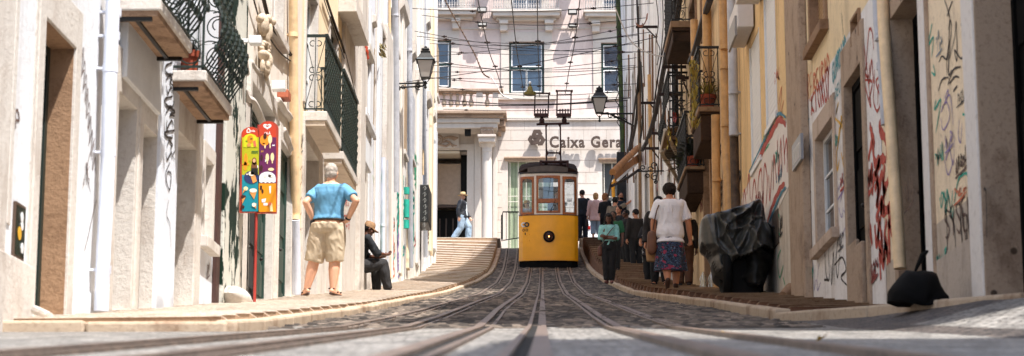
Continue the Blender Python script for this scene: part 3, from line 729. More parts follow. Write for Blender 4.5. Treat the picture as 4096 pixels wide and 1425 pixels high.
mb.build('portal_moulding',STONE,B3,smooth=False,bevel=.01)
mb=MB()
def carve(px,py,d,r): u,z=P.px(px,py,d); mb.ball(P.T(u,z,d),r,10,8)
carve(1062,245,-.07,(.09,.12,.12)); carve(1072,262,-.15,(.03,.04,.05)); carve(1068,282,-.11,(.04,.07,.07)); carve(1055,222,-.1,(.07,.14,.06)); carve(1066,300,-.09,(.03,.05,.08)); carve(1078,262,-.12,(.025,.03,.08)); carve(1050,262,-.11,(.03,.04,.07))
for a in range(10):
    t=a/10*2*math.pi; carve(1060+14*math.cos(t),205+22*math.sin(t)-10,-.07,(.035,.06,.035))
carve(1050,100,-.05,(.08,.12,.14)); carve(1072,78,-.1,(.05,.07,.06)); carve(1090,88,-.09,(.045,.06,.05)); carve(1062,140,-.06,(.06,.1,.14)); carve(1080,125,-.07,(.035,.05,.1)); carve(1068,172,-.06,(.04,.08,.12)); carve(1040,75,-.07,(.05,.06,.05)); carve(1100,105,-.06,(.03,.05,.07))
mb.build('mask_carving',plaster('carved stone','#c2b29c','#7d6248',.7,6,.6,.6,.9),B3,smooth=True)
pipe(P,B3,[(1172,-60),(1174,300),(1177,600),(1182,880)],.06,PIPEC,[(1173,140),(1178,620),(1181,870)],d=-.08,label='cream upper length of the downpipe')
pipe(P,B3,[(1181,880),(1184,1000),(1186,1178)],.06,PIPEW,[],d=-.085,label='white lower length of the downpipe')
# loose cables on the wall
CBL=plain('old black cable','#2a211b',.8)
def cable(P,parent,pxs,r=.012,name='cable',mat=None,d=-.05):
    mb=MB(); Q=spline([P.T(*P.px(x,y,d),d) for x,y in pxs],5); mb.tube(Q,r,5); return mb.build(name,mat or CBL,parent,smooth=True)
cable(P,B3,[(1050,-20),(1070,60),(1085,100),(1120,160),(1150,200),(1172,235)],.025); cable(P,B3,[(1010,-20),(1040,80),(1090,170),(1130,220),(1172,250)],.01)
def flood(P,px,py,s,label,dout=.3):
    u,z=P.px(px,py,-dout); t=thing('floodlight',label,'floodlight',P.T(u,z,-dout))
    mb=MB(); P.box(mb,u-.02,u+.02,z-.02,z+.02,-dout,0); mb.build('bracket',WHITEP,t)
    mb=MB(); P.box(mb,u-s*.5,u+s*.5,z-s*.35,z+s*.35,-dout-s*.5,-dout+s*.5); o=mb.build('housing',WHITEP,t,bevel=.01)
    return t
flood(P,1022,163,.13,'white floodlight box left of the carved mask on the portal',.22); flood(P,1115,345,.16,'square white floodlight low on the wall right of the portal arch',.12)
mb=MB(); P.box(mb,P.u(1108,380),P.u(1120,380),P.z(1115,402),P.z(1115,368),-.14,0); tag(mb.build('junction_box',plain('reddish box','#a4593c',.6),None,bevel=.01),'small reddish box below the square floodlight','box')
# ---- building 4
B4=thing('yellow_building','pale yellow building with two small iron balconies beyond the cream downpipe','building',(-3.3,30,LW(30)),'buildings along the left pavement')
dR=opn(P,1215,1268,640)
fR=(P.u(1218,200),P.u(1262,200),P.z(1230,470)+.1,P.z(1262,10)); fS=(P.u(1315,200),P.u(1345,200),P.z(1345,520),P.z(1345,150))
ops=[(dR[0],dR[1],dR[2]-.3,dR[3],.3),(fR[0],fR[1],fR[2],fR[3],.15),(fS[0],fS[1],fS[2],fS[3],.12),(32.6,33.6,5.0,7.0,.2)]
wall(P,'wall',B4,P.u(1196),P.u(1435),2.3,20,ops,YEL)
surround(P,B4,*ops[0][:4],.3,.22,STONE,lint=.3); door(P,B4,ops[0][0],ops[0][1],ops[0][2]+.2,ops[0][3],.3,plain('brown door','#3b2416',.6))
for o_ in ops[1:3]: surround(P,B4,*o_[:4],o_[4],.1,STONE,lint=.15); window(P,B4,*o_[:4],o_[4],WHITEP if o_ is ops[1] else GIRON,GLASSD,2,3,.06)
surround(P,B4,*ops[3][:4],.2,.15,STONE,lint=.2); door(P,B4,ops[3][0],ops[3][1],LW(33),ops[3][3],.2,GIRON)
mb=MB(); P.box(mb,P.u(1268)+.2,P.u(1350),3,P.z(1300,650),-.03,0); P.box(mb,P.u(1358),P.u(1412),3,12,-.06,0); P.box(mb,P.u(1415),P.u(1435),3,20,-.12,0); mb.build('stone_pier',STONE,B4,bevel=.012)
PO2=Plane('L',-3.0)
uc0=PO2.u(1301,469);uc1=PO2.u(1358,589);zc=P.z(1214,520)
balcony(P,B4,uc0,uc1,PO2.z(1301,505),.2,.3,1.08,'small balcony with scrolled iron side panel',step=.09,dense=2,style=1,beams=False,soff=plaster('pale balcony underside','#cdbfae','#7d6653',.5,3,1,.3,.5))
ud0=PO2.u(1368,640);ud1=PO2.u(1425,720)
balcony(P,B4,ud0,ud1,PO2.z(1368,655),.18,.3,1.25,'second small balcony just beyond, lower and farther up the street',step=.09,dense=2,style=1,beams=False,soff=plaster('pale balcony underside','#cdbfae','#7d6653',.5,3,1,.3,.5))
b=MB(); P.box(b,31.3,33.6,PO2.z(1425,45),PO2.z(1425,45)+.25,-.3,0); s_=b.build('balcony',STONE,B4,bevel=.01); s_['label']='bare slab underside at the top of the picture'
mb=MB()
for q in range(5): scrawl(mb,P,[(1200,680+q*60),(1212,660+q*60),(1206,710+q*60),(1216,690+q*60)],.02)
scrawl(mb,P,[(1205,1010),(1200,1080),(1212,1100),(1218,1040),(1205,1030)],.02); scrawl(mb,P,[(1198,1150),(1215,1100),(1220,1150)],.02)
mb.build('graffiti',plain('brown graffiti ink','#8a5a2a',.7),B4,recalc=False)
mb=MB()
tagtext(mb,P,'NEW',(1360,815),(1382,825),(1360,800),(1382,805),.02,-.066); tagtext(mb,P,'TREN',(1360,885),(1384,890),(1360,862),(1384,865),.025,-.066); tagtext(mb,P,'EYO',(1360,915),(1384,918),(1360,895),(1384,898),.028,-.066)
mb.build('graffiti',redp,B4,recalc=False)
cable(P,B4,[(1300,-20),(1340,100),(1375,200),(1400,300),(1420,380)],.02); cable(P,B4,[(1290,-20),(1350,160),(1410,320)],.008)
# ---- farther left buildings
def far_building(x0,x1,X,mat,label,top=16,pil=(),pipes=(),sills=(),ops=(),name='plaster_building',grp='buildings along the left pavement'):
    Q=Plane('L',X); a,b=Q.u(x0),Q.u(x1)
    B=thing(name,label,'building',(X,(a+b)/2,LW((a+b)/2)),grp)
    wall(Q,'wall',B,a,b,LW(a)-.6,LW(a)+top,list(ops),mat)
    for (pa,pb,ya,yb,d,m) in pil:
        mb=MB(); Q.box(mb,Q.u(pa),Q.u(pb),Q.z(pa,ya),Q.z(pa,yb),-d,0); mb.build('pilaster',m,B,bevel=.015)
    for (pts,r,m,j) in pipes: pipe(Q,B,pts,r,m,j)
    rq=random.Random(int(x0))
    n_=int((b-a)/2.2)
    for k in range(n_):
        u_=a+(k+.35)*(b-a)/n_+rq.uniform(-.3,.3); ww=rq.uniform(.12,.3); m2=MB(); Q.box(m2,u_,u_+ww,LW(u_)-.5,LW(u_)+rq.uniform(6,13),-rq.uniform(.03,.07),0); m2.build('pilaster',rq.choice([WHT,PALEY,CRM,STONE]),B,bevel=.01)
        u2=u_+rq.uniform(.5,1.2); zz=LW(u2)+rq.choice([3.2,5.5,6.5]); m2=MB(); Q.box(m2,u2,u2+.9,zz,zz+1.7,-.03,0); o2=m2.build('shutter',rq.choice([plain('faded brown shutter','#9c8468',.8,var=.2),PIPEG,PALEY]),B,bevel=.01); m2=MB(); Q.box(m2,u2-.12,u2+1.02,zz-.12,zz,-.07,0); m2.build('shutter_sill',STONE,o2,bevel=.01)
        cable(Q,B,[(Q.px and 0,0)]*0 or [],.01) if 0 else None
    for (pa,pb,ya,h,d) in sills:
        mb=MB(); ua,ub=Q.u(pa,ya),Q.u(pb,ya); z=Q.z(pb,ya); 
        mb.hexa([Q.T(ua,z,0),Q.T(ub,z,0),Q.T(ub,z+h*.3,-d),Q.T(ua,z+h*.3,-d),Q.T(ua,z+h,0),Q.T(ub,z+h,0),Q.T(ub,z+h,-d),Q.T(ua,z+h,-d)]); mb.build('window_sill',STONE,B,bevel=.01)
    return B,Q
B5,Q5=far_building(1433,1552,-3.36,WHT2,'white building with a tall arched recess beside a string of red peppers',16,
   pil=((1466,1480,1130,0,.05,WHT),(1498,1508,1130,60,.08,WHT),(1525,1548,1120,70,.1,STONE)),pipes=(([(1531,1128),(1531,860),(1532,630)],.05,PIPEW,[(1531,900)]),([(1544,1128),(1544,860),(1543,640)],.055,PIPEG,[(1544,760)])),
   sills=((1414+40,1475,265,.2,.12),(1478,1486,120,.2,.12)),ops=[(35.4,37.3,LW(35)-.3,LW(36)+3.0,.5),(Plane('L',-3.36).u(1435,400),Plane('L',-3.36).u(1452,400),Plane('L',-3.36).z(1450,500),Plane('L',-3.36).z(1450,350),.3)])
surround(Q5,B5,35.4,37.3,LW(35)-.3,LW(36)+3.0,.5,.2,STONE,lint=.3); door(Q5,B5,35.4,37.3,LW(36)+.3,LW(36)+3.0,.5,plain('brown door','#3b2416',.6))
mb=MB(); Q5.box(mb,35.42,37.28,LW(35)-.3,LW(36)+.42,-.16,.5); mb.build('door_step',STONE,B5,bevel=.01)
mb=MB(); u,z=Q5.px(1445,600); Q5.box(mb,u-1.1,u+.8,z-.3,z+.55,-.12,0); Q5.box(mb,u-1.2,u+.9,z+.4,z+.55,-.2,0); mb.build('stone_corbel',WHT,B5,bevel=.02)
mb=MB()
for a,b_ in ((1490,640),(1490,700),(1508,760)): scrawl(mb,Q5,[(a,b_),(a+4,b_+40),(a+2,b_+90)],.05)
mb.build('graffiti',plain('faint green spray','#a7bf8e',.8),B5,recalc=False)
B6,Q6=far_building(1552,1624,-3.38,PALEY,'ivory building with painted shutters, downpipes and graffiti low on its front',16.5,
   pil=((1556,1566,1110,0,.06,PALEY),(1598,1606,1100,0,.05,CRM)),pipes=(([(1560,1110),(1560,700),(1558,0)],.03,PIPEC,[]),([(1584,770),(1583,300),(1580,-60)],.075,PIPEG,[(1583,270),(1584,520),(1581,60)])),
   sills=((1598,1620,120,.5,.12),),ops=[(48.5,49.6,LW(48)-.2,LW(49)+2.5,.3)])
B7,Q7=far_building(1624,1688,-3.42,CRM,'cream building with a teal splash of paint on its white downpipe',16,
   pil=((1628,1633,1080,0,.07,YEL),(1664,1672,1060,0,.06,PALEY)),pipes=(([(1639,-60),(1638,300),(1640,600),(1642,1072)],.07,PIPEG,[(1638,200),(1640,560)]),([(1634,-60),(1635,560)],.03,PIPEC,[])),
   sills=((1643,1651,255,.45,.12),(1660,1667,360,.4,.1)),ops=[(55.4,56.3,LW(55)-.2,LW(56)+2.4,.3)])
B8,Q8=far_building(1688,1747,-3.5,PALEY,'last building on the left with white downpipes beside the bank portal',15.5,
   pil=((1716,1724,1010,0,.08,YEL),(1733,1740,1000,500,.08,WHT)),pipes=(([(1696,-60),(1696,560),(1700,700),(1702,1030)],.065,PIPEG,[(1697,200),(1700,520)]),([(1692,-60),(1692,700)],.03,PIPEC,[])),
   sills=((1703,1712,440,.35,.14),(1722,1729,500,.3,.14),(1700,1707,130,.4,.14)))
for (Q,B,arr) in ((Q5,B5,[(1510,700,1130,greenp),(1495,830,1100,purp)]),(Q6,B6,[(1566,850,1050,bluep),(1572,830,1100,orgp),(1590,760,1000,tealp),(1610,700,1060,tealp),(1604,740,980,dkredp),(1592,900,1090,purp)]),(Q7,B7,[(1652,760,980,tealp),(1648,850,1000,tealp),(1668,700,900,orgp),(1660,620,760,greenp)]),(Q8,B8,[(1712,830,960,ink2)])):
    for x,ya,yb,m in arr:
        mb=MB(); y=ya
        pts=[]
        while y<yb:
            pts.append((x+random.uniform(-3,3),y)); y+=random.uniform(25,60)
        if len(pts)>2: ribbon(mb,Q,[Q.px(*p) for p in pts],.30,-.006)
        for k in range(5): 
            yy=random.uniform(ya,yb); scrawl(mb,Q,[(x-4,yy),(x+3,yy-12),(x+5,yy+15),(x-2,yy+22)],.07,-.009)
        mb.build('graffiti',m,B,recalc=False)
# teal paint on pipe, dark box sign
mb=MB(); u,z=Q7.px(1639,800,-.18); [mb.tube([Q7.T(u,Q7.z(1640,b_,-.1),-.1),Q7.T(u,Q7.z(1640,a_,-.1),-.1)],.0735,12) for a_,b_ in ((785,812),(834,905),(915,948))]; mb.build('teal_paint',tealp,B7,smooth=True)
t=thing('dark_sign_box','narrow black box sign covered in white scribbles on the far left wall','sign',Q7.T(*Q7.px(1678,870,-.2),-.2))
mb=MB(); ua,ub=Q7.u(1670,850),Q7.u(1684,850); Q7.box(mb,ua,ub,Q7.z(1684,925),Q7.z(1684,775),-.3,0); mb.build('box',plain('black sign box','#0f100e',.5,var=.4),t,bevel=.02)
mb=MB()
FQ=Plane('F',ua-.01)
for k in range(8): 
    x=-3.68+.0+random.uniform(-.02,.02)+.38+.08; zz=Q7.z(1684,790)-k*.17; ribbon(mb,FQ,[(x-.05,zz),(x+.02,zz+.06),(x,zz-.06),(x+.06,zz+.02)],.012)
mb.build('scribble',plain('grey chalk','#8a8a86',.8),t,recalc=False)
# pepper string
mb=MB(); rnd=random.Random(3)
for k in range(120):
    f=k/119; u,z=P.px(1445+24*f,100+128*f,-.12); a=rnd.uniform(0,6.28)
    mb.ball((-3.24+.07*math.cos(a),u+.07*math.sin(a),z+rnd.uniform(-.03,.03)),(.03,.03,.05),6,4)
tag(mb.build('pepper_string',plain('dried red peppers','#a43a20',.5,var=.4,vscale=9),None,smooth=True),'string of dried red peppers hanging down the left wall','pepper string')
# plant growing on wall top at far left
mb=MB(); rnd=random.Random(4)
for k in range(45):
    u,z=Q5.px(1522+rnd.uniform(-5,9),185+rnd.uniform(-20,30),-.15); mb.add([(-3.2+rnd.uniform(-.05,.05),u,z),(-3.2+rnd.uniform(-.05,.05),u+.1,z-.06),(-3.15+rnd.uniform(-.05,.05),u,z-.12)],[(0,1,2)])
tag(mb.build('wall_plant',plain('dry weed','#9c9068',.8),None,recalc=False),'dry weed clump growing from the top of a stone strip by the wires','plant')
# ---- ice cream sign
FS=Plane('F',20.9)
t=thing('ice_cream_sign','tall double board ice cream price sign on a red pole by the portal','sign',(FS.u(1018,1200),20.9,stepz(LT,20.9)))
def rr(u0,u1,z0,z1,topr=None,n=12):
    r=(u1-u0)/2; pts=[(u0,z0),(u1,z0)]
    if topr:
        zc=z1-r*topr
        for k in range(n+1):
            a=math.pi*k/n; pts.append((u0+r+r*math.cos(a),zc+r*topr*math.sin(a)))
    else: pts+=[(u1,z1),(u0,z1)]
    return pts
def boardpoly(name,px4,mat,d,top=None,parent=t):
    (x0,y0,x1,y1)=px4; u0,zt=FS.px(x0,y0); u1,zb=FS.px(x1,y1); mb=MB(); mb.prism(rr(u0,u1,zb,zt,top),FS.T,d-.002,d); return mb
pole=MB(); u,_=FS.px(1022,1000); ub,_=FS.px(1018,1200); pole.tube([(ub,20.9,stepz(LT,20.9)),(u,20.9,FS.z(1025,870)),(u+.005,20.9,FS.z(1025,500))],.016,8); pole.build('pole',plain('red painted pole','#9c3026',.5),t,smooth=True)
bk=MB(); 
for q in ((967,510,1038,853),(1036,487,1108,856)):
    u0,zt=FS.px(q[0],q[1]);u1,zb=FS.px(q[2],q[3]); bk.prism(rr(u0,u1,zb,zt,.8),FS.T,-.028,-.004)
bd=bk.build('board',plain('red board edge','#9e3a26',.4),t)
def flat(name,mat,shapes):
    mb=MB()
    for s in shapes: mb.prism([FS.px(*p) for p in s[0]],FS.T,s[1]-.0015,s[1])
    return mb.build(name,mat,bd)
def ell(cx,cy,rx,ry,a0=0,a1=360,n=18): return [(cx+rx*math.cos(math.radians(a0+(a1-a0)*k/n)),cy+ry*math.sin(math.radians(a0+(a1-a0)*k/n))) for k in range(n+1 if a1-a0<360 else n)]
def rc(x0,y0,x1,y1): return [(x0,y0),(x1,y0),(x1,y1),(x0,y1)]
D=-.030
pm=lambda n,c: plain(n,c,.35)
flat('panel_orange_red',pm('poster red','#b8391c'),[(ell(1003,542,33,30,180,360),D),(rc(970,542,1036,552),D),(ell(1072,522,34,34,180,360),D),(rc(1038,522,1106,552),D)])
flat('panel_lime',pm('poster lime','#a9a814'),[(rc(970,552,1037,702),D)]); flat('panel_purple',pm('poster purple','#5d1a4c'),[(rc(1039,552,1106,736),D)])
flat('panel_teal',pm('poster teal','#0d7d8c'),[(rc(970,702,1034,848),D)]); flat('panel_amber',pm('poster amber','#d78a0a'),[(rc(1037,736,1106,850),D)])
D2=-.033; D3=-.036; D4=-.039
flat('poster_patch',pm('poster lime bright','#c2c41c'),[(ell(1003,562,28,24,180,360),D2),(rc(975,562,1031,592),D2)])
flat('poster_patch',pm('poster orange','#e08a1c'),[(ell(1060,564,19,22),D2),(ell(1072,700,0.1,.1),D2),(ell(1003,560,12,16),D3),(ell(985,640,7,24),D2),(ell(985,660,14,5),D2),(ell(983,667,7,18),D2)])
flat('poster_patch',pm('poster navy','#25305f'),[(ell(1008,712,30,26),D2)])
flat('poster_patch',pm('poster white','#dfe4ea'),[(ell(1071,712,32,22,180,360),D2),([(1039,712),(1104,712),(1104,730),(1096,734),(1088,730),(1080,735),(1072,730),(1064,735),(1056,730),(1046,734),(1039,730)],D2),(rc(1010,664,1034,690),D2),(rc(1056,815,1072,824),D2),([(1048,800),(1066,796),(1062,812),(1050,812)],D2),([(1078,748),(1086,746),(1084,776),(1080,776)],D2),(rc(1052,575,1062,580),D2),(rc(1090,582,1101,586),D2),(rc(1062,640,1067,650),D2)])
flat('poster_lolly',pm('lolly brown','#3a1a10'),[(ell(1048,634,5,13),D2),(ell(1047,676,6,13),D2),(ell(1062,548,7,12),D3),(rc(1042,745,1050,762),D2),(ell(1052,768,4,9),D2),(ell(975,790,11,7),D3),(ell(972,830,8,7),D3),([(1076,700),(1088,704),(1084,712),(1074,708)],D3)])
flat('poster_lolly',pm('lolly cream','#e6cf9c'),[(ell(1071,633,7,16),D3),(ell(1082,560,8,18),D3),(rc(1080,578,1084,596),D3),(rc(1069,649,1073,658),D3),(ell(1091,631,7,17),D2),(ell(1086,680,12,6),D2),(rc(1089,648,1093,656),D2),(ell(1062,589,3,8),D3),(ell(985,757,9,8),D3),([(1080,812),(1090,816),(1094,848),(1082,848)],D3)])
flat('poster_cone',pm('cone tan','#d08d4a'),[([(1000,694),(1018,688),(1030,728),(1014,736)],D3),([(975,765),(986,760),(972,778)],D4),([(970,800),(984,792),(972,818)],D4),([(1000,772),(1030,764),(1018,800)],D3),([(1010,820),(1028,816),(1026,838)],D3),([(990,578),(1004,574),(1006,588),(992,590)],D3)])
flat('poster_cone',pm('cone cream','#efe0c8'),[(ell(1008,698,12,9),D4),(ell(1015,765,15,8),D4),(ell(1018,822,8,8),D4),(ell(990,700,3,3),D3),(ell(1062,708,7,5),D3),(ell(1088,706,8,6),D3)])
flat('poster_popsicle',pm('popsicle pink','#d4684a'),[([(1014,568),(1024,564),(1028,588),(1018,590)],D3),([(1000,642),(1004,640),(1006,650)],D3),(ell(1081,818,6,7),D4)])
flat('poster_figure',pm('poster woman hair','#6a4326'),[(ell(1019,648,9,15),D3),([(1010,650),(1028,650),(1032,676),(1006,676)],D3)])
flat('poster_figure',pm('poster woman skin','#d9a078'),[(ell(1019,646,5.5,8),D4)])
flat('poster_figure',pm('poster woman dress','#14130f'),[([(1008,676),(1034,676),(1034,702),(1004,702)],D4)])
flat('poster_patch',pm('poster price green','#1c5f22'),[(rc(1008,607,1034,610),D2),(rc(985,566,992,569),D3),(rc(1003,556,1012,560),D4)])
# heart emblem and words
mb=MB()
for s in (1,.62):
    pts=[]
    for k in range(25):
        a=2*math.pi*k/24; hx=16*math.sin(a)**3; hy=13*math.cos(a)-5*math.cos(2*a)-2*math.cos(3*a)-math.cos(4*a)
        pts.append(FS.px(1071+hx*s*.92,508-hy*s*.62))
    ribbon(mb,FS,pts,.012 if s==1 else .008,D2,smooth=False)
tri=[(992,520),(998,516),(1004,520),(1004,532),(992,532)]
ribbon(mb,FS,[FS.px(*p) for p in [(990,524),(996,516),(1002,524),(1002,532),(990,532),(990,524)]],.012,D2,smooth=False)
mb.build('emblem',pm('emblem white','#f2eee8'),bd,recalc=False)
def text3d(body,P,px0,px1,base,h,mat,parent,name='lettering',d=-.01,ext=.001,off=0,shear=0):
    """text spanning px0..px1 (image px) with baseline at pixel y base and cap height h px"""
    cu=bpy.data.curves.new(name,'FONT'); cu.body=body; cu.size=1; cu.extrude=0; cu.offset=off; cu.resolution_u=3; cu.space_character=1.14 if ext>.01 else 1
    o=bpy.data.objects.new('tmp',cu); COL.objects.link(o); dg=bpy.context.evaluated_depsgraph_get(); me=bpy.data.meshes.new_from_object(o.evaluated_get(dg))
    bpy.data.objects.remove(o); xs=[v.co.x for v in me.vertices]; ys=[v.co.y for v in me.vertices if True]
    x0,x1=min(xs),max(xs); yt=max(ys); 
    u0,zb=P.px(px0,base); u1,_=P.px(px1,base); _,zt=P.px(px0,base-h)
    mb=MB(); vs=[]; 
    for v in me.vertices:
        fx=(v.co.x-x0)/(x1-x0); fy=v.co.y/.72
        vs.append((u0+(u1-u0)*fx, zb+(zt-zb)*fy))
    fs=[tuple(p.vertices) for p in me.polygons]
    mb.add([P.T(a,b,d) for a,b in vs],fs)
    if ext>.002:
        mb.add([P.T(a,b,d+ext) for a,b in vs],fs)
        ec={}
        for f in fs:
            for i in range(len(f)): 
                e=(f[i],f[(i+1)%len(f)]); k=tuple(sorted(e)); ec[k]=ec.get(k,0)+1
        n=len(vs)
        mb.f+= [(a,b,b+n,a+n) for (a,b),c in ec.items() if c==1]; mb.m+=[0]*sum(1 for c in ec.values() if c==1)
    bpy.data.meshes.remove(me)
    return mb.build(name,mat,parent,recalc=ext>.002)
text3d('OLÁ',FS,1059,1084,540,9,pm('emblem white','#f2eee8'),bd,d=D2,off=.02)
text3d('ola',FS,1004,1022,530,8,pm('emblem white','#f2eee8'),bd,d=D2,off=.02)
text3d('Solero',FS,1007,1034,618,9,pm('poster price green','#1c5f22'),bd,d=D2,off=.02)
text3d('M',FS,1046,1055,612,8,pm('poster gold','#c79b3a'),bd,d=D2,off=.01)
# ================================================================== BANK FACADE
FB=Plane('F',82.0)
bank=thing('bank_building','pink and pale stone bank building closing the top of the street with a columned portal','building',(0,82,10.9))
PINK=plaster('pale pink plaster','#d3c1b8','#9c7e72',.5,.9,.3,.25,.3)
ASH=plaster('pale ashlar stone','#c6bcb2','#94806f',.5,.9,.4,.3,.3)
TRIM=plaster('light stone trim','#c8beb3','#9c8674',.35,1,.5,.25,.35)
TRIMD=plaster('weathered stone cornice','#a68f7b','#4c382a',.75,1.3,.6,.5,.7)
zs=FB.z(2100,478)
W1=(FB.u(1700),FB.u(1802),FB.z(1802,352),FB.z(1802,160)); W2=(FB.u(2036),FB.u(2178),FB.z(2100,375),FB.z(2100,168)); W3=(FB.u(2408),FB.u(2550),FB.z(2408,375),FB.z(2408,172))
T1=(FB.u(1700),FB.u(1832),FB.z(1800,45),FB.z(1800,45)+2.6); T2=(FB.u(2043),FB.u(2170),FB.z(2100,50),FB.z(2100,50)+2.6); T3=(FB.u(2415),FB.u(2545),FB.z(2415,52),FB.z(2415,52)+2.6)
wall(FB,'upper_wall',bank,-14,14,zs,29,[w_+(.22,) for w_ in (W1,W2,W3,T1,T2,T3)],PINK)
DW=(FB.u(1735),FB.u(1868),10.3,FB.z(1800,602)); L1=(FB.u(2032),FB.u(2212),11.6,FB.z(2100,645)); L2=(FB.u(2409),FB.u(2520),11.6,FB.z(2420,650))
wall(FB,'lower_wall',bank,-14,14,10,zs,[DW+(2.6,),L1+(.3,),L2+(.3,)],ASH,thick=2.7)
# ashlar joints as thin grooves drawn by raised blocks
mb=MB(); mb2=0
for k,py in enumerate((520,562,600,642,690,735,780,830,880,930)):
    z=FB.z(2200,py)
    for a,b in ((FB.u(1990),L1[0]-.25),(L1[1]+.25,L2[0]-.2),(FB.u(1992),FB.u(2500))) if py>640 else ((FB.u(1992),5),):
        if py>640 and (a,b)==(FB.u(1992),FB.u(2500)): continue
        FB.box(mb,a,b,z-.009,z+.009,-.003,0)
    r_=random.Random(k); u=FB.u(1995)+ (k%2)*.5
    while u<4.5:
        zt=FB.z(2200,[478,520,562,600,642,690,735,780,830,880][k])
        if not (py>640 and (L1[0]-.3<u<L1[1]+.3 or u>L2[0]-.25)): FB.box(mb,u-.006,u+.006,z,zt,-.003,0)
        u+=r_.uniform(.9,1.1)
mb.build('stone_joint',plain('dark stone joint','#8f8176',.9),bank)  # joints are thin strips in a darker stone tone
GW=plain('dark green window paint','#1d3a2f',.45); WGL=plain('blue window glass','#2b3a4a',.04,spec=1.0,var=.7,vscale=.9)  # mottled glass tone imitates reflections in the bank panes
for w_ in (W1,W2,W3):
    o=window(FB,bank,*w_,.20,GW,WGL,2,1,.07,transom=.5)
    a,b,c,d=w_; m_=c+(d-c)*.5; mb=MB()
    for (ua,ub,za,zb) in ((a+.14,b-.14,m_+.10,d-.13),(a+.14,(a+b)/2-.03,c+.13,m_-.10),((a+b)/2+.03,b-.14,c+.13,m_-.10)):
        f=.045; FB.box(mb,ua-f,ua,za-f,zb+f,.10,.128); FB.box(mb,ub,ub+f,za-f,zb+f,.10,.128); FB.box(mb,ua,ub,zb,zb+f,.10,.128); FB.box(mb,ua,ub,za-f,za,.10,.128)
    mb.build('sash',WHITEP,o)
    surround(FB,bank,a,b,c,d,.06,.34,TRIM,lint=.42,proud=.06,name='window_surround',inner=.0)
    mb=MB(); FB.box(mb,a-.5,b+.5,c-.28,c-.005,-.14,0); mb.build('window_sill',TRIM,bank,bevel=.015)
    mb=MB()
    for uu in (a-.34-.04,b+.05): 
        FB.box(mb,uu,uu+.32,d+.42,d+.42+.42,-.3,0); FB.box(mb,uu-.03,uu+.35,d+.70,d+.86,-.42,0)
    mb.build('corbel',TRIM,bank,bevel=.02)
blind=plain('curtain','#7e93ab',.8)
BALR=plain('white wrought iron','#b8b1ab',.5,.2,var=.3)
for i,w_ in enumerate((T1,T2,T3)):
    o=window(FB,bank,*w_,.2,WHITEP,WGL,2,4,.07,name='french_window'); surround(FB,bank,*w_,.06,.28,TRIM,proud=.05,name='window_surround',inner=0)
    a,b,c,d=w_; z=c-.0
    s_=MB(); FB.box(s_,a-.75,b+.75,z-.28,z-.03,-.55,0); FB.box(s_,a-.82,b+.82,z-.12,z-.03,-.62,0); FB.box(s_,a-.6,b+.6,z-.42,z-.28,-.3,0); so_=s_.build('balcony',TRIM,bank,bevel=.015)
    r=MB(); n=26
    for k in range(n+1):
        u=a-.7+(b-a+1.4)*k/n; r.tube([FB.T(u,z-.03,-.52),FB.T(u,z+1.05,-.52)],.014,5)
        for q in (.12,.4,.75): r.ball(FB.T(u,z+q,-.52),(.035,.03,.05),6,4)
        if k<n:
            uu=u+(b-a+1.4)/n/2; r.tube([FB.T(uu+.03*math.cos(t_),z+.2+.07*math.sin(t_),-.52) for t_ in [j*math.pi/4 for j in range(9)]],.007,4)
    FB.box(r,a-.72,b+.72,z+1.03,z+1.08,-.56,-.49); FB.box(r,a-.72,b+.72,z+.02,z+.05,-.54,-.5)
    for sd in (a-.71,b+.71): 
        for q in range(5): r.tube([FB.T(sd,z,-.5+q*.1),FB.T(sd,z+1.05,-.5+q*.1)],.01,4)
    r.build('railing',BALR,so_)
mb=MB(); FB.box(mb,-14,14,zs-.06,zs+.1,-.1,0); FB.box(mb,FB.u(1830),14,FB.z(2000,118),FB.z(2000,124)+.14,-.04,0); FB.box(mb,-14,14,28.6,29.2,-.5,0); mb.build('string_course',TRIM,bank,bevel=.01)
mb=MB(); mb.hexa([(-14,81.6,29.2),(14,81.6,29.2),(14,90,29.2),(-14,90,29.2),(-14,83,31),(14,83,31),(14,89,31),(-14,89,31)]); mb.build('roof',TERRA,bank)
mb=MB(); mb.box(-14,14,82.75,90,20,29.1); mb.box(-14,14,84.8,90,10,20); mb.build('rear_wing',ASH,bank)
# lower windows: bars and blinds
BLG=plain('pale green blind','#8f9c80',.7,var=.15,vscale=3); BAR=plain('white bars','#c9c2b6',.5)
for a,b,c,d in (L1,L2):
    dk=(a,b)==(L2[0],L2[1]); mb=MB(); FB.box(mb,a+.01,b-.01,c,d-.01,.26,.295); o=mb.build('window',BLG if not dk else plain('dark grey blind','#3a3b3c',.5),bank)
    mb=MB(); n=int((b-a)/.13)
    for k in range(n+1):
        u=a+.05+(b-a-.1)*k/n; FB.box(mb,u-.004,u+.004,c,d-.02,.252,.259)
    mb.build('blind_slat',plain('slat gap','#4f5a48',.9),o)
    mb=MB(); n=int((b-a)/.33)
    for k in range(n+1):
        u=a+.08+(b-a-.16)*k/n; mb.tube([FB.T(u,c,.1),FB.T(u,d-.01,.1)],.018,6)
    for q in (.38,.44): mb.tube([FB.T(a+.01,c+(d-c)*(1-q),.1),FB.T(b-.01,c+(d-c)*(1-q),.1)],.014,6)
    mb.build('window_bars',BAR,o)
    mb=MB(); FB.box(mb,a-.12,b+.1,d+.0,d+.09,-.10,0); FB.box(mb,a-.16,b+.14,d+.09,d+.16,-.18,0); mb.build('window_hood',TRIMD,bank,bevel=.01)
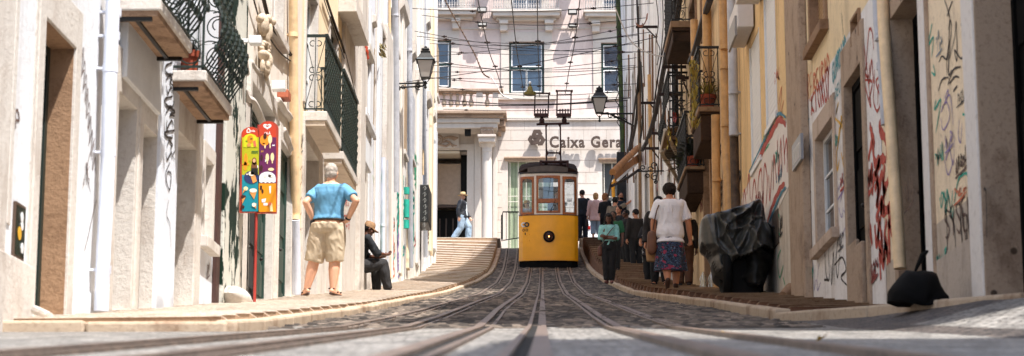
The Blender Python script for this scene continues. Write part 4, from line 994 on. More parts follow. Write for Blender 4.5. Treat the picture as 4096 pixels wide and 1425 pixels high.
# doorway interior
mb=MB(); a,b,c,d=DW
FB.box(mb,a+.01,FB.u(1838),FB.z(1800,800),d-.35,1.2,1.3); mb.build('entrance_panel',plain('beige entrance panel','#bda58e',.8,var=.1),bank)
mb=MB(); FB.box(mb,FB.u(1840),b-.01,c,d-.02,1.0,1.1); FB.box(mb,a+.01,FB.u(1838),c,FB.z(1800,815),1.7,1.75); mb.build('entrance_dark',BLACK,bank)
mb=MB(); 
for u in (FB.u(1752),FB.u(1778),FB.u(1806)): FB.box(mb,u-.03,u+.03,c,FB.z(1800,850),1.6,1.68)
FB.box(mb,a+.02,FB.u(1838),FB.z(1800,812),FB.z(1800,803),1.15,1.3)
mb.build('entrance_door',plain('brown glazed door frame','#4a3524',.5),bank)
mb=MB(); FB.box(mb,a+.01,FB.u(1838),d-.12,d-.02,.02,1.2); mb.build('entrance_ceiling',plain('cream ceiling','#cdbfa9',.8),bank)
surround(FB,bank,a,b,c,d,.3,.30,TRIM,lint=.25,proud=.1,name='entrance_frame',inner=.0)
mb=MB(); FB.box(mb,FB.u(1868)+.31,FB.u(1924),10.4,FB.z(1850,480),-.12,0); FB.box(mb,FB.u(1972),FB.u(1986),10.4,FB.z(1900,520),-.3,0); mb.build('portal_pilaster',TRIM,bank,bevel=.02)
# portico
PF=Plane('F',80.6)
mb=MB(); a,b=-9.0,PF.u(2012)
PF.box(mb,a,PF.u(1990),PF.z(1800,513),PF.z(1800,493),-.02,1.4); PF.box(mb,a,PF.u(1998),PF.z(1800,493),PF.z(1800,474),-.12,1.4)
po=mb.build('portico',TRIM,bank,bevel=.02)
mb=MB(); PF.box(mb,a,PF.u(2014),PF.z(1800,474),PF.z(1800,462),-.26,1.4); PF.box(mb,a,PF.u(2026),PF.z(1800,462),PF.z(1800,450),-.42,1.4); 
PF.box(mb,PF.u(1990),PF.u(2003),PF.z(1900,520),PF.z(1900,500),.5,1.4);PF.box(mb,PF.u(1990),PF.u(2020),PF.z(1900,500),PF.z(1900,476),.3,1.4); mb.build('cornice',TRIMD,po,bevel=.02)
mb=MB(); PF.box(mb,a,PF.u(2002),PF.z(1800,449),PF.z(1800,432),-.1,.3); mb.build('balustrade_base',TRIM,po,bevel=.015)
mb=MB(); PF.box(mb,a,PF.u(2012),PF.z(1800,368),PF.z(1800,358),-.16,.34); PF.box(mb,a,PF.u(2004),PF.z(1800,372),PF.z(1800,368),-.08,.28); mb.build('balustrade_rail',TRIMD,po,bevel=.015)
mb=MB()
for x0,x1 in ((1733,1750),(1904,1930),(1970,1992)): PF.box(mb,PF.u(x0),PF.u(x1),PF.z(1800,432),PF.z(1800,371),-.06,.26)
mb.build('balustrade_pier',TRIM,po,bevel=.02)
zb=PF.z(1800,432);hb=PF.z(1800,372)-zb
pr=[(.1,0),(.1,.06),(.06,.09),(.055,.14),(.105,.3),(.1,.42),(.055,.62),(.045,.78),(.07,.84),(.05,.88),(.09,.93),(.09,1)]
for x in (1774,1802,1828,1856,1883,1948):
    mb=MB(); mb.lathe((PF.u(x),80.7,zb),[(r,h*hb) for r,h in pr],12); mb.build('baluster',plaster('baluster stone','#a89683','#6f5a48',.5,4,.6,.4,.5),po,smooth=True)
# column + capital block
mb=MB(); xc=PF.u(1947,800); r0=(PF.u(1968,800)-PF.u(1925,800))/2; zt=PF.z(1947,598)
mb.lathe((xc,80.95,10.5),[(r0*1.25,0),(r0*1.25,.25),(r0*1.1,.4),(r0,.5),(r0*.99,2.5),(r0*.9,zt-10.5-.02)],24)
mb.build('column',TRIM,po,smooth=True)
mb=MB(); mb.lathe((xc,80.95,zt),[(r0*.92,-.08),(r0*1.0,-.04),(r0*.95,0),(r0*.95,.12),(r0*1.3,.26),(r0*1.35,.3)],24); PF.box(mb,xc-r0*1.55,xc+r0*1.55,zt+.3,zt+.5,-.12,.95); PF.box(mb,xc-r0*1.7,xc+r0*1.7,zt+.5,zt+.6,-.2,1)
mb.build('capital',TRIM,po,bevel=.01)
mb=MB(); z1=PF.z(1947,552); z2=PF.z(1947,520); PF.box(mb,xc-r0*1.15,xc+r0*1.15,zt+.6,PF.z(1947,513),0,.9); mb.build('entablature_block',TRIM,po,bevel=.01)
mb=MB()
for i in range(3):
    for j,(zz,rz) in enumerate(((z1+.10,.17),(z2-.1,.1))):
        u=xc-r0*.75+i*r0*.75; pts=[PF.T(u+.075*math.cos(t_*math.pi/7),zz+rz*math.sin(t_*math.pi/7),-.02) for t_ in range(15)]; mb.tube(pts,.022,6)
        mb.ball(PF.T(u,zz,-.005),(.05,.03,rz*.7),8,6)
PF.box(mb,xc-r0*1.2,xc+r0*1.2,z2+.05,z2+.12,-.05,.3)
mb.build('carved_frieze',TRIMD,po,smooth=False)
# carved relief over the door
RL=Plane('F',81.75)
mb=MB(); RL.box(mb,RL.u(1700),RL.u(1835),RL.z(1800,592),RL.z(1800,532),0,.3); mb.build('relief_panel',TRIM,bank)
mb=MB(); c0=RL.px(1752,560)
mb.tube([RL.T(c0[0]+.2*math.cos(k*.4),c0[1]+.2*math.sin(k*.4),-.03) for k in range(17)],.035,6); mb.tube([RL.T(c0[0]+.11*math.cos(k*.5),c0[1]+.11*math.sin(k*.5),-.03) for k in range(13)],.03,6)
for k in range(16):
    f=k/15; p0=RL.px(1770+f*45,560-8*math.sin(f*3)+4*f); p1=RL.px(1782+f*52,545-6*f*0+10*abs(f-.5)); mb.tube([RL.T(*p0,-.02),RL.T((p0[0]+p1[0])/2+.04,(p0[1]+p1[1])/2+.03,-.05),RL.T(*p1,-.02)],[.03,.04,.01],5)
mb.tube([RL.T(*RL.px(x,y),-.04) for x,y in ((1735,572),(1760,580),(1785,585),(1800,575),(1815,582),(1828,584))],[.03,.05,.05,.06,.04,.02],7)
mb.tube([RL.T(*RL.px(x,y),-.04) for x,y in ((1768,572),(1785,565),(1800,570),(1812,590))],[.02,.05,.05,.02],7)
mb.build('relief_carving',TRIMD,bank,smooth=True)
mb=MB(); PF.box(mb,PF.u(1857),PF.u(1881),PF.z(1870,536),PF.z(1870,508),.2,.55); PF.box(mb,PF.u(1857),PF.u(1881),PF.z(1870,508),PF.z(1870,499),.1,.6); tag(mb.build('lamp_box',BLACK,None,bevel=.02),'black square lamp box under the portico beside the capital','lamp')
def fflood(px,py,label,out,h):
    u,z=FB.px(px,py,-out); t=thing('floodlight',label,'floodlight',FB.T(u,z,-out),'floodlights on the bank front')
    mb=MB(); FB.box(mb,u-.02,u+.02,z-.03,z+.03,-out,0); mb.build('bracket',IRON,t)
    mb=MB(); mb.hexa([(u-.2,82-out-.2,z-h),(u+.2,82-out-.2,z-h),(u+.17,82-out+.16,z-h*.8),(u-.17,82-out+.16,z-h*.8),(u-.2,82-out-.2,z+.05),(u+.2,82-out-.2,z+.05),(u+.17,82-out+.16,z+h*.8),(u-.17,82-out+.16,z+h*.8)]); mb.build('housing',IRON,t,bevel=.015)
    mb=MB(); mb.box(u-.15,u+.15,82-out-.215,82-out-.205,z-h*.8,z); mb.build('lens',plain('floodlight lens','#b3aea5',.3),t)
fflood(1929,37,'upper floodlight between the left and middle balconies of the bank',.5,.17); fflood(1930,98,'lower floodlight between the left and middle windows of the bank',.35,.1)
fflood(2290,45,'upper floodlight between the middle and right balconies of the bank',.5,.17); fflood(2292,102,'lower floodlight between the middle and right windows of the bank',.35,.1)
# boards added above the view to cast slanting bars of shade
for i,(px,lab) in enumerate(((2000,'left'),(2330,'right'))):
    u=FB.u(px,60)+.0
    t=thing('shade_board',f'added unseen dark canopy board high on the bank front, {lab} of the pair','shading',FB.T(u,24.6,-.7),'canopy boards high on the bank')
    mb=MB(); FB.box(mb,u-.3,u+.25,24.55,24.62,-1.5,0); mb.build('board',IRON,t)
    mb=MB(); mb.tube([FB.T(u,24.55,-1.4),FB.T(u,23.9,0)],.02,6); mb.build('stay',IRON,t)
# lettering and emblem
SGN=plaster('weathered bronze letters','#51443d','#231b17',.6,5,.6,.4,.5)
sg=thing('bank_sign','bank name in large weathered bronze letters with an interlaced hexagon emblem','sign',FB.T(*FB.px(2200,570),-.15))
text3d('Caixa Geral',FB,2198,2500,594,44,SGN,sg,'lettering',d=-.30,ext=.10,off=.028)
mb=MB()
def emb(pts,dz):
    Q=[FB.px(2147+x*33,558-y*33) for x,y in pts]
    n=len(Q); W=.078; L_=[];R_=[]
    for i,(u,z) in enumerate(Q):
        a=Vector(Q[max(i-1,0)]);b=Vector(Q[min(i+1,n-1)]);
        if 0<i<n-1:
            d1_=(Vector(Q[i])-a).normalized(); d2_=(b-Vector(Q[i])).normalized(); m_=(d1_+d2_).normalized(); k=W/max(.5,m_.dot(d1_))
        else: m_=(b-a).normalized(); k=W
        nn=Vector((-m_.y,m_.x))*k; L_.append((u+nn.x,z+nn.y)); R_.append((u-nn.x,z-nn.y))
    rings=[[FB.T(*L_[i],dz-.1),FB.T(*R_[i],dz-.1),FB.T(*R_[i],dz),FB.T(*L_[i],dz)] for i in range(n)]
    mb.loft(rings)
base=[(-.02,-.35),(-.42,.28),(-.2,.8),(.28,.8),(.5,.42)]
for k in range(3):
    a=-2*math.pi/3*k; emb([(x*math.cos(a)-y*math.sin(a),x*math.sin(a)+y*math.cos(a)) for x,y in base],-.2-.012*k)
mb.build('emblem',SGN,sg)
# ================================================================== RIGHT ROW
PR=Plane('R',2.9); P=PR
GW_='buildings along the right pavement'
RA_=plaster('orange tan plaster','#cf9d6a','#85603f',.35,1.3,.3,.25,.4)
RWH=plaster('greyish white plaster','#d6d0ca','#7a6450',.45,1.4,.15,.3,.5)
def zr(px,py): return P.z(px,py)
zsplit=P.z(3448,20)*.5+P.z(3204,469)*.5
# ---- nearest building
A1=thing('plaster_building','nearest right hand building, tan plaster with thick stone door jambs and black scribbles','building',(2.9,14,RW(14)),GW_)
o1=(11.9-.9,P.u(3925),.9,6.5,.26) ; 
dR2=(P.u(3715,500),P.u(3583,500),1.2,P.z(3583,52),.2)
dR2=(min(dR2[0],dR2[1]),max(dR2[0],dR2[1]),1.2,P.z(3583,52),.24)
xa=P.u(3530)
TWOA=plaster('tan over grey plaster','#b8aa9a','#6b5748',.5,2.2,.3,.4,.6,two=('#e8d4b6',P.z(3800,855)),patch=('#9b8672',.70,3))
wall(P,'wall',A1,10.4,xa,.7,13.5,[(10.9,P.u(3925,500),1.0,6.2,.30),dR2],TWOA)
surround(P,A1,10.9,P.u(3925,500),1.0,6.2,.30,.26,GSTONE,lint=.3,proud=.02); door(P,A1,10.9,P.u(3925,500),1.4,6.2,.30,plain('black door','#040303',.8,spec=.1))
surround(P,A1,*dR2[:4],.24,.15,GSTONE,lint=.5,proud=.02); door(P,A1,dR2[0],dR2[1],1.6,dR2[3],.24,plain('black door','#040303',.8,spec=.1))
mb=MB(); P.box(mb,P.u(3880,500),P.u(3925,500)+.0,1.2,13,-.035,0); P.box(mb,P.u(3700,500),P.u(3722,500),1.2,13,-.03,0); mb.build('pilaster',RWH,A1,bevel=.01)
mb=MB(); P.box(mb,P.u(3905,1100),P.u(3735,1100),1.5,P.z(3800,1010),-.012,0) if P.u(3905,1100)<P.u(3735,1100) else None; mb.build('plinth',plaster('grey cement plinth','#b5a89b','#5a483a',.5,3,.5,.4,.7),A1)
mb=MB()
sc=lambda pts,w=.014: scrawl(mb,P,pts,w)
for pts in ([(3790,65),(3805,20),(3812,5)],[(3780,0),(3800,70),(3795,120)],[(3758,248),(3770,225),(3790,235),(3800,160),(3788,240),(3790,300)],[(3795,300),(3803,180),(3807,100),(3800,100),(3795,290),(3808,280)],[(3800,235),(3820,150),(3826,90),(3830,240),(3820,200),(3847,235),(3862,190),(3845,95)],[(3755,365),(3770,320),(3795,310)],[(3793,340),(3815,280),(3845,268)],[(3800,335),(3820,308),(3838,310)],[(3815,365),(3830,345)]): sc(pts,.018)
for pts in ([(3790,800),(3780,840),(3788,870),(3792,1000)],[(3812,820),(3800,860),(3818,900),(3830,1110)],[(3840,800),(3846,900),(3852,1000)],[(3852,830),(3870,1010),(3868,860),(3880,940)],[(3890,790),(3895,760),(3905,940)],[(3925,800),(3945,760),(3950,950)]): sc(pts,.022)
mb.build('graffiti',ink,A1,recalc=False)
mb=MB()
tagtext(mb,P,'SYSEMAE',(3782,960),(3945,880),(3778,850),(3930,740),.026)
mb.build('graffiti',ink2,A1,recalc=False)
mb=MB()
for pts in ([(3730,95),(3715,180),(3735,150),(3728,230)],[(3735,260),(3742,300),(3728,290)],[(3745,400),(3740,440),(3765,400),(3745,530)],[(3852,457),(3868,470),(3880,550)],[(3765,800),(3770,770),(3785,800),(3790,760),(3800,810)],[(3760,790),(3768,830),(3778,770),(3786,850),(3795,780),(3806,850),(3812,760)],[(3810,880),(3830,740),(3850,700),(3880,700),(3888,760),(3870,700)]): sc(pts,.022)
mb.build('graffiti',tealp,A1,recalc=False)
mb=MB()
for pts in ([(3780,395),(3795,360),(3785,420)],[(3765,450),(3800,380),(3815,500)],[(3770,430),(3790,410),(3800,470),(3775,520),(3765,470)],[(3840,480),(3835,540),(3845,570),(3850,490)],[(3790,580),(3785,640),(3800,600),(3815,660),(3820,540)],[(3780,640),(3795,700),(3815,640)]): sc(pts,.014)
mb.build('graffiti',purp,A1,recalc=False)
# near edge building bits: tan pipe
pipe(P,A1,[(3528,-60),(3535,100),(3548,300),(3562,480),(3577,700),(3590,900),(3600,1075)],.05,PIPEC,[],d=-.07)
# ---- two tone building
A2=thing('two_tone_building','building painted yellow above and white below with red tags and a white framed window','building',(2.9,20,RW(20)),GW_)
d3=tuple(sorted((P.u(3462,600),P.u(3390,600))))
op3=(d3[0],d3[1],1.5,P.z(3392,330),.13); w4=tuple(sorted((P.u(3342,700),P.u(3268,700)))); op4=(w4[0],w4[1],P.z(3271,1000),P.z(3275,545),.14)
op5=(P.u(3224,200),P.u(3205,200),P.z(3206,255),P.z(3206,158),.05); op6=(P.u(3306,60),P.u(3247,60),P.z(3247,200),8.5,.12); op7=(P.u(3445,150),P.u(3415,150),P.z(3415,190),P.z(3415,85),.1)
xb=P.u(3170)
xb2=P.u(3532)
TWOB=plaster('yellow over white plaster','#e0dcd8','#8d7a68',.5,1.7,.2,.35,.5,two=('#e4cda6',zsplit),patch=('#94806c',.69,3))
wall(P,'wall',A2,xb2,xb,1.2,15,[op3,op4,op5,op6,op7],TWOB)
surround(P,A2,*op3[:4],.13,.13,GSTONE,lint=.36,proud=.025); door(P,A2,op3[0],op3[1],2.0,op3[3],.13,plain('black door','#040303',.8,spec=.1))
surround(P,A2,*op4[:4],.14,.12,plaster('pale brown stone frame','#bca896','#6b4e38',.5,3,.6,.4,.5),sill=True,lint=.2,proud=.02); window(P,A2,*op4[:4],.14,WHITEP,GLASSD,2,3,.045)
surround(P,A2,*op5[:4],.05,.035,BSTONE); mb=MB(); P.box(mb,*sorted(op5[:2]),op5[2],op5[3],.02,.045); mb.build('vent_cover',WHITEP,A2)
surround(P,A2,*op6[:4],.12,.1,BSTONE,sill=True); 
mb=MB(); z=op6[2]
while z<op6[3]-.03: P.box(mb,min(op6[:2])+.013,max(op6[:2])-.013,z,z+.03,.07,.1); z+=.045
mb.build('roller_shutter',plain('tan roller shutter','#a9855c',.6),A2)
surround(P,A2,*op7[:4],.1,.02,BSTONE); 
mb=MB(); P.box(mb,P.u(3470,1150),P.u(3440,1150),1.6,P.z(3440,985),-.05,0) if P.u(3470)<P.u(3440) else None; P.box(mb,P.u(3407,1000),P.u(3440,1000),1.7,P.z(3407,985),-.10,.0) if P.u(3407,1000)<P.u(3440,1000) else P.box(mb,P.u(3440,1000),P.u(3407,1000),1.7,P.z(3407,985),-.04,.0); mb.build('plinth_block',GSTONE,A2,bevel=.015)
mb=MB(); P.box(mb,P.u(3206,600,-.09),P.u(3150,600,-.09),1.9,15.5,-.09,.0); mb.build('stone_pilaster',GSTONE,A2,bevel=.015)
for dx in (-.35,): pass
# intercom
mb=MB(); P.box(mb,P.u(3204,640,-.12),P.u(3168,640,-.12),P.z(3168,688,-.12),P.z(3168,585,-.12),-.12,-.09); oi=mb.build('intercom',plain('brushed metal','#8d8d90',.4,.4),A2)
mb=MB(); 
for k in range(6): P.box(mb,P.u(3202,640,-.12)+.05,P.u(3168,640,-.12)-.12,P.z(3168,670,-.12)+k*.028,P.z(3168,670,-.12)+k*.028+.008,-.124,-.12)
mb.build('intercom_button',plain('intercom label','#e6e2da',.4),oi)
# graffiti on it
mb=MB()
tagtext(mb,P,'KIOXUZ.',(3246,462),(3340,372),(3246,385),(3326,262),.05)
for pts in ([(3462,300),(3470,200),(3478,120),(3490,130),(3496,200)],[(3470,250),(3462,290),(3475,310),(3480,250)],[(3458,180),(3470,290),(3478,330),(3488,240),(3495,330),(3500,280)],[(3460,320),(3490,330),(3478,400),(3485,420),(3470,300)],[(3478,410),(3460,330),(3455,250)],[(3500,320),(3495,400),(3510,445),(3525,400),(3515,340),(3512,420)],[(3515,310),(3505,330),(3520,380)]): scrawl(mb,P,pts,.028)
for pts in ([(3480,500),(3490,540),(3500,580)],[(3530,460),(3520,520),(3545,560),(3550,640)],[(3475,640),(3490,570),(3500,650),(3520,640),(3500,700)],[(3505,700),(3525,640),(3545,640)],[(3500,760),(3515,720),(3510,820),(3530,690),(3538,860)],[(3545,750),(3525,840),(3560,830),(3570,760)],[(3505,880),(3530,800),(3520,900)],[(3515,860),(3515,960),(3530,1000),(3528,920)],[(3548,880),(3540,960),(3560,1030),(3555,900),(3570,940)],[(3525,1120),(3520,1010),(3535,1060),(3540,980)],[(3470,1000),(3478,900),(3490,980)],[(3490,780),(3500,700),(3515,760),(3505,830)],[(3540,660),(3535,760),(3555,720)],[(3500,900),(3508,980),(3520,900),(3530,990)],[(3555,820),(3560,900),(3572,830)],[(3535,1050),(3545,960),(3552,1060)]): scrawl(mb,P,pts,.095)
mb.build('graffiti',redp,A2,recalc=False)
mb=MB()
tagtext(mb,P,'JURE',(3217,440),(3250,395),(3215,330),(3248,290),.02); tagtext(mb,P,'BEIRAO',(3255,385),(3322,290),(3254,305),(3316,215),.04)
mb.build('graffiti',orgp,A2,recalc=False)
mb=MB(); tagtext(mb,P,'GUARDIAO',(3330,335),(3390,205),(3330,260),(3382,140),.035); tagtext(mb,P,'DEUS',(3340,400),(3372,350),(3342,360),(3370,300),.02); tagtext(mb,P,'SOL',(3214,525),(3240,470),(3214,470),(3240,420),.02)
mb.build('graffiti',plain('teal marker','#3b8c93',.7),A2,recalc=False)
mb=MB()
for pts in ([(3355,410),(3345,455),(3352,420)],[(3338,470),(3365,500),(3358,520),(3352,590)],[(3382,420),(3375,520),(3365,470),(3385,480)],[(3350,600),(3372,450)],[(3348,600),(3350,680),(3358,640)],[(3366,610),(3380,680),(3385,600),(3370,640)]): scrawl(mb,P,pts,.035)
mb.build('graffiti',yelp,A2,recalc=False)
mb=MB()
for pts in ([(3355,740),(3350,800),(3370,770),(3362,810)],[(3355,760),(3370,720),(3376,760),(3360,790)],[(3375,840),(3390,880),(3372,940)],[(3356,830),(3368,870),(3374,830)],[(3262,1060),(3258,1160),(3266,1120),(3272,1165)],[(3275,1060),(3270,1160),(3284,1130)]): scrawl(mb,P,pts,.016)
mb.build('graffiti',purp,A2,recalc=False)
mb=MB()
for pts in ([(3300,1000),(3306,1100),(3318,1115),(3315,1000)],[(3298,1120),(3312,1120)],[(3325,1060),(3328,1140),(3335,1010),(3338,1140)],[(3352,960),(3345,1050),(3352,1110),(3360,1000)],[(3340,1060),(3370,1030),(3385,1080),(3365,1110),(3388,1140)],[(3225,600),(3232,660),(3242,720),(3230,740),(3246,770)],[(3226,640),(3240,620),(3235,700)],[(3224,560),(3236,620),(3240,580)]): scrawl(mb,P,pts,.026)
mb.build('graffiti',ink,A2,recalc=False)
pipe(P,A2,[(3506,-60),(3512,100),(3520,160)],.04,PIPEG,[(3518,150)],d=-.06); pipe(P,A2,[(3522,170),(3530,300),(3540,500)],.035,PIPEG,[(3524,265)],d=-.05)
# ---- yellow building with big mural graffiti
A3=thing('yellow_building','yellow building with white roller shutters and a big red mural behind the covered motorcycle','building',(2.9,26,RW(26)),GW_)
xc_=P.u(2968)
zA3=P.z(3040,640)
ops=[(P.u(3106,300),P.u(3064,300),P.z(3064,530),P.z(3064,-40)+1,.05),(P.u(3040,300),P.u(3002,300),P.z(3002,700),P.z(3002,190),.05)]
wall(P,'wall',A3,xb,xc_,1.9,15.5,[tuple([*sorted(o[:2]),*o[2:]]) for o in ops],plaster('ochre over cream plaster','#c9c0b2','#7b5f45',.6,1.8,.2,.4,.5,two=('#dfbf8e',P.z(3070,600)),patch=('#8f7256',.66,2.5)))
for o in ops:
    a,b=sorted(o[:2]); mb=MB(); z=o[2]
    while z<o[3]-.05: P.box(mb,a+.01,b-.01,z,z+.062,.012,.046); z+=.07
    so2=mb.build('roller_shutter',plain('white roller shutter','#d9d8d6',.5),A3)
    mb=MB(); P.box(mb,a-.02,a+.01,o[2]-.05,o[3],-.01,.03); P.box(mb,b-.01,b+.02,o[2]-.05,o[3],-.01,.03); P.box(mb,a-.05,b+.05,o[2]-.07,o[2],-.03,.03); mb.build('shutter_frame',WHITEP,so2)
mb=MB()
MU=[P.px(*q) for q in [(2966,800),(3040,640),(3120,480),(3160,500),(3160,740),(3085,900),(2966,1000)]]
mb.prism(MU,P.T,-.006,-.002); mb.build('mural_ground',whitep,A3)
mb=MB()
ribbon(mb,P,[P.px(*q) for q in [(3003,700),(3030,650),(3090,530),(3120,480),(3146,500)]],.10,-.010,smooth=True)
for pts in ([(2972,860),(2980,760),(2990,850)],[(2990,780),(2998,700),(3004,800)],[(3140,620),(3150,560),(3152,690)],[(3008,830),(3020,720),(3032,820)],[(3034,840),(3036,720),(3048,680),(3052,780)],[(3056,820),(3060,660),(3072,720),(3066,830)],[(3078,700),(3082,800),(3092,640)],[(3096,760),(3098,620),(3108,720)],[(3112,560),(3118,700),(3126,560),(3132,690)],[(3136,540),(3142,660)]): ribbon(mb,P,[P.px(*q) for q in pts],.055,-.010)
ribbon(mb,P,[P.px(*q) for q in [(3072,890),(3090,830),(3120,760),(3142,735)]],.09,-.010)
mb.build('mural_letters',redp,A3,recalc=False)
mb=MB(); ribbon(mb,P,[P.px(*q) for q in [(3000,690),(3028,630),(3088,505),(3118,455),(3146,470)]],.05,-.014); ribbon(mb,P,[P.px(*q) for q in [(3076,905),(3098,845),(3128,775),(3148,750)]],.05,-.014)
mb.build('mural_outline',plain('blue green spray','#2d6f83',.7),A3,recalc=False)
mb=MB()
for pts in ([(3112,830),(3102,880),(3122,940),(3118,860),(3108,900)],[(3125,1000),(3112,1040),(3120,1110),(3135,1060)],[(3134,1110),(3142,1140)]): scrawl(mb,P,pts,.03,-.006)
mb.build('graffiti',greenp,A3,recalc=False)
mb=MB()
for pts in ([(3108,820),(3115,780),(3122,840)],[(3115,420),(3128,350),(3122,460),(3136,400)],[(3098,480),(3108,440)]): scrawl(mb,P,pts,.03,-.006)
mb.build('graffiti',orgp,A3,recalc=False)
# small dark opening
mb=MB(); P.box(mb,P.u(3116,900),P.u(3092,900),P.z(3094,1000),P.z(3094,860),-.012,0); mb.build('vent_hatch',plain('dark hatch','#4a3c30',.7,var=.3),A3)
# AC unit
def boxthing(name,label,cat,P,px0,px1,py0,py1,d0,d1,mat,grp=None):
    ua,ub=sorted((P.u(px0,(py0+py1)/2),P.u(px1,(py0+py1)/2))); t=thing(name,label,cat,P.T((ua+ub)/2,P.z(px0,py1),0),grp)
    mb=MB(); P.box(mb,ua,ub,P.z(px0,py1),P.z(px0,py0),d0,d1); mb.build('casing',mat,t,bevel=.012); return t,ua,ub
ac,ua,ub=boxthing('air_conditioner','white air conditioner box high on the right wall beside the grey pipe','air conditioner',PR,2985,3022,75,195,-.24,-.02,plain('white plastic casing','#cfcac6',.5,var=.05))
mb=MB(); 
mb.box(2.63,2.66,ua+.1,ub-.1,P.z(3000,185),P.z(3000,105))
mb.build('grille',plain('grey plastic','#908b86',.5),ac)
ac2,ua,ub=boxthing('air_conditioner','second white air conditioner box cut by the top of the picture','air conditioner',PR,3040,3068,-90,22,-.33,-.02,plain('white plastic casing','#cfcac6',.5))
# ---- ochre building with balconies
A4=thing('ochre_building','ochre building with stacked iron balconies full of plants and yellow drainpipes','building',(2.9,36,RW(36)),GW_)
xd=P.u(2720)
ops=[(P.u(2848,900),P.u(2822,900),RW(31)-.2,P.z(2822,600),.25),(P.u(2765,900),P.u(2742,900),RW(37)-.2,P.z(2742,740),.3),(34.0,35.2,P.z(2790,210)-.2+.1,P.z(2790,210)+2.4,.2),(36.5,38,P.z(2740,590),P.z(2740,590)+2.3,.2)]
wall(P,'wall',A4,xc_,xd,2.4,16.5,[(min(o[:2]),max(o[:2]),o[2],o[3],o[4]) for o in ops],OCH)
for i,o in enumerate(ops): surround(P,A4,*o[:4],o[4],.14,BSTONE); door(P,A4,*sorted(o[:2]),o[2],o[3],o[4],plain('dark green balcony door','#15241c',.5) if i>1 else plain('black door','#040303',.8,spec=.1))
pipe(P,A4,[(2893,-60),(2900,300),(2902,420),(2905,600),(2915,750),(2922,1000)],.075,PIPEY,[(2900,190),(2900,270),(2904,500)],d=-.15,label='bright ochre pipe nearest the camera')
pipe(P,A4,[(2925,-60),(2932,300),(2935,535)],.07,PIPEG,[(2934,370),(2936,535)],d=-.1); pipe(P,A4,[(2936,540),(2950,1150)],.065,plain('rusty iron pipe','#4c3a2c',.7,var=.6,vscale=9,bump=.4),[],d=-.09)
pipe(P,A4,[(2862,460),(2866,800),(2872,1150)],.07,PIPEY,[(2866,720)],d=-.1); pipe(P,A4,[(2826,-60),(2830,300),(2836,470)],.08,PIPEY,[],d=-.1); pipe(P,A4,[(2776,80),(2780,300)],.07,PIPEY,[],d=-.1)
mb=MB()
for q in range(10):
    x=random.choice([2803,2850,2884,2960]); y=random.uniform(560,900); scrawl(mb,P,[(x-5,y),(x+4,y-18),(x,y+14),(x+6,y+4),(x-3,y+30)],.05,-.012)
mb.build('graffiti',ink,A4,recalc=False)
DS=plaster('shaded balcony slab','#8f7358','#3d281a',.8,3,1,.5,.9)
DUS=plaster('shade darkened underside','#3f2e22','#17100a',.8,3,1,.5,.8)  # colour darkened to carry the black shading under the balconies
def bal_px(Y0,L_,dout,ytop,th,h,label,box_=.44,**k):
    PP=Plane('R',2.9-dout); xo=2172+(2.9-dout)/Y0*8000; z=PP.z(xo,ytop)
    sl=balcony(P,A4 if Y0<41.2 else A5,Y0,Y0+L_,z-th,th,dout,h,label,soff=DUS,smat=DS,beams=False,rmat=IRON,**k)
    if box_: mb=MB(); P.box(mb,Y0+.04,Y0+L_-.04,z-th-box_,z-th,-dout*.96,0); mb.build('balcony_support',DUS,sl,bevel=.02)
    return (Y0,Y0+L_,z,sl)
b1=bal_px(32.0,1.7,.33,384,.12,1.0,'balcony with a long leaved potted plant behind its scrolled side',style=1,dense=1)
b2=bal_px(35.2,2.2,.33,638,.08,1.0,'lower balcony crowded with flower pots beside the folded awning',box_=.4,style=1,dense=1)
b3=bal_px(39.0,1.9,.38,508,.1,1.3,'farther balcony with a tall heavy iron frame',box_=0,belly=.1,style=1,dense=1)
b4=bal_px(37.0,2.0,.43,10,.18,1.0,'dark slab of a balcony cut by the top of the picture',box_=.2,style=0,dense=1)
mb=MB()
for k in range(7): P.box(mb,38.97,39.0,b3[2]+.2+k*.17,b3[2]+.225+k*.17,-.38,-.05)
for d in (-.30,-.12): P.box(mb,38.96,38.99,b3[2],b3[2]+1.9,d-.015,d+.015)
mb.build('ladder_bars',IRON,b3[3])
pot('flower_pot',2.72,b1[0]+.25,b1[2]+.005,.14,.24,'terracotta pot with a long leaved plant on the upper right balcony','pots on the right balconies',(60,.55,.012,LEAFY))
pot('flower_pot',2.70,b1[0]+.75,b1[2]+.005,.13,.22,'pot behind the long leaved plant on the upper right balcony','pots on the right balconies',(50,.6,.014,LEAF))
for k in range(4): pot('flower_pot',2.72,b2[0]+.25+k*.5,b2[2]+.005,.12,.22,['pot with dark leaves at the near end of the lower right balcony','second pot from the near end of the lower right balcony','third pot from the near end of the lower right balcony','pot at the far end of the lower right balcony'][k],'pots on the right balconies',(90,.62,.03,[LEAFD,LEAF,LEAFD,LEAF][k]))
mb=MB(); rnd=random.Random(9)
for (px,py,c) in ((2670,523,0),(2676,545,0),(2665,580,0),(2702,570,0),(2690,468,1),(2698,470,1)):
    for k in range(16):
        a=rnd.uniform(0,6.28); uu,zz=PR.px(px+14,py,-.5); r=.09; mb.quad((2.38,uu,zz),(2.36,uu+r*math.cos(a),zz+r*math.sin(a)),(2.34,uu+r*math.cos(a+.3),zz+r*math.sin(a+.3)),(2.37,uu+.02,zz),c)
tag(mb.build('balcony_flowers',[plain('yellow flower','#a9921f',.6),plain('red flower','#8c1f1a',.6)],None,recalc=False),'yellow and red blooms poking through the bars of the lower right balcony','flowers')
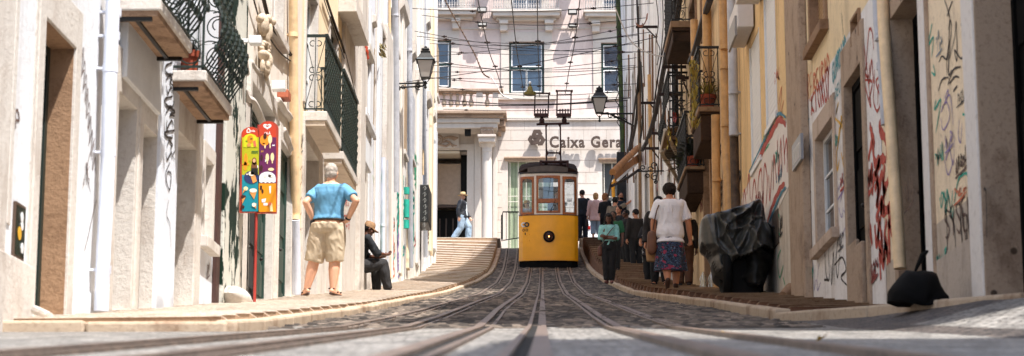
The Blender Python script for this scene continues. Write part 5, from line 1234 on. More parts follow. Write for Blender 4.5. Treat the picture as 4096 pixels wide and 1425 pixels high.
# trailing vine on upper balcony
mb=MB()
for k in range(140):
    px=2780+rnd.gauss(0,9); py=rnd.uniform(240,500); uu,zz=PR.px(px,py,-.45); a=rnd.uniform(0,6.28); s=rnd.uniform(.04,.1)
    mb.add([(2.44,uu,zz),(2.44+s*.6*math.cos(a),uu+s*math.sin(a),zz+s*.5),(2.42,uu+s*.5,zz-s)],[(0,1,2)])
tag(mb.build('trailing_vine',LEAFY,None,recalc=False),'straggly yellow green vine trailing over the far side of the upper right balcony','plant')
# ---- far white building row
A5=thing('white_building','long white building at the far right covered in cables and brackets','building',(2.9,55,RW(55)),GW_)
RWF=plaster('bright worn white wall','#f3f0ec','#94765a',.7,4.0,.03,.35,.5)
xe=72.0
ops=[(44.2,45.4,RW(44)-.2,RW(45)+2.5,.3),(49,50.2,RW(49)-.2,RW(50)+2.6,.3),(54,55.4,RW(54)-.2,RW(55)+2.6,.3),(60,61.4,RW(60)-.2,RW(61)+2.6,.3),(66,67.4,RW(66)-.2,RW(67)+2.6,.3)]
for k in range(6):
    y=43+k*4.6
    for s in (0,1): ops.append((y,y+1.0,RW(y)+3.9+s*3.4,RW(y)+6.0+s*3.4,.25))
wall(P,'wall',A5,xd,xe,3.6,24.5,ops,RWF)
for i,o in enumerate(ops):
    surround(P,A5,*o[:4],o[4],.12,STONE,name='door_frame' if i<5 else 'window_frame')
    if i<5: door(P,A5,o[0],o[1],o[2],o[3],o[4],plain('brown door','#3b2416',.6))
    else: window(P,A5,*o[:4],o[4],WHITEP,GLASSD,2,2)
mb=MB()
for y in (43.0,47.6,52.6,58.5,64.8,70.6): P.box(mb,y-.25,y,RW(y)-.3,22,-.07,0)
mb.build('pilaster',RWF,A5,bevel=.01)
pipe(P,A5,[(2700,-60),(2704,520)],.05,IRON,[],d=-.1); pipe(P,A5,[(2597,300),(2612,1090)],.05,PIPEY,[],d=-.07); pipe(P,A5,[(2556,200),(2562,1040)],.05,plain('brown pipe','#8a6a4a',.6,var=.3),[],d=-.07)
rnd=random.Random(12)
for (pts,r) in (([(2548,0),(2556,260),(2540,420),(2522,560),(2505,640)],.03),([(2560,250),(2552,330),(2545,480),(2520,600)],.045),([(2563,250),(2568,350),(2572,470),(2560,570)],.03),([(2720,-20),(2700,120),(2672,200),(2650,300),(2640,360),(2620,460),(2590,560),(2570,600)],.06),([(2664,140),(2640,260),(2628,330),(2612,450)],.02),([(2700,-20),(2672,140),(2655,240),(2648,330)],.03),([(2840,0),(2810,90),(2780,200),(2760,250)],.06),([(2625,0),(2634,90),(2626,160),(2640,200),(2628,260)],.012),([(2650,0),(2652,110),(2641,250)],.012)):
    cable(P,A5 if pts[0][0]<2760 else A4,pts,r,d=-.12)
# vertical dark streaks, drawn as thin conduits
for k in range(26):
    x=2500+k*8.5+rnd.uniform(-4,4); y0=rnd.uniform(0,500); y1=y0+rnd.uniform(120,420); cable(P,A5,[(x,y0),(x+rnd.uniform(-1,2),(y0+y1)/2),(x+rnd.uniform(0,5),y1)],rnd.uniform(.012,.03),name='conduit',mat=plain('brown conduit','#6d4c33',.8))
# cross arm brackets
for i,(x0,x1,y,lab) in enumerate(((2536,2622,108,'top'),(2557,2632,412,'upper'),(2600,2650,534,'middle'),(2568,2636,594,'lower'),(2640,2735,268,'upper right'),(2628,2722,378,'lower right'),(2695,2745,312,'rightmost'))):
    Q=Plane('R',2.9); u,z=Q.px(x1,y,-.05)
    L=(x1-x0)/F*u; t=thing('wall_bracket',f'rusty iron cable bracket sticking out of the right wall, {lab} of the cluster','bracket',(2.9,u,z),'cable brackets on the right wall')
    mb=MB(); mb.box(2.9-L-.02,2.9,u-.025,u+.025,z-.03,z+.03); mb.build('arm',RUST,t)
    mb=MB(); mb.tube([(2.9-L*.55,u,z-.02),(2.9-.02,u,z-.3)],.018,5); mb.tube([(2.9-L*.95,u,z),(2.9-L*.95,u,z+.13)],.012,5); mb.tube([(2.9-L*.7,u,z),(2.9-L*.7,u,z+.1)],.012,5); mb.build('stay',RUST,t)
# bird figure on the top bracket
mb=MB(); u,z=PR.px(2622,95,-.05); k=u/F
pts=[(2542,70),(2546,95),(2560,102),(2575,98),(2583,80),(2586,58),(2592,52),(2590,75),(2580,95),(2568,112),(2552,108),(2543,95)]
FB_=Plane('F',u); mb.prism([FB_.px(a,b) for a,b in pts],FB_.T,-.04,.04); tag(mb.build('bird_sign',plain('terracotta figure','#8f5a43',.7,var=.3),None,bevel=.01),'curved terracotta bird figure above the topmost bracket','figure')
# scrolled wrought iron sign bracket
Q=Plane('F',47.0); c0=Q.px(2600,690); t=thing('iron_sign_bracket','black wrought iron scroll bracket on the right wall above the crowd','bracket',(2.9,47,c0[1]))
mb=MB(); 
def sp(cx,cy,r,a0,turns,s=1):
    pts=[]
    for k in range(22):
        f=k/21; a=a0+s*turns*2*math.pi*f; rr_=r*(1-.75*f); pts.append(Q.T(*Q.px(cx+rr_*math.cos(a),cy+rr_*math.sin(a)),0))
    mb.tube(pts,.014,5)
mb.tube([Q.T(*Q.px(2550,686)),Q.T(*Q.px(2660,684))],.018,6); sp(2572,672,13,1.5,1.2); sp(2600,678,12,0,1.1,-1); sp(2618,660,14,1.6,1.1); sp(2618,708,16,-1.6,1.2,-1); sp(2590,705,10,3,1.1); mb.tube([Q.T(*Q.px(x,y)) for x,y in ((2626,655),(2632,680),(2628,705),(2620,730))],.014,5); sp(2622,728,8,-1,1.2)
mb.build('scrollwork',IRON,t,smooth=True)
# awnings
AWN=plain('faded orange awning cloth','#a8713e',.8,var=.3,vscale=3); AWB=plain('brown awning cloth','#80664f',.8,var=.2,vscale=3)
QA=Plane('F',53.0)
def pt(x,y,Y): return hit(x,y,1,Y)
t=thing('awning','faded orange rolled awning sloping out over the crowd','awning',pt(2555,600,56),'awnings on the right wall')
mb=MB(); mb.tube([pt(2450,690,52),pt(2552,592,58)],.09,10); mb.build('roller',AWN,t,smooth=True)
mb=MB(); mb.hexa([pt(2455,700,52),pt(2562,612,58),pt(2566,640,58),pt(2462,735,52),pt(2455,696,52.1),pt(2562,608,58.1),pt(2566,636,58.1),pt(2462,731,52.1)]); mb.build('cloth',AWN,t)
mb=MB(); mb.tube([pt(2470,722,52),pt(2545,655,57)],.035,6); mb.build('edge_bar',WHITEP,t); mb=MB(); mb.tube([pt(2445,745,52),pt(2510,712,55),pt(2555,680,57)],.04,6); mb.tube([pt(2450,700,52),pt(2440,750,52),pt(2432,790,52)],.02,6); mb.build('arm',RUST,t)
t=thing('awning','brown folded awning with pale jointed arms beside the balcony','awning',pt(2730,520,40),'awnings on the right wall')
mb=MB(); mb.hexa([pt(2642,600,38),pt(2722,570,41),pt(2720,505,41),pt(2660,520,38),pt(2642,597,38.2),pt(2722,567,41.2),pt(2720,502,41.2),pt(2660,517,38.2)]); mb.build('cloth',AWB,t)
mb=MB(); mb.tube([pt(2660,520,38),pt(2690,585,38.5),pt(2727,652,39)],.04,8); mb.tube([pt(2642,603,38),pt(2655,630,38.2),pt(2695,690,39),pt(2745,790,40)],.04,8); mb.tube([pt(2660,520,38),pt(2642,603,38)],.02,6); mb.build('arm',plain('pale metal arm','#b3a48f',.5),t,smooth=True)
# green corner pole with lantern
t=thing('corner_pole','tall green mossy pole at the far corner of the right wall','pole',(2.55,69,10))
pu=pt(2474,70,69); pl=pt(2492,640,69); mb=MB(); mb.tube([pt(2468,-120,69),pu,pt(2485,400,69),pl,pt(2496,950,69)],.085,10); mb.build('post',plain('mossy green paint','#3d4a17',.7,var=.6,vscale=4,bump=.4),t,smooth=True)
mb=MB()
for k in range(10):
    y=80+k*42; mb.tube([pt(2478+rnd.uniform(-6,6),y,68.8),pt(2466+rnd.uniform(-6,6),y+30,68.8),pt(2486,y+60,68.8)],.015,4)
mb.build('cable',CBL,t)
t=thing('dark_board','dark panel fixed at the foot of the green corner pole','board',pt(2485,720,68))
mb=MB(); a=pt(2467,608,68);b=pt(2515,800,68); mb.box(a[0],b[0],68,68.3,b[2],a[2]); mb.build('panel',plain('dark panel','#15120f',.6,var=.3),t,bevel=.01)
t=thing('yellow_pipe','bright yellow bent pipe behind the crowd at the far corner','pipe',pt(2455,760,64))
mb=MB(); mb.tube([pt(2454,790,66),pt(2452,735,66),pt(2458,722,66),pt(2475,718,66)],.06,8); mb.build('tube',plain('yellow paint','#e39a10',.4),t,smooth=True)
# building out of frame to the right casting the foreground shade, and side walls
A0=thing('corner_building','plain corner building beside the camera, outside the picture on the right','building',(2.9,0,0),GW_)
mb=MB(); mb.box(2.9,8,-30,5.2,-2,9.8); mb.build('wall',RWH,A0)
A0=thing('corner_building','plain white corner building beside the camera, outside the picture on the left','building',(-6,0,0),'buildings along the left pavement')
mb=MB(); mb.box(-11,-6,-30,7,-2,12); mb.build('wall',WHT,A0)
# many more small tags
def autotag(Q,B,cx,cy,w,h,m,wid,seed):
    rr=random.Random(seed); mb=MB(); k=rr.randint(3,5)
    for q in range(k):
        bx=cx-w/2+w*(q+.5)/k; pts=[]
        for s in range(rr.randint(4,7)):
            pts.append((bx+rr.uniform(-.55,.55)*w/k, cy-(bx-cx)*1.15+rr.uniform(-.5,.5)*h))
        scrawl(mb,Q,pts,wid,-.008)
    if rr.random()<.5: scrawl(mb,Q,[(cx-w*.5,cy+h*.62+w*.5),(cx+w*.1,cy+h*.55),(cx+w*.5,cy+h*.5-w*.5)],wid,-.008)
    mb.build('graffiti',m,B,recalc=False)
PRr=Plane('R',2.9)
for i,(cx,cy,w,h,m,wd,B) in enumerate(((3105,640,26,60,tealp,.04,A3),(3120,700,24,70,bluep,.04,A3),(3040,800,34,60,dkredp,.06,A3),(3065,560,30,60,greenp,.04,A3),(3110,300,20,60,orgp,.03,A3),(3235,790,20,90,ink,.022,A2),(3222,900,16,70,purp,.02,A2),(3245,1100,22,60,tealp,.02,A2),(3365,960,22,60,ink,.02,A2),(3372,720,18,60,redp,.03,A2),(3345,560,16,60,tealp,.025,A2),(3495,1080,40,70,dkredp,.035,A2),(3480,720,22,90,redp,.05,A2),(3228,560,18,50,bluep,.02,A2),(3760,620,34,70,tealp,.02,A1),(3850,640,50,80,ink2,.02,A1),(3800,560,34,60,purp,.016,A1),(3845,760,50,60,orgp,.016,A1),(3760,160,24,90,bluep,.014,A1),(3850,380,40,50,ink,.012,A1),(3905,620,14,160,ink2,.012,A1),(3640,760,40,120,ink2,.014,A1),(3770,1040,40,70,tealp,.018,A1),(2850,700,12,60,ink,.05,A4),(2880,900,12,60,tealp,.05,A4),(2955,800,14,60,ink,.04,A4),(2808,830,12,70,dkredp,.05,A4),(2600,900,10,60,bluep,.06,A5),(2560,840,8,50,tealp,.06,A5),(2650,960,10,60,ink,.05,A5),(2630,760,10,60,redp,.05,A5),(3000,1000,26,80,greenp,.04,A3),(3125,900,14,70,ink,.03,A3))):
    autotag(PRr,B,cx,cy,w,h,m,wd,i+5)
for i,(Q,B,cx,cy,w,h,m,wd) in enumerate(((Plane('L',-3.3),B1,340,700,26,90,ink2,.012),(Plane('L',-3.3),B1,20,480,22,70,ink2,.014),(Plane('L',-3.3),B2,830,1080,14,50,ink2,.014),(Plane('L',-3.3),B3,965,900,12,90,ink,.018),(Plane('L',-3.3),B3,962,1040,10,80,ink,.016),(Plane('L',-3.3),B4,1210,560,14,70,ink,.02),(Plane('L',-3.3),B4,1290,620,26,60,plain('brown graffiti ink','#8a5a2a',.7),.03),(Q5,B5,1500,900,10,60,greenp,.03),(Q5,B5,1515,1010,10,60,purp,.03),(Q6,B6,1575,1000,10,60,tealp,.05),(Q6,B6,1600,860,12,60,orgp,.05),(Q6,B6,1618,1000,10,50,bluep,.05),(Q7,B7,1660,950,10,50,redp,.05),(Q7,B7,1678,1000,8,40,ink,.04),(Q8,B8,1725,900,8,40,ink,.04),(Q5,B5,1488,1060,10,60,ink2,.03))):
    autotag(Q,B,cx,cy,w,h,m,wd,i+90)
# street lamps
def lantern(t,c,s,hang):
    x,y,z=c; IR=IRON
    def fr(r0,z0,r1,z1,mb,mi=0):
        mb.loft([[(x+a*r0*s,y+b*r0*s,z+z0*s) for a,b in ((-1,-1),(1,-1),(1,1),(-1,1))],[(x+a*r1*s,y+b*r1*s,z+z1*s) for a,b in ((-1,-1),(1,-1),(1,1),(-1,1))]],mi,cap=True)
    mb=MB(); fr(.30,.52,.30,.555,mb); fr(.26,.58,.12,.80,mb); fr(.15,.80,.15,.83,mb); fr(.09,.83,.09,.9,mb); fr(.12,.9,.1,.94,mb); fr(.14,-.02,.14,.01,mb); mb.ball((x,y,z+.97*s),.05*s); 
    o=mb.build('lamp_cap',IR,t,bevel=.004)
    mb=MB()
    for a,b in ((-1,-1),(1,-1),(1,1),(-1,1)): mb.tube([(x+a*.135*s,y+b*.135*s,z),(x+a*.25*s,y+b*.25*s,z+.52*s)],.014*s,5)
    mb.tube([(x-.13*s,y,z),(x-.08*s,y,z-.1*s),(x,y,z-.16*s)],.014*s,5); mb.tube([(x+.13*s,y,z),(x+.08*s,y,z-.1*s),(x,y,z-.16*s)],.014*s,5); mb.tube([(x,y,z-.1*s),(x,y,z-.3*s)],.03*s,6); mb.ball((x,y,z-.3*s),.05*s)
    mb.build('lamp_frame',IR,t)
    mb=MB(); fr(.13,.01,.243,.515,mb); mb.build('lamp_glass',plain('frosted lantern glass','#a39c94',.2,spec=.8),t)
    mb=MB(); fr(.265,.557,.125,.79,mb); mb.build('roof_glass',plain('pale lantern roof','#a7b4ba',.3),t)
Yl=46.0
def L_(x,y): return hit(x,y,1,Yl)
c=L_(1702,312); t=thing('street_lamp','four sided lantern on a scrolled iron arm fixed to the left wall','street lamp',L_(1555,335))
lantern(t,(c[0],c[1],c[2]-.0),.76,0)
mb=MB(); a=L_(1553,336); b=L_(1708,332); mb.tube([a,b],.022,6); mb.tube([L_(1556,395),L_(1572,385),L_(1600,350),L_(1640,348),L_(1690,345),(b[0],b[1],b[2])],.022,6)
for (cx,cy,r,a0,s) in ((1570,350,12,0,1),(1590,352,12,1,-1),(1612,348,9,0,1),(1568,372,10,2,1),(1672,347,13,1,1),(1585,368,8,0,-1)):
    pts=[]
    for k in range(20):
        f=k/19; aa=a0+s*2.4*math.pi*f; rr_=r*(1-.7*f); pts.append(L_(cx+rr_*math.cos(aa),cy+rr_*math.sin(aa)))
    mb.tube(pts,.013,5)
mb.tube([L_(1556,410),L_(1556,300),L_(1562,300)],.02,5)
mb.build('scrolled_arm',IRON,t,smooth=True)
Yl=62.0
c=L_(2398,452); t=thing('street_lamp','dark lantern on a scrolled arm beside the green corner pole','street lamp',L_(2500,455))
lantern(t,c,.86,0)
mb=MB(); a=(2.9,62,L_(2500,455)[2]); b=L_(2403,456); mb.tube([a,b],.03,6); mb.tube([b,L_(2430,452),L_(2470,470),(2.9,62,L_(2500,505)[2])],.03,6)
for (cx,cy,r,a0,s) in ((2440,462,10,0,1),(2462,466,12,1,-1),(2482,474,12,0,1),(2498,484,12,2,1)):
    pts=[]
    for k in range(20):
        f=k/19; aa=a0+s*2.4*math.pi*f; rr_=r*(1-.7*f); pts.append(L_(cx+rr_*math.cos(aa),cy+rr_*math.sin(aa)))
    mb.tube(pts,.018,5)
mb.build('scrolled_arm',IRON,t,smooth=True)
# ---- overhead wires
WIRE=plain('overhead wire','#211713',.6,.2)
def wire(label,pts,r,name='overhead_wire',grp='overhead wires',beads=()):
    mb=MB(); mb.tube(pts,r,5)
    o=mb.build(name,WIRE,None,smooth=True); tag(o,label,'wire',grp)
    for b in beads: 
        m2=MB(); m2.ball(b,(.03,.03,.04),8,6); m2.tube([(b[0]-.07,b[1],b[2]),(b[0]+.07,b[1],b[2])],.02,6); m2.build('insulator',RUST,o)
for (xt,yt,X0,X1,lab) in ((2002,375,-1.3,-1.3,'leftmost'),(2095,375,-.62,-.66,'second from left'),(2161,372,-.1,-.1,'third from left'),(2261,362,.78,.78,'rightmost')):
    e=hit(xt,yt,1,68.5); dz=e[2]-road(68.5)
    pts=[(X0,y,(road(y) if y>24 else road(24)-(24-y)*.125)+dz+.12*math.sin((y-10)*.3)) for y in range(10,68,2)]+[e]
    bd=[]
    wire(f'tram power wire running up the street, {lab} of the four',pts,.012,'trolley_wire','tram power wires',[ (p[0],p[1],p[2]+.05) for p in pts[18:28:4]])
spans=[(50,1500,38,2640,12,.3,'topmost span wire, crossing just under the picture edge'),(52,1520,148,2700,128,.5,'span wire with a dark turnbuckle at the right end'),(56,1600,155,2600,172,.6,'span wire crossing the tops of the bank windows'),(58,1640,178,2560,140,.35,'thin span wire rising gently to the right'),(60,1640,240,2600,95,.25,'steep span wire climbing from the lantern to the right wall'),(55,1650,238,2640,268,.5,'span wire crossing the upper panes of the bank windows'),(60,1680,262,2600,262,.3,'level thin span wire through the window middles'),(61,1680,315,2620,272,.3,'span wire ending at the small white insulator on the right'),(57,1655,308,2560,335,.3,'slack span wire below the window middles'),(64,1735,398,2500,392,.4,'thick paired wire just above the tram collectors, upper of two'),(65,1735,418,2500,402,.2,'thick paired wire just above the tram collectors, lower of two'),(66,1735,372,2500,388,.3,'thin wire passing the window sills'),(67,1990,470,2500,472,.1,'low thin wire beneath the right lantern'),(48,1560,340,2560,160,.2,'thin stay wire from the left lantern arm'),(54,1600,60,2600,72,.5,'slack wire below the topmost span wire'),(62,1700,205,2560,210,.2,'level wire across the tops of the bank windows'),(59,1700,290,2560,230,.3,'wire rising to the right just above the window cross rails'),(63,1735,345,2520,360,.5,'drooping wire in front of the bank window sills'),(66,1735,438,2500,425,.2,'wire crossing the stone balustrade foot'),(51,1600,120,2640,210,.4,'wire slanting down from the upper left to the right wall')]
for (Y,x0,y0,x1,y1,sag,lab) in spans:
    a=hit(x0,y0,1,Y); b=hit(x1,y1,1,Y); 
    # stretch to the walls
    f0=(-3.35-a[0])/(b[0]-a[0]); f1=(2.88-a[0])/(b[0]-a[0]); A=Vector(a)+(Vector(b)-Vector(a))*f0; Bv=Vector(a)+(Vector(b)-Vector(a))*f1
    pts=[A.lerp(Bv,k/16)-Vector((0,0,sag*.5*math.sin(math.pi*k/16))) for k in range(17)]
    r_=.010 if 'thick' not in lab else .02
    bd=[pts[2],pts[14]] if 'thin' not in lab else []
    if 'topmost' in lab: bd=[pts[4],pts[11],pts[12]]
    wire(lab,pts,r_,beads=bd)
pts=[hit(x,y,1,60) for x,y in ((1775,-10),(1800,40),(1850,130),(1900,220),(1930,290),(1955,310))]
mb=MB(); Qp=spline(pts,5); mb.tube(Qp,.018,6); 
for k in range(len(Qp)*2): p=Qp[min(k//2,len(Qp)-1)]; mb.ball((p[0],p[1],p[2]),(.034,.03,.025),5,4)
tag(mb.build('twisted_cable',plain('frayed brown cable','#5d4634',.9),None),'knotted brown cable hanging diagonally over the left bank window','cable')
pts=[hit(x,y,1,60) for x,y in ((1962,300),(1985,340),(2010,380),(2060,400))]; mb=MB(); mb.tube(spline(pts),.014,5); tag(mb.build('pale_cable',WHITEP,None),'short pale cable joining the knotted cable to the paired wires','cable')
pts=[hit(x,y,1,44) for x,y in ((2460,30),(2520,160),(2600,215),(2680,220),(2760,160),(2830,10))]; mb=MB(); mb.tube(spline(pts),.014,5); tag(mb.build('pale_cable',plain('pale cable','#b9ad9f',.6),None),'long pale cable drooping from the corner pole toward the right balconies','cable')
# brass bell shaped lamp on the wires
b=hit(2120,360,1,64); t=thing('hanging_lamp','small olive bell shaped lamp hanging from the wires before the middle window','lamp',b)
mb=MB(); mb.lathe((b[0],b[1],b[2]),[(.2,-.17),(.2,-.08),(.11,-.05),(.09,.02),(.08,.09),(.04,.13),(.02,.2)],14); mb.build('lamp_hood',plain('olive metal','#6b5f27',.5,.3),t,smooth=True)
mb=MB(); mb.ball((b[0],b[1],b[2]+.24),.05,10,8); mb.build('insulator',WHITEP,t,smooth=True)
# ================================================================== TRAM
Yt=66.0
tram=thing('tram','yellow and cream funicular tram climbing the middle of the street, seen head on','tram',(.21,Yt,road(Yt)))
FT=Plane('F',Yt)
TY=plain('tram yellow paint','#eca00c',.3,var=.10,vscale=1.5,bump=.03,bscale=5); TC=plain('tram cream paint','#dccfc0',.35,var=.04); WOOD=plain('varnished teak','#985424',.35,var=.35,vscale=14); DK=plain('dark underframe','#060505',.8,var=.3,spec=.2); ROOFM=plain('brown tram roof','#2e1a12',.5,var=.4,vscale=6,bump=.2)
GL=glass('tram window glass',(.8,.84,.86),.06)
xL,xR=FT.u(2075,900),FT.u(2313,900); cx=(xL+xR)/2; hw=(xR-xL)/2
zb=FT.z(2196,1040); zm=FT.z(2196,860); z2=FT.z(2196,691); z3=FT.z(2196,668)
def yf(x): t_=(x-cx)/hw; return Yt+.16*t_*t_+.10*max(0,abs(t_)-.86)/.14*1.0
def bent(mb,x0,x1,z0,z1,t0,t1,n=8,mi=0):
    rings=[]
    for i in range(n+1):
        x=x0+(x1-x0)*i/n; y=yf(x); rings.append([(x,y+t0,z0),(x,y+t1,z0),(x,y+t1,z1),(x,y+t0,z1)])
    mb.loft(rings,mi)
mb=MB(); bent(mb,xL,xR,zb,zm,0,.05,16); mb.box(xL,xL+.04,yf(xL),Yt+1.9,zb,zm); mb.box(xR-.04,xR,yf(xR),Yt+1.9,zb,zm)
for k in (1,2): 
    for s in (xL,xR-.04): mb.box(s,s+.04,Yt+1.9*k,Yt+1.9*(k+1),zb+.42*k,zm+.42*k)
mb.box(xL+.04,xR-.04,Yt+5.65,Yt+5.7,zb+.84,zm+.84)
mb.build('body_panel',TY,tram,bevel=.01)
mb=MB(); bent(mb,xL-.005,xR+.005,zm-.005,zm+.018,-.012,.04,16); mb.build('dark_beading',plain('brown beading','#4a2010',.5),tram)
mb=MB(); bent(mb,xL,xR,zb-.02,zb+.01,-.02,.05,16); mb.build('bottom_beading',plain('shiny yellow edge','#d98f14',.3),tram)
wx=[(2081,2136),(2145,2241),(2250,2307)]; wz=[(705,857),(702,852),(705,857)]
wxs=[(FT.u(a,780),FT.u(b,780)) for a,b in wx]; wzs=[(FT.z(2196,b),FT.z(2196,a)) for a,b in wz]
mb=MB(); edges=[xL]+[v for p in wxs for v in p]+[xR]
for i in (0,2,4,6): bent(mb,edges[i],edges[i+1],zm+.018,z2,0,.05,4)
for (a,b),(c,d) in zip(wxs,wzs): bent(mb,a,b,zm+.018,c,0,.05,4); bent(mb,a,b,d,z2,0,.05,4)
# side cream pillars and letterboards
for k in (0,1,2):
    for s in (xL,xR-.04):
        dz=.42*k; y0=Yt+1.9*k+(.2 if k==0 else 0)
        mb.box(s,s+.04,y0,Yt+1.9*(k+1),zm+.018+dz,wzs[0][0]+.02+dz); mb.box(s,s+.04,y0,Yt+1.9*(k+1),wzs[0][1]+dz,z2+.02+dz)
        for q in (0,1): mb.box(s,s+.04,y0+q*.95-(.0),y0+q*.95+.1,wzs[0][0]+dz,wzs[0][1]+dz+.01)
mb.box(xL,xR,Yt+5.65,Yt+5.7,zm+.84,wzs[0][0]+.84); mb.box(xL,xR,Yt+5.65,Yt+5.7,wzs[0][1]+.84,z2+.84)
for (a,b) in ((xL,wxs[0][0]),(wxs[0][1],wxs[1][0]),(wxs[1][1],wxs[2][0]),(wxs[2][1],xR)): mb.box(a,b,Yt+5.65,Yt+5.7,wzs[0][0]+.84,wzs[0][1]+.84)
mb.build('cream_frame',TC,tram,bevel=.008)
for i,((a,b),(c,d)) in enumerate(zip(wxs,wzs)):
    mb=MB(); f=.075; n=8
    bent(mb,a,a+f,c,d,-.02,.03,2); bent(mb,b-f,b,c,d,-.02,.03,2); bent(mb,a+f,b-f,c,c+f,-.02,.03,4)
    # arched head
    rings=[]
    for k in range(n+1):
        x=a+f+(b-a-2*f)*k/n; t_=(k/n-.5)*2; zz=d-f-.05*(t_*t_); rings.append([(x,yf(x)-.02,zz),(x,yf(x)+.03,zz),(x,yf(x)+.03,d),(x,yf(x)-.02,d)])
    mb.loft(rings)
    if i==1: zz=FT.z(2196,812); z1_=FT.z(2196,795); bent(mb,a+f,b-f,zz,z1_,-.022,.03,4)
    o=mb.build('window',WOOD,tram,bevel=.006); o['label']=['left front window','wide middle front window with a cross rail','right front window with stickers'][i]
    mb=MB(); bent(mb,a+f*.8,b-f*.8,c+f*.8,d-f*.8,.005,.009,4); mb.build('pane',GL,o)
# roof : brown band with curved front
mb=MB()
for k in (0,1,2):
    dz=.42*k; y0=Yt-.03+1.9*k; y1=Yt+1.9*(k+1)
    prof=[(-1.02,0),(-1.02,.06),(-.93,.15),(-.6,.225),(0,.26),(.6,.225),(.93,.15),(1.02,.06),(1.02,0)]
    rings=[[(cx+a*hw,y0+(.24*abs(a)**2 if k==0 else 0),z2+h+dz) for a,h in prof],[(cx+a*hw,y1,z2+h+dz) for a,h in prof]]
    mb.loft(rings)
mb.build('roof',ROOFM,tram,smooth=False,bevel=.01)
mb=MB(); n=14; rings=[]
x0,x1=FT.u(2110,680),FT.u(2272,680)
for k in range(n+1):
    x=x0+(x1-x0)*k/n; t_=(k/n-.5)*2; top=z2+.235-.06*t_*t_-.0; y=yf(x)-.05; rings.append([(x,y,z2+.03),(x,y+.05,z2+.03),(x,y+.05,top),(x,y,top)])
mb.loft(rings); mb.build('roof_board',plain('dull grey brown board','#4b3f37',.5,var=.3),tram)
mb=MB(); bent(mb,xL-.02,xR+.02,z2-.02,z2+.03,-.04,.05,16); mb.build('roof_gutter',plain('dark gutter','#1a0f0a',.5),tram)
# headlight
hx,hz=FT.px(2196,947); y=yf(hx)
mb=MB(); mb.lathe((hx,y+.01,hz),[(.195,0),(.195,-.05),(.15,-.06),(.145,-.02)],20,0,'y'); hl=mb.build('headlight',DK,tram,smooth=True)
mb=MB(); mb.lathe((hx,y-.02,hz),[(.146,.01),(.14,-.01),(.06,-.025),(.001,-.03)],20,0,'y'); mb.build('lens',plain('amber lens','#5c2d14',.15),hl,smooth=True)
mb=MB(); mb.ball((hx,y-.045,hz),(.028,.01,.028),8,6); mb.build('bulb',plain('lit bulb','#ffb765',.4,emit=4),hl)
mb=MB()
for k in range(-3,4):
    w_=math.sqrt(.14**2-(k*.038)**2); mb.box(hx-w_,hx+w_,y-.06,y-.056,hz+k*.038-.003,hz+k*.038+.003); mb.box(hx+k*.038-.003,hx+k*.038+.003,y-.056,y-.052,hz-w_,hz+w_)
mb.build('grille',DK,hl)
# emblem and number
def flatring(cxp,cyp,r,mat,dd,w_=.022):
    c=FT.px(cxp,cyp); mb=MB(); y=yf(c[0]+.08)-dd-.012
    P0=[(c[0]+r*math.cos(a*math.pi/12),c[1]+r*math.sin(a*math.pi/12)) for a in range(24)]
    mb.loft([[(c[0]+(r+q)*math.cos(a*math.pi/12),y+(.003 if q2 else 0),c[1]+(r+q)*math.sin(a*math.pi/12)) for q,q2 in ((-w_,0),(w_,0),(w_,1),(-w_,1))] for a in range(24)],closed=True); mb.build('ring_emblem',mat,tram)
flatring(2094,898,.062,WHITEP,.006); flatring(2107,898,.062,plain('emblem black','#15120f',.5),.010)
flatring(2094,920,.035,plain('emblem dark gold','#5d3a0a',.5),.006,.01); flatring(2107,920,.035,plain('emblem dark gold','#5d3a0a',.5),.006,.01)
FTn=Plane('F',Yt+.075)
text3d('1',FTn,2099,2103,940,9,plain('number dark','#4a2c08',.5),tram,'number',d=0,off=.01)
mb=MB()
for q in ((2117,938),(2117,962),(2085,965)): c=FT.px(*q); mb.ball((c[0],yf(c[0]),c[1]),.02,8,6)
mb.build('bolt',TY,tram,smooth=True)
FW=Plane('F',Yt+.06)
text3d('WI-FI',FW,2276,2297,823,9,WHITEP,tram,'sticker_text',d=.0,off=.02)
mb=MB(); a=FW.px(2268,809);b=FW.px(2288,794); mb.box(a[0],b[0],FW.val,FW.val+.003,a[1],b[1]); mb.build('price_sticker',WHITEP,tram)
text3d('3,60 €',Plane('F',Yt+.056),2270,2286,806,6,plain('sticker ink','#222222',.6),tram,'sticker_text',d=0)
c=FW.px(2263,816); mb=MB(); mb.lathe((c[0],FW.val,c[1]),[(.07,0),(.07,.003),(.001,.004)],16,0,'y'); mb.build('round_sticker',plain('pale round sticker','#b9c2c4',.4),tram)
mb=MB()
for r in (.02,.035,.05): mb.tube([(c[0]+r*math.sin(a),FW.val-.004,c[1]-.03+r*math.cos(a)) for a in (-.8,-.4,0,.4,.8)],.004,4)
mb.build('wireless_symbol',plain('sticker ink','#222222',.6),tram)
# underframe
mb=MB(); bent(mb,xL+.03,xR-.03,FT.z(2196,1072),zb-.02,.04,.4,10); mb.box(xL+.05,xR-.05,Yt+.4,Yt+5.6,zb-.22,zb-.0)
mb.box(xL+.1,xR-.1,Yt+1.9,Yt+5.6,zb,zb+.42)
mb.build('underframe',DK,tram)
for s in (rx['D'](0),rx['F'](0)):
    for yy in (1.0,4.2):
        z=road(Yt+yy)+.3; mb=MB(); mb.lathe((s,Yt+yy,z),[(.08,-.05),(.3,-.05),(.33,-.045),(.33,-.02),(.3,0),(.3,.05),(.08,.05)],20,0,'x'); mb.build('wheel',DK,tram,smooth=True)
mb=MB()
for k in range(17):
    x=xL+.08+(xR-xL-.16)*k/16
    for zz in (zm-.035,zb+.05): mb.ball((x,yf(x)-.002,zz),(.011,.008,.011),6,4)
for zz in [zm-.2-.17*j for j in range(8)]:
    for x in (xL+.06,xR-.06): mb.ball((x,yf(x)-.002,zz),(.011,.008,.011),6,4)
mb.build('rivets',TY,tram)
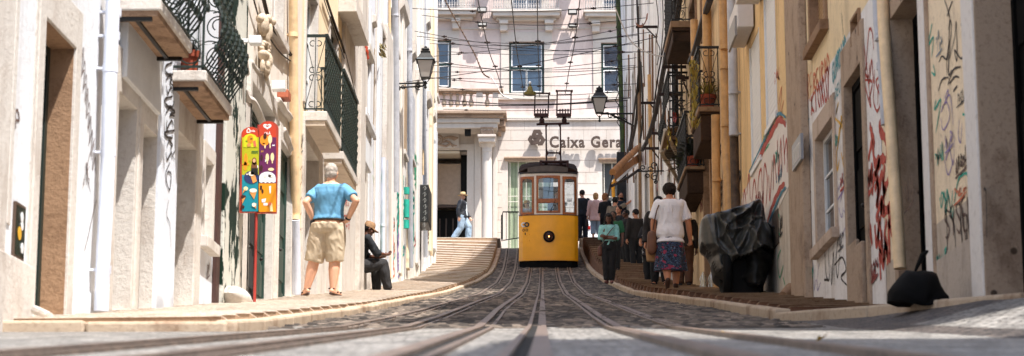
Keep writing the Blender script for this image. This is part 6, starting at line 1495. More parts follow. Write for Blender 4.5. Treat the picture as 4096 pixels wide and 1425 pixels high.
mb=MB(); a_=FT.px(2200,850); b__=FT.px(2222,800); mb.tube([(a_[0],yf(a_[0])-.04,a_[1]),(b__[0],yf(b__[0])-.03,b__[1])],.008,5); mb.build('wiper',DK,tram)
# interior : floor, seats, back bulkhead
mb=MB(); 
for k in range(3): mb.box(xL+.05,xR-.05,Yt+1.9*k+(.5 if k==0 else .1),Yt+1.9*(k+1),zb+.1+.42*k,zb+.16+.42*k)
mb.build('floor',plain('tram floor','#3a2415',.7),tram)
for k in range(3):
    for s in (-1,1):
        mb=MB(); x=cx+s*.62; mb.box(x-.28,x+.28,Yt+1.9*k+.7,Yt+1.9*k+1.1,zb+.6+.42*k,zb+.66+.42*k); mb.box(x-.28,x+.28,Yt+1.9*k+1.08,Yt+1.9*k+1.14,zb+.6+.42*k,zb+1.15+.42*k); mb.build('seat',WOOD,tram,bevel=.01)
# driver's lamp box / curtain at top of the rear glass
mb=MB(); mb.box(cx-.32,cx+.42,Yt+2.6,Yt+2.65,FT.z(2196,762),z2-.02); mb.build('bulkhead_panel',plain('dark teal panel','#18262c',.4),tram)
# current collectors
CO=plain('rusty collector iron','#35140c',.6,.3,var=.5,vscale=12,bump=.2)
Yp=67.2; FPp=Plane('F',Yp)
def q(x,y,dy=0): p=FPp.px(x,y); return (p[0],Yp+dy,p[1])
pan=MB()
pan.tube([q(2186,655),q(2184,495)],.028,8); pan.tube([q(2243,655),q(2241,495)],.028,8); pan.tube([q(2146,498),q(2278,494)],.04,8); pan.tube([q(2186,612),q(2243,612)],.03,8)
for a,b in (((2186,600),(2192,612)),((2243,600),(2236,612)),((2184,510),(2190,498)),((2241,510),(2234,498)),((2186,625),(2192,614)),((2243,625),(2236,614))): pan.tube([q(*a),q(*b)],.02,6)
pan.tube([q(2160,652,-.2),q(2272,652,-.2)],.045,8); pan.tube([q(2160,652,.4),q(2272,652,.4)],.045,8)
for x in (2163,2270): pan.box(q(x,652)[0]-.04,q(x,652)[0]+.04,Yp-.3,Yp+.5,z2+.2,q(x,648)[2])
pan.ball(q(2186,655),.07,8,6); pan.ball(q(2243,655),.06,8,6)
pan.tube([q(2228,600),q(2222,625),q(2218,640),q(2222,660)],.012,5)
pf=pan.build('collector_frame',CO,tram)
for (xa,xb_,yt_,lab) in ((2137,2198,374,'l'),(2226,2288,364,'r')):
    h=MB(); yb_=464; k=(xb_-xa)
    h.tube([q(xa-2,yt_),q(xb_+3,yt_)],.03,8); h.tube([q(xa+3,yt_),q(xa+1,yb_)],.025,6); h.tube([q(xb_-3,yt_),q(xb_-6,yb_)],.025,6)
    h.tube([q(xa+3,yt_+14),q(xb_-3,yt_+14)],.016,6); h.tube([q(xa+2,443),q(xb_-5,443)],.018,6)
    a=q(xa+1,470); b=q(xb_-4,456); h.box(a[0],b[0],Yp-.12,Yp+.12,a[2],b[2])
    for j in range(4): xx=xa+14+j*(k-30)/3; h.tube([q(xx,458),q(xx,436)],.02,6)
    cxm=(xa+xb_)/2; h.tube([q(cxm,470),q(cxm,484)],.05,8); h.ball(q(cxm,482),(.09,.09,.11),10,8); h.tube([q(cxm,485),q(cxm-12,496)],.03,6); h.tube([q(cxm,485),q(cxm+12,496)],.03,6)
    h.tube([q(xa,yt_-4),q(xa,yt_+6)],.03,6); h.tube([q(xb_,yt_-4),q(xb_,yt_+6)],.03,6)
    h.build('collector_head',CO,pf)
# ================================================================== small props
# crowd barrier left of tram
t=thing('barrier','thin black metal barrier at the top of the left steps','barrier',(-1.4,72.6,ztop))
mb=MB(); 
def bq(x,y,Y=72.8): return hit(x,y,1,Y)
mb.tube([bq(2008,965),bq(2008,865),bq(2012,848),bq(2075,848)],.025,6); mb.tube([bq(2012,962),bq(2075,952)],.02,6)
for x in (2025,2040,2055,2068): mb.tube([bq(x,958),bq(x,850)],.012,5)
mb.build('rails',IRON,t,smooth=True); mb=MB(); a=bq(2004,958);b=bq(2012,862); mb.box(a[0],b[0],72.7,72.8,a[2],b[2]); mb.build('sign_plate',IRON,t)
# parked car behind the pink coat
def boxq(x0,x1,y0,y1,Y): a=hit(x0,y1,1,Y); b=hit(x1,y0,1,Y); return a[0],b[0],a[2],b[2]
cxr=2.35; z0=10.78
t=thing('parked_car','white hatchback seen from behind at the top of the right steps','car',(cxr,77,z0))
prof=[(-.8,.25),(-.82,.75),(-.74,1.0),(-.62,1.42),(-.3,1.5),(.0,1.5),(.3,1.5),(.62,1.42),(.74,1.0),(.82,.75),(.8,.25)]
def cr(y,hs,ws,zt=1.5): return [(cxr+x*ws,77+y,z0+min(z,zt)*hs) for x,z in prof]
mb=MB(); mb.loft([cr(-2.0,.95,.92,.95),cr(-1.95,1,1,1.0),cr(-1.5,1,1,1.42),cr(-.8,1,1),cr(.6,1,1),cr(1.2,1,1,1.0),cr(2.0,.95,.95,.85)]); body=mb.build('body',plain('white car paint','#d9d9db',.25,spec=.6),t,bevel=.03)
mb=MB(); mb.hexa([(cxr-.55,75.02,z0+.98),(cxr+.55,75.02,z0+.98),(cxr+.55,75.05,z0+.98),(cxr-.55,75.05,z0+.98),(cxr-.48,75.42,z0+1.36),(cxr+.48,75.42,z0+1.36),(cxr+.48,75.45,z0+1.36),(cxr-.48,75.45,z0+1.36)]); mb.build('rear_window',GLASSD,t)
for s in (-1,1):
    mb=MB(); mb.box(cxr+s*.66-.12,cxr+s*.66+.12,74.97,75.1,z0+.72,z0+.86); mb.build('tail_light',plain('red tail light','#8c1512',.2),t,bevel=.02)
    for yy in (-1.2,1.3): mb=MB(); mb.lathe((cxr+s*.78,77+yy,z0+.31),[(.1,-.1),(.31,-.1),(.31,.1),(.1,.1)],18,0,'x'); w__=mb.build('wheel',DK,t,smooth=True)
mb=MB(); mb.box(cxr-.78,cxr+.78,74.93,75.1,z0+.3,z0+.5); mb.build('bumper',plain('white car paint','#d9d9db',.25,spec=.6),t,bevel=.03)
# covered motorcycle under tarpaulin
Ym=24.9
def mq(x,y,dy=0): return hit(x,y,1,Ym+dy)
mz=stepz(RT,24.9)
t=thing('covered_motorcycle','motorcycle parked under a black plastic tarpaulin against the graffiti wall','motorcycle',(2.4,Ym,mz))
prof=[(2801,940),(2806,880),(2820,862),(2870,852),(2940,832),(3000,812),(3030,800),(3045,803),(3056,830),(3064,890),(3085,905),(3092,930),(3098,1010),(3085,1070),(3060,1140),(3020,1160),(2960,1150),(2900,1120),(2862,1098),(2848,1030),(2830,1000),(2806,985)]
from mathutils import noise as NZ
Pm=[mq(*p) for p in prof]; cxm=sum(p[0] for p in Pm)/len(Pm); czm=sum(p[2] for p in Pm)/len(Pm)
mb=MB(); rings=[]
PX=[(p[0],p[2]) for p in Pm]; zmn=min(z for _,z in PX); zmx=max(z for _,z in PX)
def spanx(z):
    xs=[]
    for (xa,za),(xb2_,zb2_) in zip(PX,PX[1:]+PX[:1]):
        if (za-z)*(zb2_-z)<=0 and za!=zb2_: xs.append(xa+(xb2_-xa)*(z-za)/(zb2_-za))
    return (min(xs),max(xs)) if len(xs)>1 else None
NR_=96
RIDGE=[[(2824,866),(2836,930),(2852,1010)],[(2868,855),(2880,900),(2912,980),(2950,1070)],[(2850,870),(2856,960),(2878,1080)],[(2945,834),(2996,866),(2962,975),(2895,1085)],[(3030,806),(2965,862),(2905,905),(2880,960)],[(2890,905),(2920,935),(2960,925),(3000,900)],[(3046,825),(3030,900),(2990,1010)],[(2985,885),(3040,885),(3078,950)],[(2925,842),(2935,900),(2925,960)],[(2995,930),(3020,1000),(3060,1030)],[(2870,1000),(2920,1040),(2990,1030)],[(3010,812),(2990,850),(2940,880)]]
RS=[]
for n_,rd in enumerate(RIDGE):
    q_=[(lambda h:(h[0],h[2]))(mq(*p)) for p in rd]; q_=[(v.x,v.y) for v in spline([(a,b,0) for a,b in q_],5)]
    RS.append((q_,.055 if n_%2 else .045,.022 if n_%3 else .032))
def ridge(x,z):
    d=0
    for q_,am,w_ in RS:
        best=9
        for (ax,az),(bx,bz) in zip(q_,q_[1:]):
            L2=(bx-ax)**2+(bz-az)**2 or 1e-9; t_=max(0,min(1,((x-ax)*(bx-ax)+(z-az)*(bz-az))/L2)); dd=math.hypot(x-ax-t_*(bx-ax),z-az-t_*(bz-az)); best=min(best,dd)
        d+=am*math.exp(-(best/w_)**2)-am*.55*math.exp(-((best-.07)/.045)**2)
    return d
HEM=[(lambda h:(h[0],h[2]))(mq(*p)) for p in ((2795,960),(2840,1010),(2866,1085),(2905,1096),(2930,1050),(2990,1035),(3040,1000),(3075,1010),(3110,990))]
def hem(x):
    return interp([(a,b) for a,b in HEM],x)
FR=130; low=[]
for q_ in range(NR_):
    z=zmn+.004+(zmx-zmn-.008)*q_/(NR_-1); s_=spanx(z)
    if not s_: continue
    xl,xr=s_; h_=(z-zmn)/(zmx-zmn); ring=[]; cx_=(xl+xr)/2; hw_=(xr-xl)/2
    dep_f=.42*(1-h_**3*.7)
    for k_ in range(FR):
        t_=-1+2*k_/(FR-1); x=cx_+hw_*t_; sy=max(0,1-abs(t_)**3.2)**.6
        u_=(x-cxm)/.55; yo=-dep_f*sy
        b_=1/(1+math.exp(-(u_-.1-.35*(h_-.5))*14)); tt=1/(1+math.exp((h_-.8)*22)); yo-=.16*b_*tt*sy
        yo-=ridge(x,z)*min(1,sy*1.6)+.03*NZ.noise(Vector((x*5,z*3,1)))
        if z<hem(x): yo+=.16+.05*math.sin(x*21)+.06*NZ.noise(Vector((x*9,z*9,4)))
        ring.append((x,Ym+yo,z))
    for k_ in range(1,13):
        a=math.pi*k_/13; ring.append((cx_+hw_*math.cos(a),Ym+1.4*math.sin(a)**.6*(1-.3*h_),z))
    rings.append(ring)
mb.loft(rings)
nn=len(rings[0])
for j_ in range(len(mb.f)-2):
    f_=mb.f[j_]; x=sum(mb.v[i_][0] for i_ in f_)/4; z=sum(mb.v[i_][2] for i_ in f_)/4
    if z<hem(x): mb.m[j_]=1  # below the hem, black paints the deep shadow on the motorcycle
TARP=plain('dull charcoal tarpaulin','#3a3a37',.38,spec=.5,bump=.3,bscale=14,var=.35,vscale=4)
o=mb.build('tarpaulin',[TARP,plain('black shade under hem','#050505',.6,spec=.3)],t,smooth=True,recalc=True)
for (x,yy) in ((2900,-.1),(3040,.4)):
    c=mq(x,1120); mb=MB(); r=.3
    rings=[]
    zc=mz+.31
    mb.tube([(c[0],Ym+yy+.3*math.cos(a*math.pi/12),zc+.26*math.sin(a*math.pi/12)) for a in range(24)],.06,8,closed=True); mb.build('tyre',DK,t,smooth=True)
mb=MB(); mb.box(2.3,2.7,Ym-.3,Ym+.9,mz+.02,mz+.5); mb.build('engine',DK,t,bevel=.04)
mb=MB(); mb.tube([mq(3085,908,-.2),mq(3118,912,-.2)],.02,6); mb.ball(mq(3118,912,-.2),.03); mb.build('handlebar',IRON,t)
# plastic bottles
b=hit(2830,1146,1,33.5); bz=stepz(RT,33.5)
for i,(dx,lab) in enumerate(((-.07,'clear plastic bottle on the step left of the motorcycle'),(.07,'squashed clear plastic bottle right beside the first one'))):
    mb=MB(); mb.lathe((b[0]+dx,33.5,bz),[(.055,0),(.06,.05),(.05,.1),(.06,.14),(.055,.2),(.03,.25),(.016,.28),(.016,.3)],12); tag(mb.build('plastic_bottle',glass('bottle plastic',(.8,.88,.92),.25),None,smooth=True),lab,'bottle','bottles on the right steps')
# black bag
by=13.4; bq_=lambda x,y,dy=0: hit(x,y,1,by+dy)
bzz=ktop(11.8)
t=thing('black_bag','slumped black bag with an upright strap left against the right wall','bag',bq_(3670,1206))
prof=[(3552,1206),(3552,1165),(3570,1140),(3600,1105),(3625,1080),(3665,1086),(3690,1083),(3728,1086),(3748,1095),(3765,1140),(3780,1170),(3795,1185),(3800,1207)]
Pp=[bq_(*p) for p in prof]; cx_=sum(p[0] for p in Pp)/len(Pp); cz_=min(p[2] for p in Pp)
mb=MB(); rings=[]
for dy,sc_ in ((-.16,.1),(-.15,.6),(-.1,.85),(0,1),(.1,.95),(.16,.6)):
    rings.append([(cx_+(p[0]-cx_)*sc_,by+dy+.02*NZ.noise(Vector((p[0]*8,p[2]*8,dy))),cz_-.05+(p[2]-cz_+.05)*sc_) for p in Pp])
mb.loft(rings); mb.build('sack',plain('black nylon','#050404',.8,var=.4,bump=.4,bscale=12,spec=.15),t,smooth=True)
mb=MB(); mb.tube([bq_(3660,1088),bq_(3672,1060),bq_(3690,1022),bq_(3712,1003)],[.008,.014,.02,.008],8); mb.build('strap',plain('black nylon','#0d0b0a',.7),t,smooth=True)
# debris
mb=MB(); a=hit(140,1240,1,12.5); mb.tube([a,hit(200,1262,1,12.3)],[.03,.02],8); tag(mb.build('stone_shard',STONE,None),'broken pale stone shard lying at the foot of the left doorway','stone')
mb=MB(); a=(2.83,23.0,stepz(RT,23)); mb.tube([(2.72,22.6,stepz(RT,22.6)+.03),(2.86,23.0,stepz(RT,23)+.17)],[.05,.06],10); tag(mb.build('pipe_stub',BSTONE,None),'short clay pipe stub leaning at the base of the grey stone pilaster','pipe')
LF=plain('fallen yellow leaf','#9c7a1c',.7,var=.3)
for i,(px,py,lab) in enumerate(((480,1322,'yellow leaf by the left kerb, farthest left'),(850,1323,'yellow leaf left of the weed tuft'),(945,1318,'small yellow weed tuft against the left kerb'),(2905,1352,'yellow leaf between the right rails'),(3265,1376,'brownish leaf on the shaded right roadway'))):
    # intersect ground
    r=ray(px,py); y=3.0
    while y<14 and y*r[2]/r[1]>gz(y*r[0]/r[1],y): y+=.01
    x=y*r[0]/r[1]; z=gz(x,y); mb=MB()
    for k in range(5 if 'tuft' in lab else 2):
        a=random.uniform(0,6); mb.add([(x,y,z+.01),(x+.03*math.cos(a),y+.03*math.sin(a),z+.03),(x+.05*math.cos(a+.3),y+.05*math.sin(a+.3),z+.02+.02*(k%2)),(x+.02*math.cos(a+1),y+.02*math.sin(a+1),z+.015)],[(0,1,2,3)])
    tag(mb.build('fallen_leaf',LF,None,recalc=False),lab,'leaf','fallen leaves')
# ================================================================== PEOPLE
TMP=bpy.data.scenes.new('tmp')
SKIN=plain('skin tan','#b97d5c',.5,var=.08,vscale=8); SKIND=plain('skin brown','#5a3523',.5,var=.08,vscale=8); SKINF=plain('skin fair','#cf9c7e',.5,var=.08,vscale=8)
def remesh(mb,name,mat,parent,voxel,disp=0,dsc=9,seed=0,smooth=3,fold=None):
    me=bpy.data.meshes.new('tmp'); me.from_pydata(mb.v,[],mb.f)
    bm=bmesh.new(); bm.from_mesh(me); bmesh.ops.recalc_face_normals(bm,faces=bm.faces); bm.to_mesh(me); bm.free()
    o=bpy.data.objects.new('tmp',me); TMP.collection.objects.link(o)
    r=o.modifiers.new('r','REMESH'); r.mode='VOXEL'; r.voxel_size=voxel; r.adaptivity=0
    if smooth: s=o.modifiers.new('s','SMOOTH'); s.iterations=smooth; s.factor=.5
    
    with bpy.context.temp_override(scene=TMP,view_layer=TMP.view_layers[0]):
        dg=bpy.context.evaluated_depsgraph_get(); me2=bpy.data.meshes.new_from_object(o.evaluated_get(dg)); me2.name=name
    bpy.data.objects.remove(o); bpy.data.meshes.remove(me)
    if disp:
        NR=[v.normal.copy() for v in me2.vertices]
        for v,vn in zip(me2.vertices,NR):
            p=v.co; k=1
            w_=NZ.noise(Vector((p.x*dsc+seed,p.y*dsc,p.z*dsc*.45+seed)))+.6*NZ.noise(Vector((p.x*dsc*2+p.z*7,p.y*dsc*2,p.z*dsc*.9)))
            w_=1-2*abs(w_)
            v.co=p+vn*disp*w_
    me2.materials.clear(); 
    for m_ in (mat if isinstance(mat,list) else [mat]): me2.materials.append(m_)
    me2.polygons.foreach_set('use_smooth',[True]*len(me2.polygons)); me2.update()
    o=bpy.data.objects.new(name,me2); COL.objects.link(o); o.parent=parent; return o
def cap(mb,a,ra,b,rb,n=12,flat=1.0,hem=False):
    a=Vector(a);b=Vector(b); d=b-a
    if d.length<1e-6: return
    d.normalize(); up=Vector((0,1,0)) if abs(d.y)<.9 else Vector((1,0,0)); x=d.cross(up).normalized(); y=x.cross(d)
    rings=[]
    for c,r,s in ((a,ra,-1),(b,rb,1)):
        seq=((.86,.5),(.5,.86)) ; st=[(.3,.95),(.7,.7),(1,.0)]
        ks=[(-.95,.3),(-.6,.8),(0,1)] if s<0 else ([(0,1),(.6,.8),(.95,.3)] if not hem else [(0,1),(.12,1.0),(.16,.97),(.17,.4)])
        for h,q in ks: 
            cc=c+d*h*r; rings.append([cc+x*r*q*math.cos(2*math.pi*k/n)+y*r*q*flat*math.sin(2*math.pi*k/n) for k in range(n)])
    mb.loft(rings)
TORSO=[(.47,.085,.068),(.50,.098,.078),(.54,.098,.076),(.60,.088,.066),(.66,.088,.066),(.72,.098,.07),(.77,.108,.07),(.805,.108,.062),(.83,.07,.05),(.85,.042,.042)]
DJ=dict(ls=(-.118,0,.808),rs=(.118,0,.808),le=(-.150,-.01,.635),re=(.150,-.01,.635),lw=(-.152,.035,.485),rw=(.152,.035,.485),lh=(-.052,0,.52),rh=(.052,0,.52),lk=(-.058,.012,.285),rk=(.058,.012,.285),la=(-.06,-.012,.045),ra=(.06,-.012,.045),head=(0,.012,.93),neck=(0,-.005,.835),pel=(0,0,.52),lf=None,rf=None)
def V3(p,H): return Vector(p)*H
class Person:
    def __init__(s,label,px,py,ytop,rz,tr=None,H=None,Y=None,z=None,J=None,build=1.0,skin=None,voxel=.011,name='person',grp=None,X=None,belly=0,face=False,turn=0,tilt=0):
        if Y is None:
            r=ray(px,py); Y=15.5
            while Y<76 and Y*r[2]/r[1]>(stepz(tr,Y) if Y<72 else ztop): Y+=.02
        h=hit(px,py,1,Y); 
        s.x=h[0] if X is None else X; s.y=Y; s.z=(stepz(tr,Y) if Y<72 else ztop) if z is None else z
        dep=Y*ct+s.z*st_
        s.H=H or (py-ytop)*dep/F
        s.t=thing(name,label,'person',(s.x,s.y,s.z),grp,rz); s.b=build; s.skin=skin or SKIN; s.vx=voxel; s.J=dict(DJ); s.belly=belly
        if J: s.J.update(J)
        j=s.J; s.face=face; s.turn=turn; s.tilt=tilt
        r=None; yy=(s.x*-syw+s.y*cyw,0); fz=s.z/ (s.y); a_=math.atan(fz); print(label[:40],'Y=%.1f x=%.2f z=%.2f H=%.2f footpy=%.0f want %d'%(s.y,s.x,s.z,s.H,712.5+F*math.tan(TH-math.atan(s.z/s.y)),py))
    def tor(s,mb,off=0,zlo=.47,zhi=.85,wf=1,extra=None):
        H=s.H;j=s.J; P_=Vector(j['pel']); N_=Vector(j['neck']); rings=[]
        pts=[r for r in TORSO if zlo<=r[0]<=zhi]
        if extra: pts=extra+pts
        axis=N_-P_
        for z,w_,d_ in pts:
            t_=(z-.52)/(.315); c=P_+axis*t_; 
            by=s.belly*math.exp(-((z-.6)/.07)**2)
            w2=(w_*s.b*wf+off)*H; d2=(d_*s.b*wf+off+by*.5)*H
            c=c+Vector((0,by*.5,0)); c=c*H
            # shoulder line direction
            sv=(Vector(j['rs'])-Vector(j['ls'])); sv.z=0; sv.normalize(); hv=(Vector(j['rh'])-Vector(j['lh'])); hv.z=0; hv.normalize(); xv=hv.lerp(sv,max(0,min(1,t_))).normalized(); yv=Vector((-xv.y,xv.x,0))
            rings.append([c+xv*w2*math.copysign(abs(math.cos(a))**.85,math.cos(a))+yv*d2*math.sin(a) for a in [2*math.pi*k/20 for k in range(20)]])
        mb.loft(rings)
    def limb(s,mb,names,rad,off=0,t0=0,t1=2,n=12,flare=0):
        H=s.H; P=[Vector(s.J[n_]) for n_ in names]; R=rad
        for i in range(2):
            if t1<=i: break
            e=min(1,t1-i); a=P[i]; b=P[i].lerp(P[i+1],e); ra=R[i]; rb=R[i]+(R[i+1]-R[i])*e
            fl=flare if t1<=i+1 else flare*.6
            m_=a.lerp(b,.35); bulge=.5*(ra+rb)*(1.05 if i==0 else 1.06)
            cap(mb,a*H,(ra+off)*H,m_*H,(bulge*s_ if False else (ra*.6+bulge*.4 if i==0 else max(ra,bulge)*1.04)+off+fl*.4)*H,n); cap(mb,m_*H,((ra*.6+bulge*.4 if i==0 else max(ra,bulge)*1.04)+off+fl*.4)*H,b*H,(rb+off+fl)*H,n,hem=(flare>0 and t1<=i+1))
    def hand(s,mb,w_,dirv,nrm,side,curl=.5,scale=1):
        """palm from the wrist along dirv; nrm palm normal; side +1/-1 thumb side sign"""
        H=s.H*scale; w_=Vector(w_)*s.H; d=Vector(dirv).normalized(); n_=Vector(nrm); n_=(n_-d*n_.dot(d)).normalized(); sd=d.cross(n_)*side
        c=w_+d*.028*H; 
        cap(mb,w_+d*.005*H,.0145*H,w_+d*.045*H,.0185*H,10,flat=1)
        cap(mb,w_+d*.02*H+sd*.012*H,.010*H,w_+d*.05*H+sd*.016*H,.010*H,8); cap(mb,w_+d*.02*H-sd*.012*H,.010*H,w_+d*.05*H-sd*.016*H,.010*H,8)
        for k,(o_,L) in enumerate(((.0185,.034),(.0065,.039),(-.0060,.036),(-.0180,.029))):
            b=w_+d*.054*H+sd*o_*H; k1=b+(d*math.cos(curl)+n_*math.sin(curl)+sd*o_*4)*L*.55*H*1.0; k2=k1+(d*math.cos(curl*2.2)+n_*math.sin(curl*2.2))*L*.55*H
            cap(mb,b,.0062*H,k1,.0056*H,8); cap(mb,k1,.0056*H,k2,.0048*H,8)
        tb=w_+d*.018*H+sd*.02*H; t1=tb+(d*.6+sd*.8+n_*.3).normalized()*.026*H; t2=t1+(d*.9+sd*.25+n_*.5).normalized()*.02*H
        cap(mb,tb,.0075*H,t1,.0065*H,8); cap(mb,t1,.0065*H,t2,.0052*H,8)
    def body(s,lh=None,rh=None,arm=(.024,.0215,.016),leg=(.054,.037,.022),feet=True):
        H=s.H;j=s.J;mb=MB(); b=s.b
        s.tor(mb); hd=Vector(j['head'])*H; nk=Vector(j['neck'])*H
        rt=Matrix.Rotation(s.turn,3,'Z')@Matrix.Rotation(s.tilt,3,'X')
        def hp(x,y,z): return hd+rt@Vector((x*H,y*H,z*H))
        def hb(c,r):
            m2=MB(); m2.ball((0,0,0),(r[0]*H,r[1]*H,r[2]*H),14,10); q=hp(*c); mb.add([q+rt@Vector(v) for v in m2.v],m2.f)
        cap(mb,nk-Vector((0,0,.02*H)),.036*H,hd+Vector((0,-.012*H,-.035*H)),.032*H)
        hb((0,0,.012),(.047,.057,.058)); hb((0,.018,-.03),(.036,.038,.038)); hb((0,.045,-.048),(.017,.014,.014)); hb((0,.061,-.012),(.008,.013,.012)); hb((0,.056,.002),(.006,.01,.018)); hb((0,.047,-.034),(.016,.012,.007)); hb((0,.048,.012),(.03,.012,.007))
        for q in (-1,1): hb((q*.048,-.004,-.005),(.007,.012,.017)); hb((q*.03,.03,-.02),(.014,.016,.014))
        s.hp=hp; s.rt=rt
        s.limb(mb,('ls','le','lw'),[a*b for a in arm]); s.limb(mb,('rs','re','rw'),[a*b for a in arm])
        for sd,hh in (('l',lh),('r',rh)):
            hh=hh or dict(d=(Vector(j[sd+'w'])-Vector(j[sd+'e'])),n=(1 if sd=='l' else -1,0,0),c=.5)
            s.hand(mb,j[sd+'w'],hh['d'],hh.get('n',(0,1,0)),hh.get('s',1 if sd=='l' else 1),hh.get('c',.5))
        s.limb(mb,('lh','lk','la'),[a*b for a in leg]); s.limb(mb,('rh','rk','ra'),[a*b for a in leg])
        for q in ('l','r'):
            a=Vector(j[q+'a']); fd=Vector(j[q+'f'] or (0.15*(1 if q=='r' else -1),1,0)).normalized()
            cap(mb,(a+Vector((0,-.0,-.018))-fd*.018)*H,.02*H,(a+fd*.085+Vector((0,0,-.03)))*H,.014*H,10); cap(mb,(a+fd*.03+Vector((0,0,-.012)))*H,.02*H,(a+fd*.10+Vector((0,0,-.033)))*H,.012*H,10)
        o=remesh(mb,'body',s.skin,s.t,s.vx*.75,smooth=2); s.bodyo=o
        if s.face:
            m2=MB()
            for q in (-1,1): p=hp(q*.019,.053,.001); m2.ball(p,(.0065*H,.004*H,.0035*H),8,6)
            m2.build('eyes',plain('dark eyes','#120b08',.2),o,smooth=True,local=True)
            m2=MB(); p0=[hp(x,.0585-abs(x)*.3,-.0335+abs(x)*.1) for x in (-.014,-.007,0,.007,.014)]; m2.tube(p0,.0022*H,6); m2.build('lips',plain('lip','#7d3b30',.5),o,smooth=True,local=True)
        return o
    def shirt(s,mat,zlo=.50,sleeve=.6,off=.012,flare=.006,name='shirt',disp=.006,arm=(.0345,.027,.021),collar=.845,extra=None,wf=1,dsc=9):
        mb=MB(); s.tor(mb,off,zlo,collar,wf,extra)
        if sleeve>0:
            for q in ('l','r'): s.limb(mb,(q+'s',q+'e',q+'w'),[a*s.b for a in arm],off*.45,t1=sleeve,flare=flare)
        return remesh(mb,name,mat,s.t,s.vx,disp*s.H,dsc,seed=s.x*7)
    def trousers(s,mat,t1=1.95,off=.010,flare=.004,top=.60,name='trousers',disp=.005,leg=(.058,.041,.028),wf=1.02):
        mb=MB(); s.tor(mb,off*.8,.465,top,wf)
        for q in ('l','r'): s.limb(mb,(q+'h',q+'k',q+'a'),[a*s.b for a in leg],off,t1=t1,flare=flare)
        return remesh(mb,name,mat,s.t,s.vx,disp*s.H,8,seed=s.y)
    def skirt(s,mat,ztop,zhem,rt,rh,name='skirt',folds=7,amp=.06,dy=0):
        H=s.H; mb=MB(); rings=[]; pl=Vector(s.J['pel'])
        for i in range(13):
            f=i/12; z=ztop+(zhem-ztop)*f; ring=[]
            for k in range(48):
                a=2*math.pi*k/48; r=(rt+(rh-rt)*f)*(1+amp*f*math.sin(folds*a+2*f))
                ring.append((pl.x*H+r*H*math.cos(a),pl.y*H+(r*.78)*H*math.sin(a)+dy*f*H,z*H))
            rings.append(ring)
        mb.loft(rings); return mb.build(name,mat,s.t,smooth=True,local=True)
    def shoes(s,mat,h=.0,name='shoe'):
        H=s.H
        for q in ('l','r'):
            mb=MB(); a=Vector(s.J[q+'a']); fd=Vector(s.J[q+'f'] or (0.15*(1 if q=='r' else -1),1,0)).normalized()
            cap(mb,(a+Vector((0,0,-.022))-fd*.02)*H,.025*H,(a+fd*.09+Vector((0,0,-.03)))*H,.019*H,12); 
            cap(mb,(a+Vector((0,0,.0)))*H,.026*H,(a+Vector((0,0,-.02)))*H,.026*H,12)
            remesh(mb,name,mat,s.t,s.vx*.8,smooth=2)
    def hair(s,mat,blobs,name='hair',disp=.006,dsc=20):
        H=s.H; mb=MB()
        for c,r in blobs:
            m2=MB(); m2.ball((0,0,0),(r[0]*H,r[1]*H,r[2]*H),14,10); q=s.hp(*c); mb.add([q+s.rt@Vector(v) for v in m2.v],m2.f)
        return remesh(mb,name,mat,s.t,s.vx*.8,disp*H,dsc,smooth=2)
    def hat(s,mat,brim=.085,h=.06,r=.055,cap_=False,band=None,zoff=.03,name='hat'):
        H=s.H; mb=MB(); q=lambda x,y,z:s.hp(x,y,z)
        prof=[(r*.1,h),(r*.8,h*.95),(r*.97,h*.6),(r*1.03,0)]
        rings=[[q(a_*math.cos(t_),a_*1.12*math.sin(t_),zoff+z_) for t_ in [2*math.pi*k/20 for k in range(20)]] for a_,z_ in prof]
        if not cap_: rings+=[[q(a_*math.cos(t_),a_*1.12*math.sin(t_),zoff+z_) for t_ in [2*math.pi*k/20 for k in range(20)]] for a_,z_ in ((brim,-.008),(brim,-.012),(r*1.0,-.006))]
        else: rings+=[[q(a_*math.cos(t_),a_*1.12*math.sin(t_),zoff+z_) for t_ in [2*math.pi*k/20 for k in range(20)]] for a_,z_ in ((r*1.03,-.01),(r*.9,-.01))]
        mb.loft(rings); o=mb.build(name,mat,s.t,smooth=True,local=True)
        if cap_:
            m2=MB(); L_=[];
            for k in range(9):
                t_=math.pi*(.12+.76*k/8); a=q(r*1.0*math.cos(t_),r*1.1*math.sin(t_),zoff-.002); b=q(r*1.0*math.cos(t_),r*1.1*math.sin(t_)+.055*math.sin(t_),zoff-.014); L_.append((a,b))
            rings=[[a,b,b-Vector((0,0,.004*H)),a-Vector((0,0,.004*H))] for a,b in L_]; m2.loft(rings); m2.build('cap_peak',mat,o,smooth=False,local=True)
        if band:
            m2=MB(); rings=[[q(a_*math.cos(t_),a_*1.12*math.sin(t_),zoff+z_) for t_ in [2*math.pi*k/20 for k in range(20)]] for a_,z_ in ((r*1.05,.0),(r*1.03,.014),(r*.9,.014),(r*.9,.0))]; m2.loft(rings,closed=True); m2.build('hat_band',band,o,smooth=True,local=True)
        return o
    def glasses(s,parent=None):
        H=s.H; mb=MB()
        for q in (-1,1): mb.ball(s.hp(q*.021,.058,.002),(.017*H,.006*H,.012*H),10,6); mb.tube([s.hp(q*.036,.052,.004),s.hp(q*.05,.0,.004)],.0025*H,5)
        mb.tube([s.hp(-.008,.062,.005),s.hp(.008,.062,.005)],.003*H,5)
        mb.build('sunglasses',plain('dark glasses','#0a0807',.1),s.t,smooth=True,local=True)
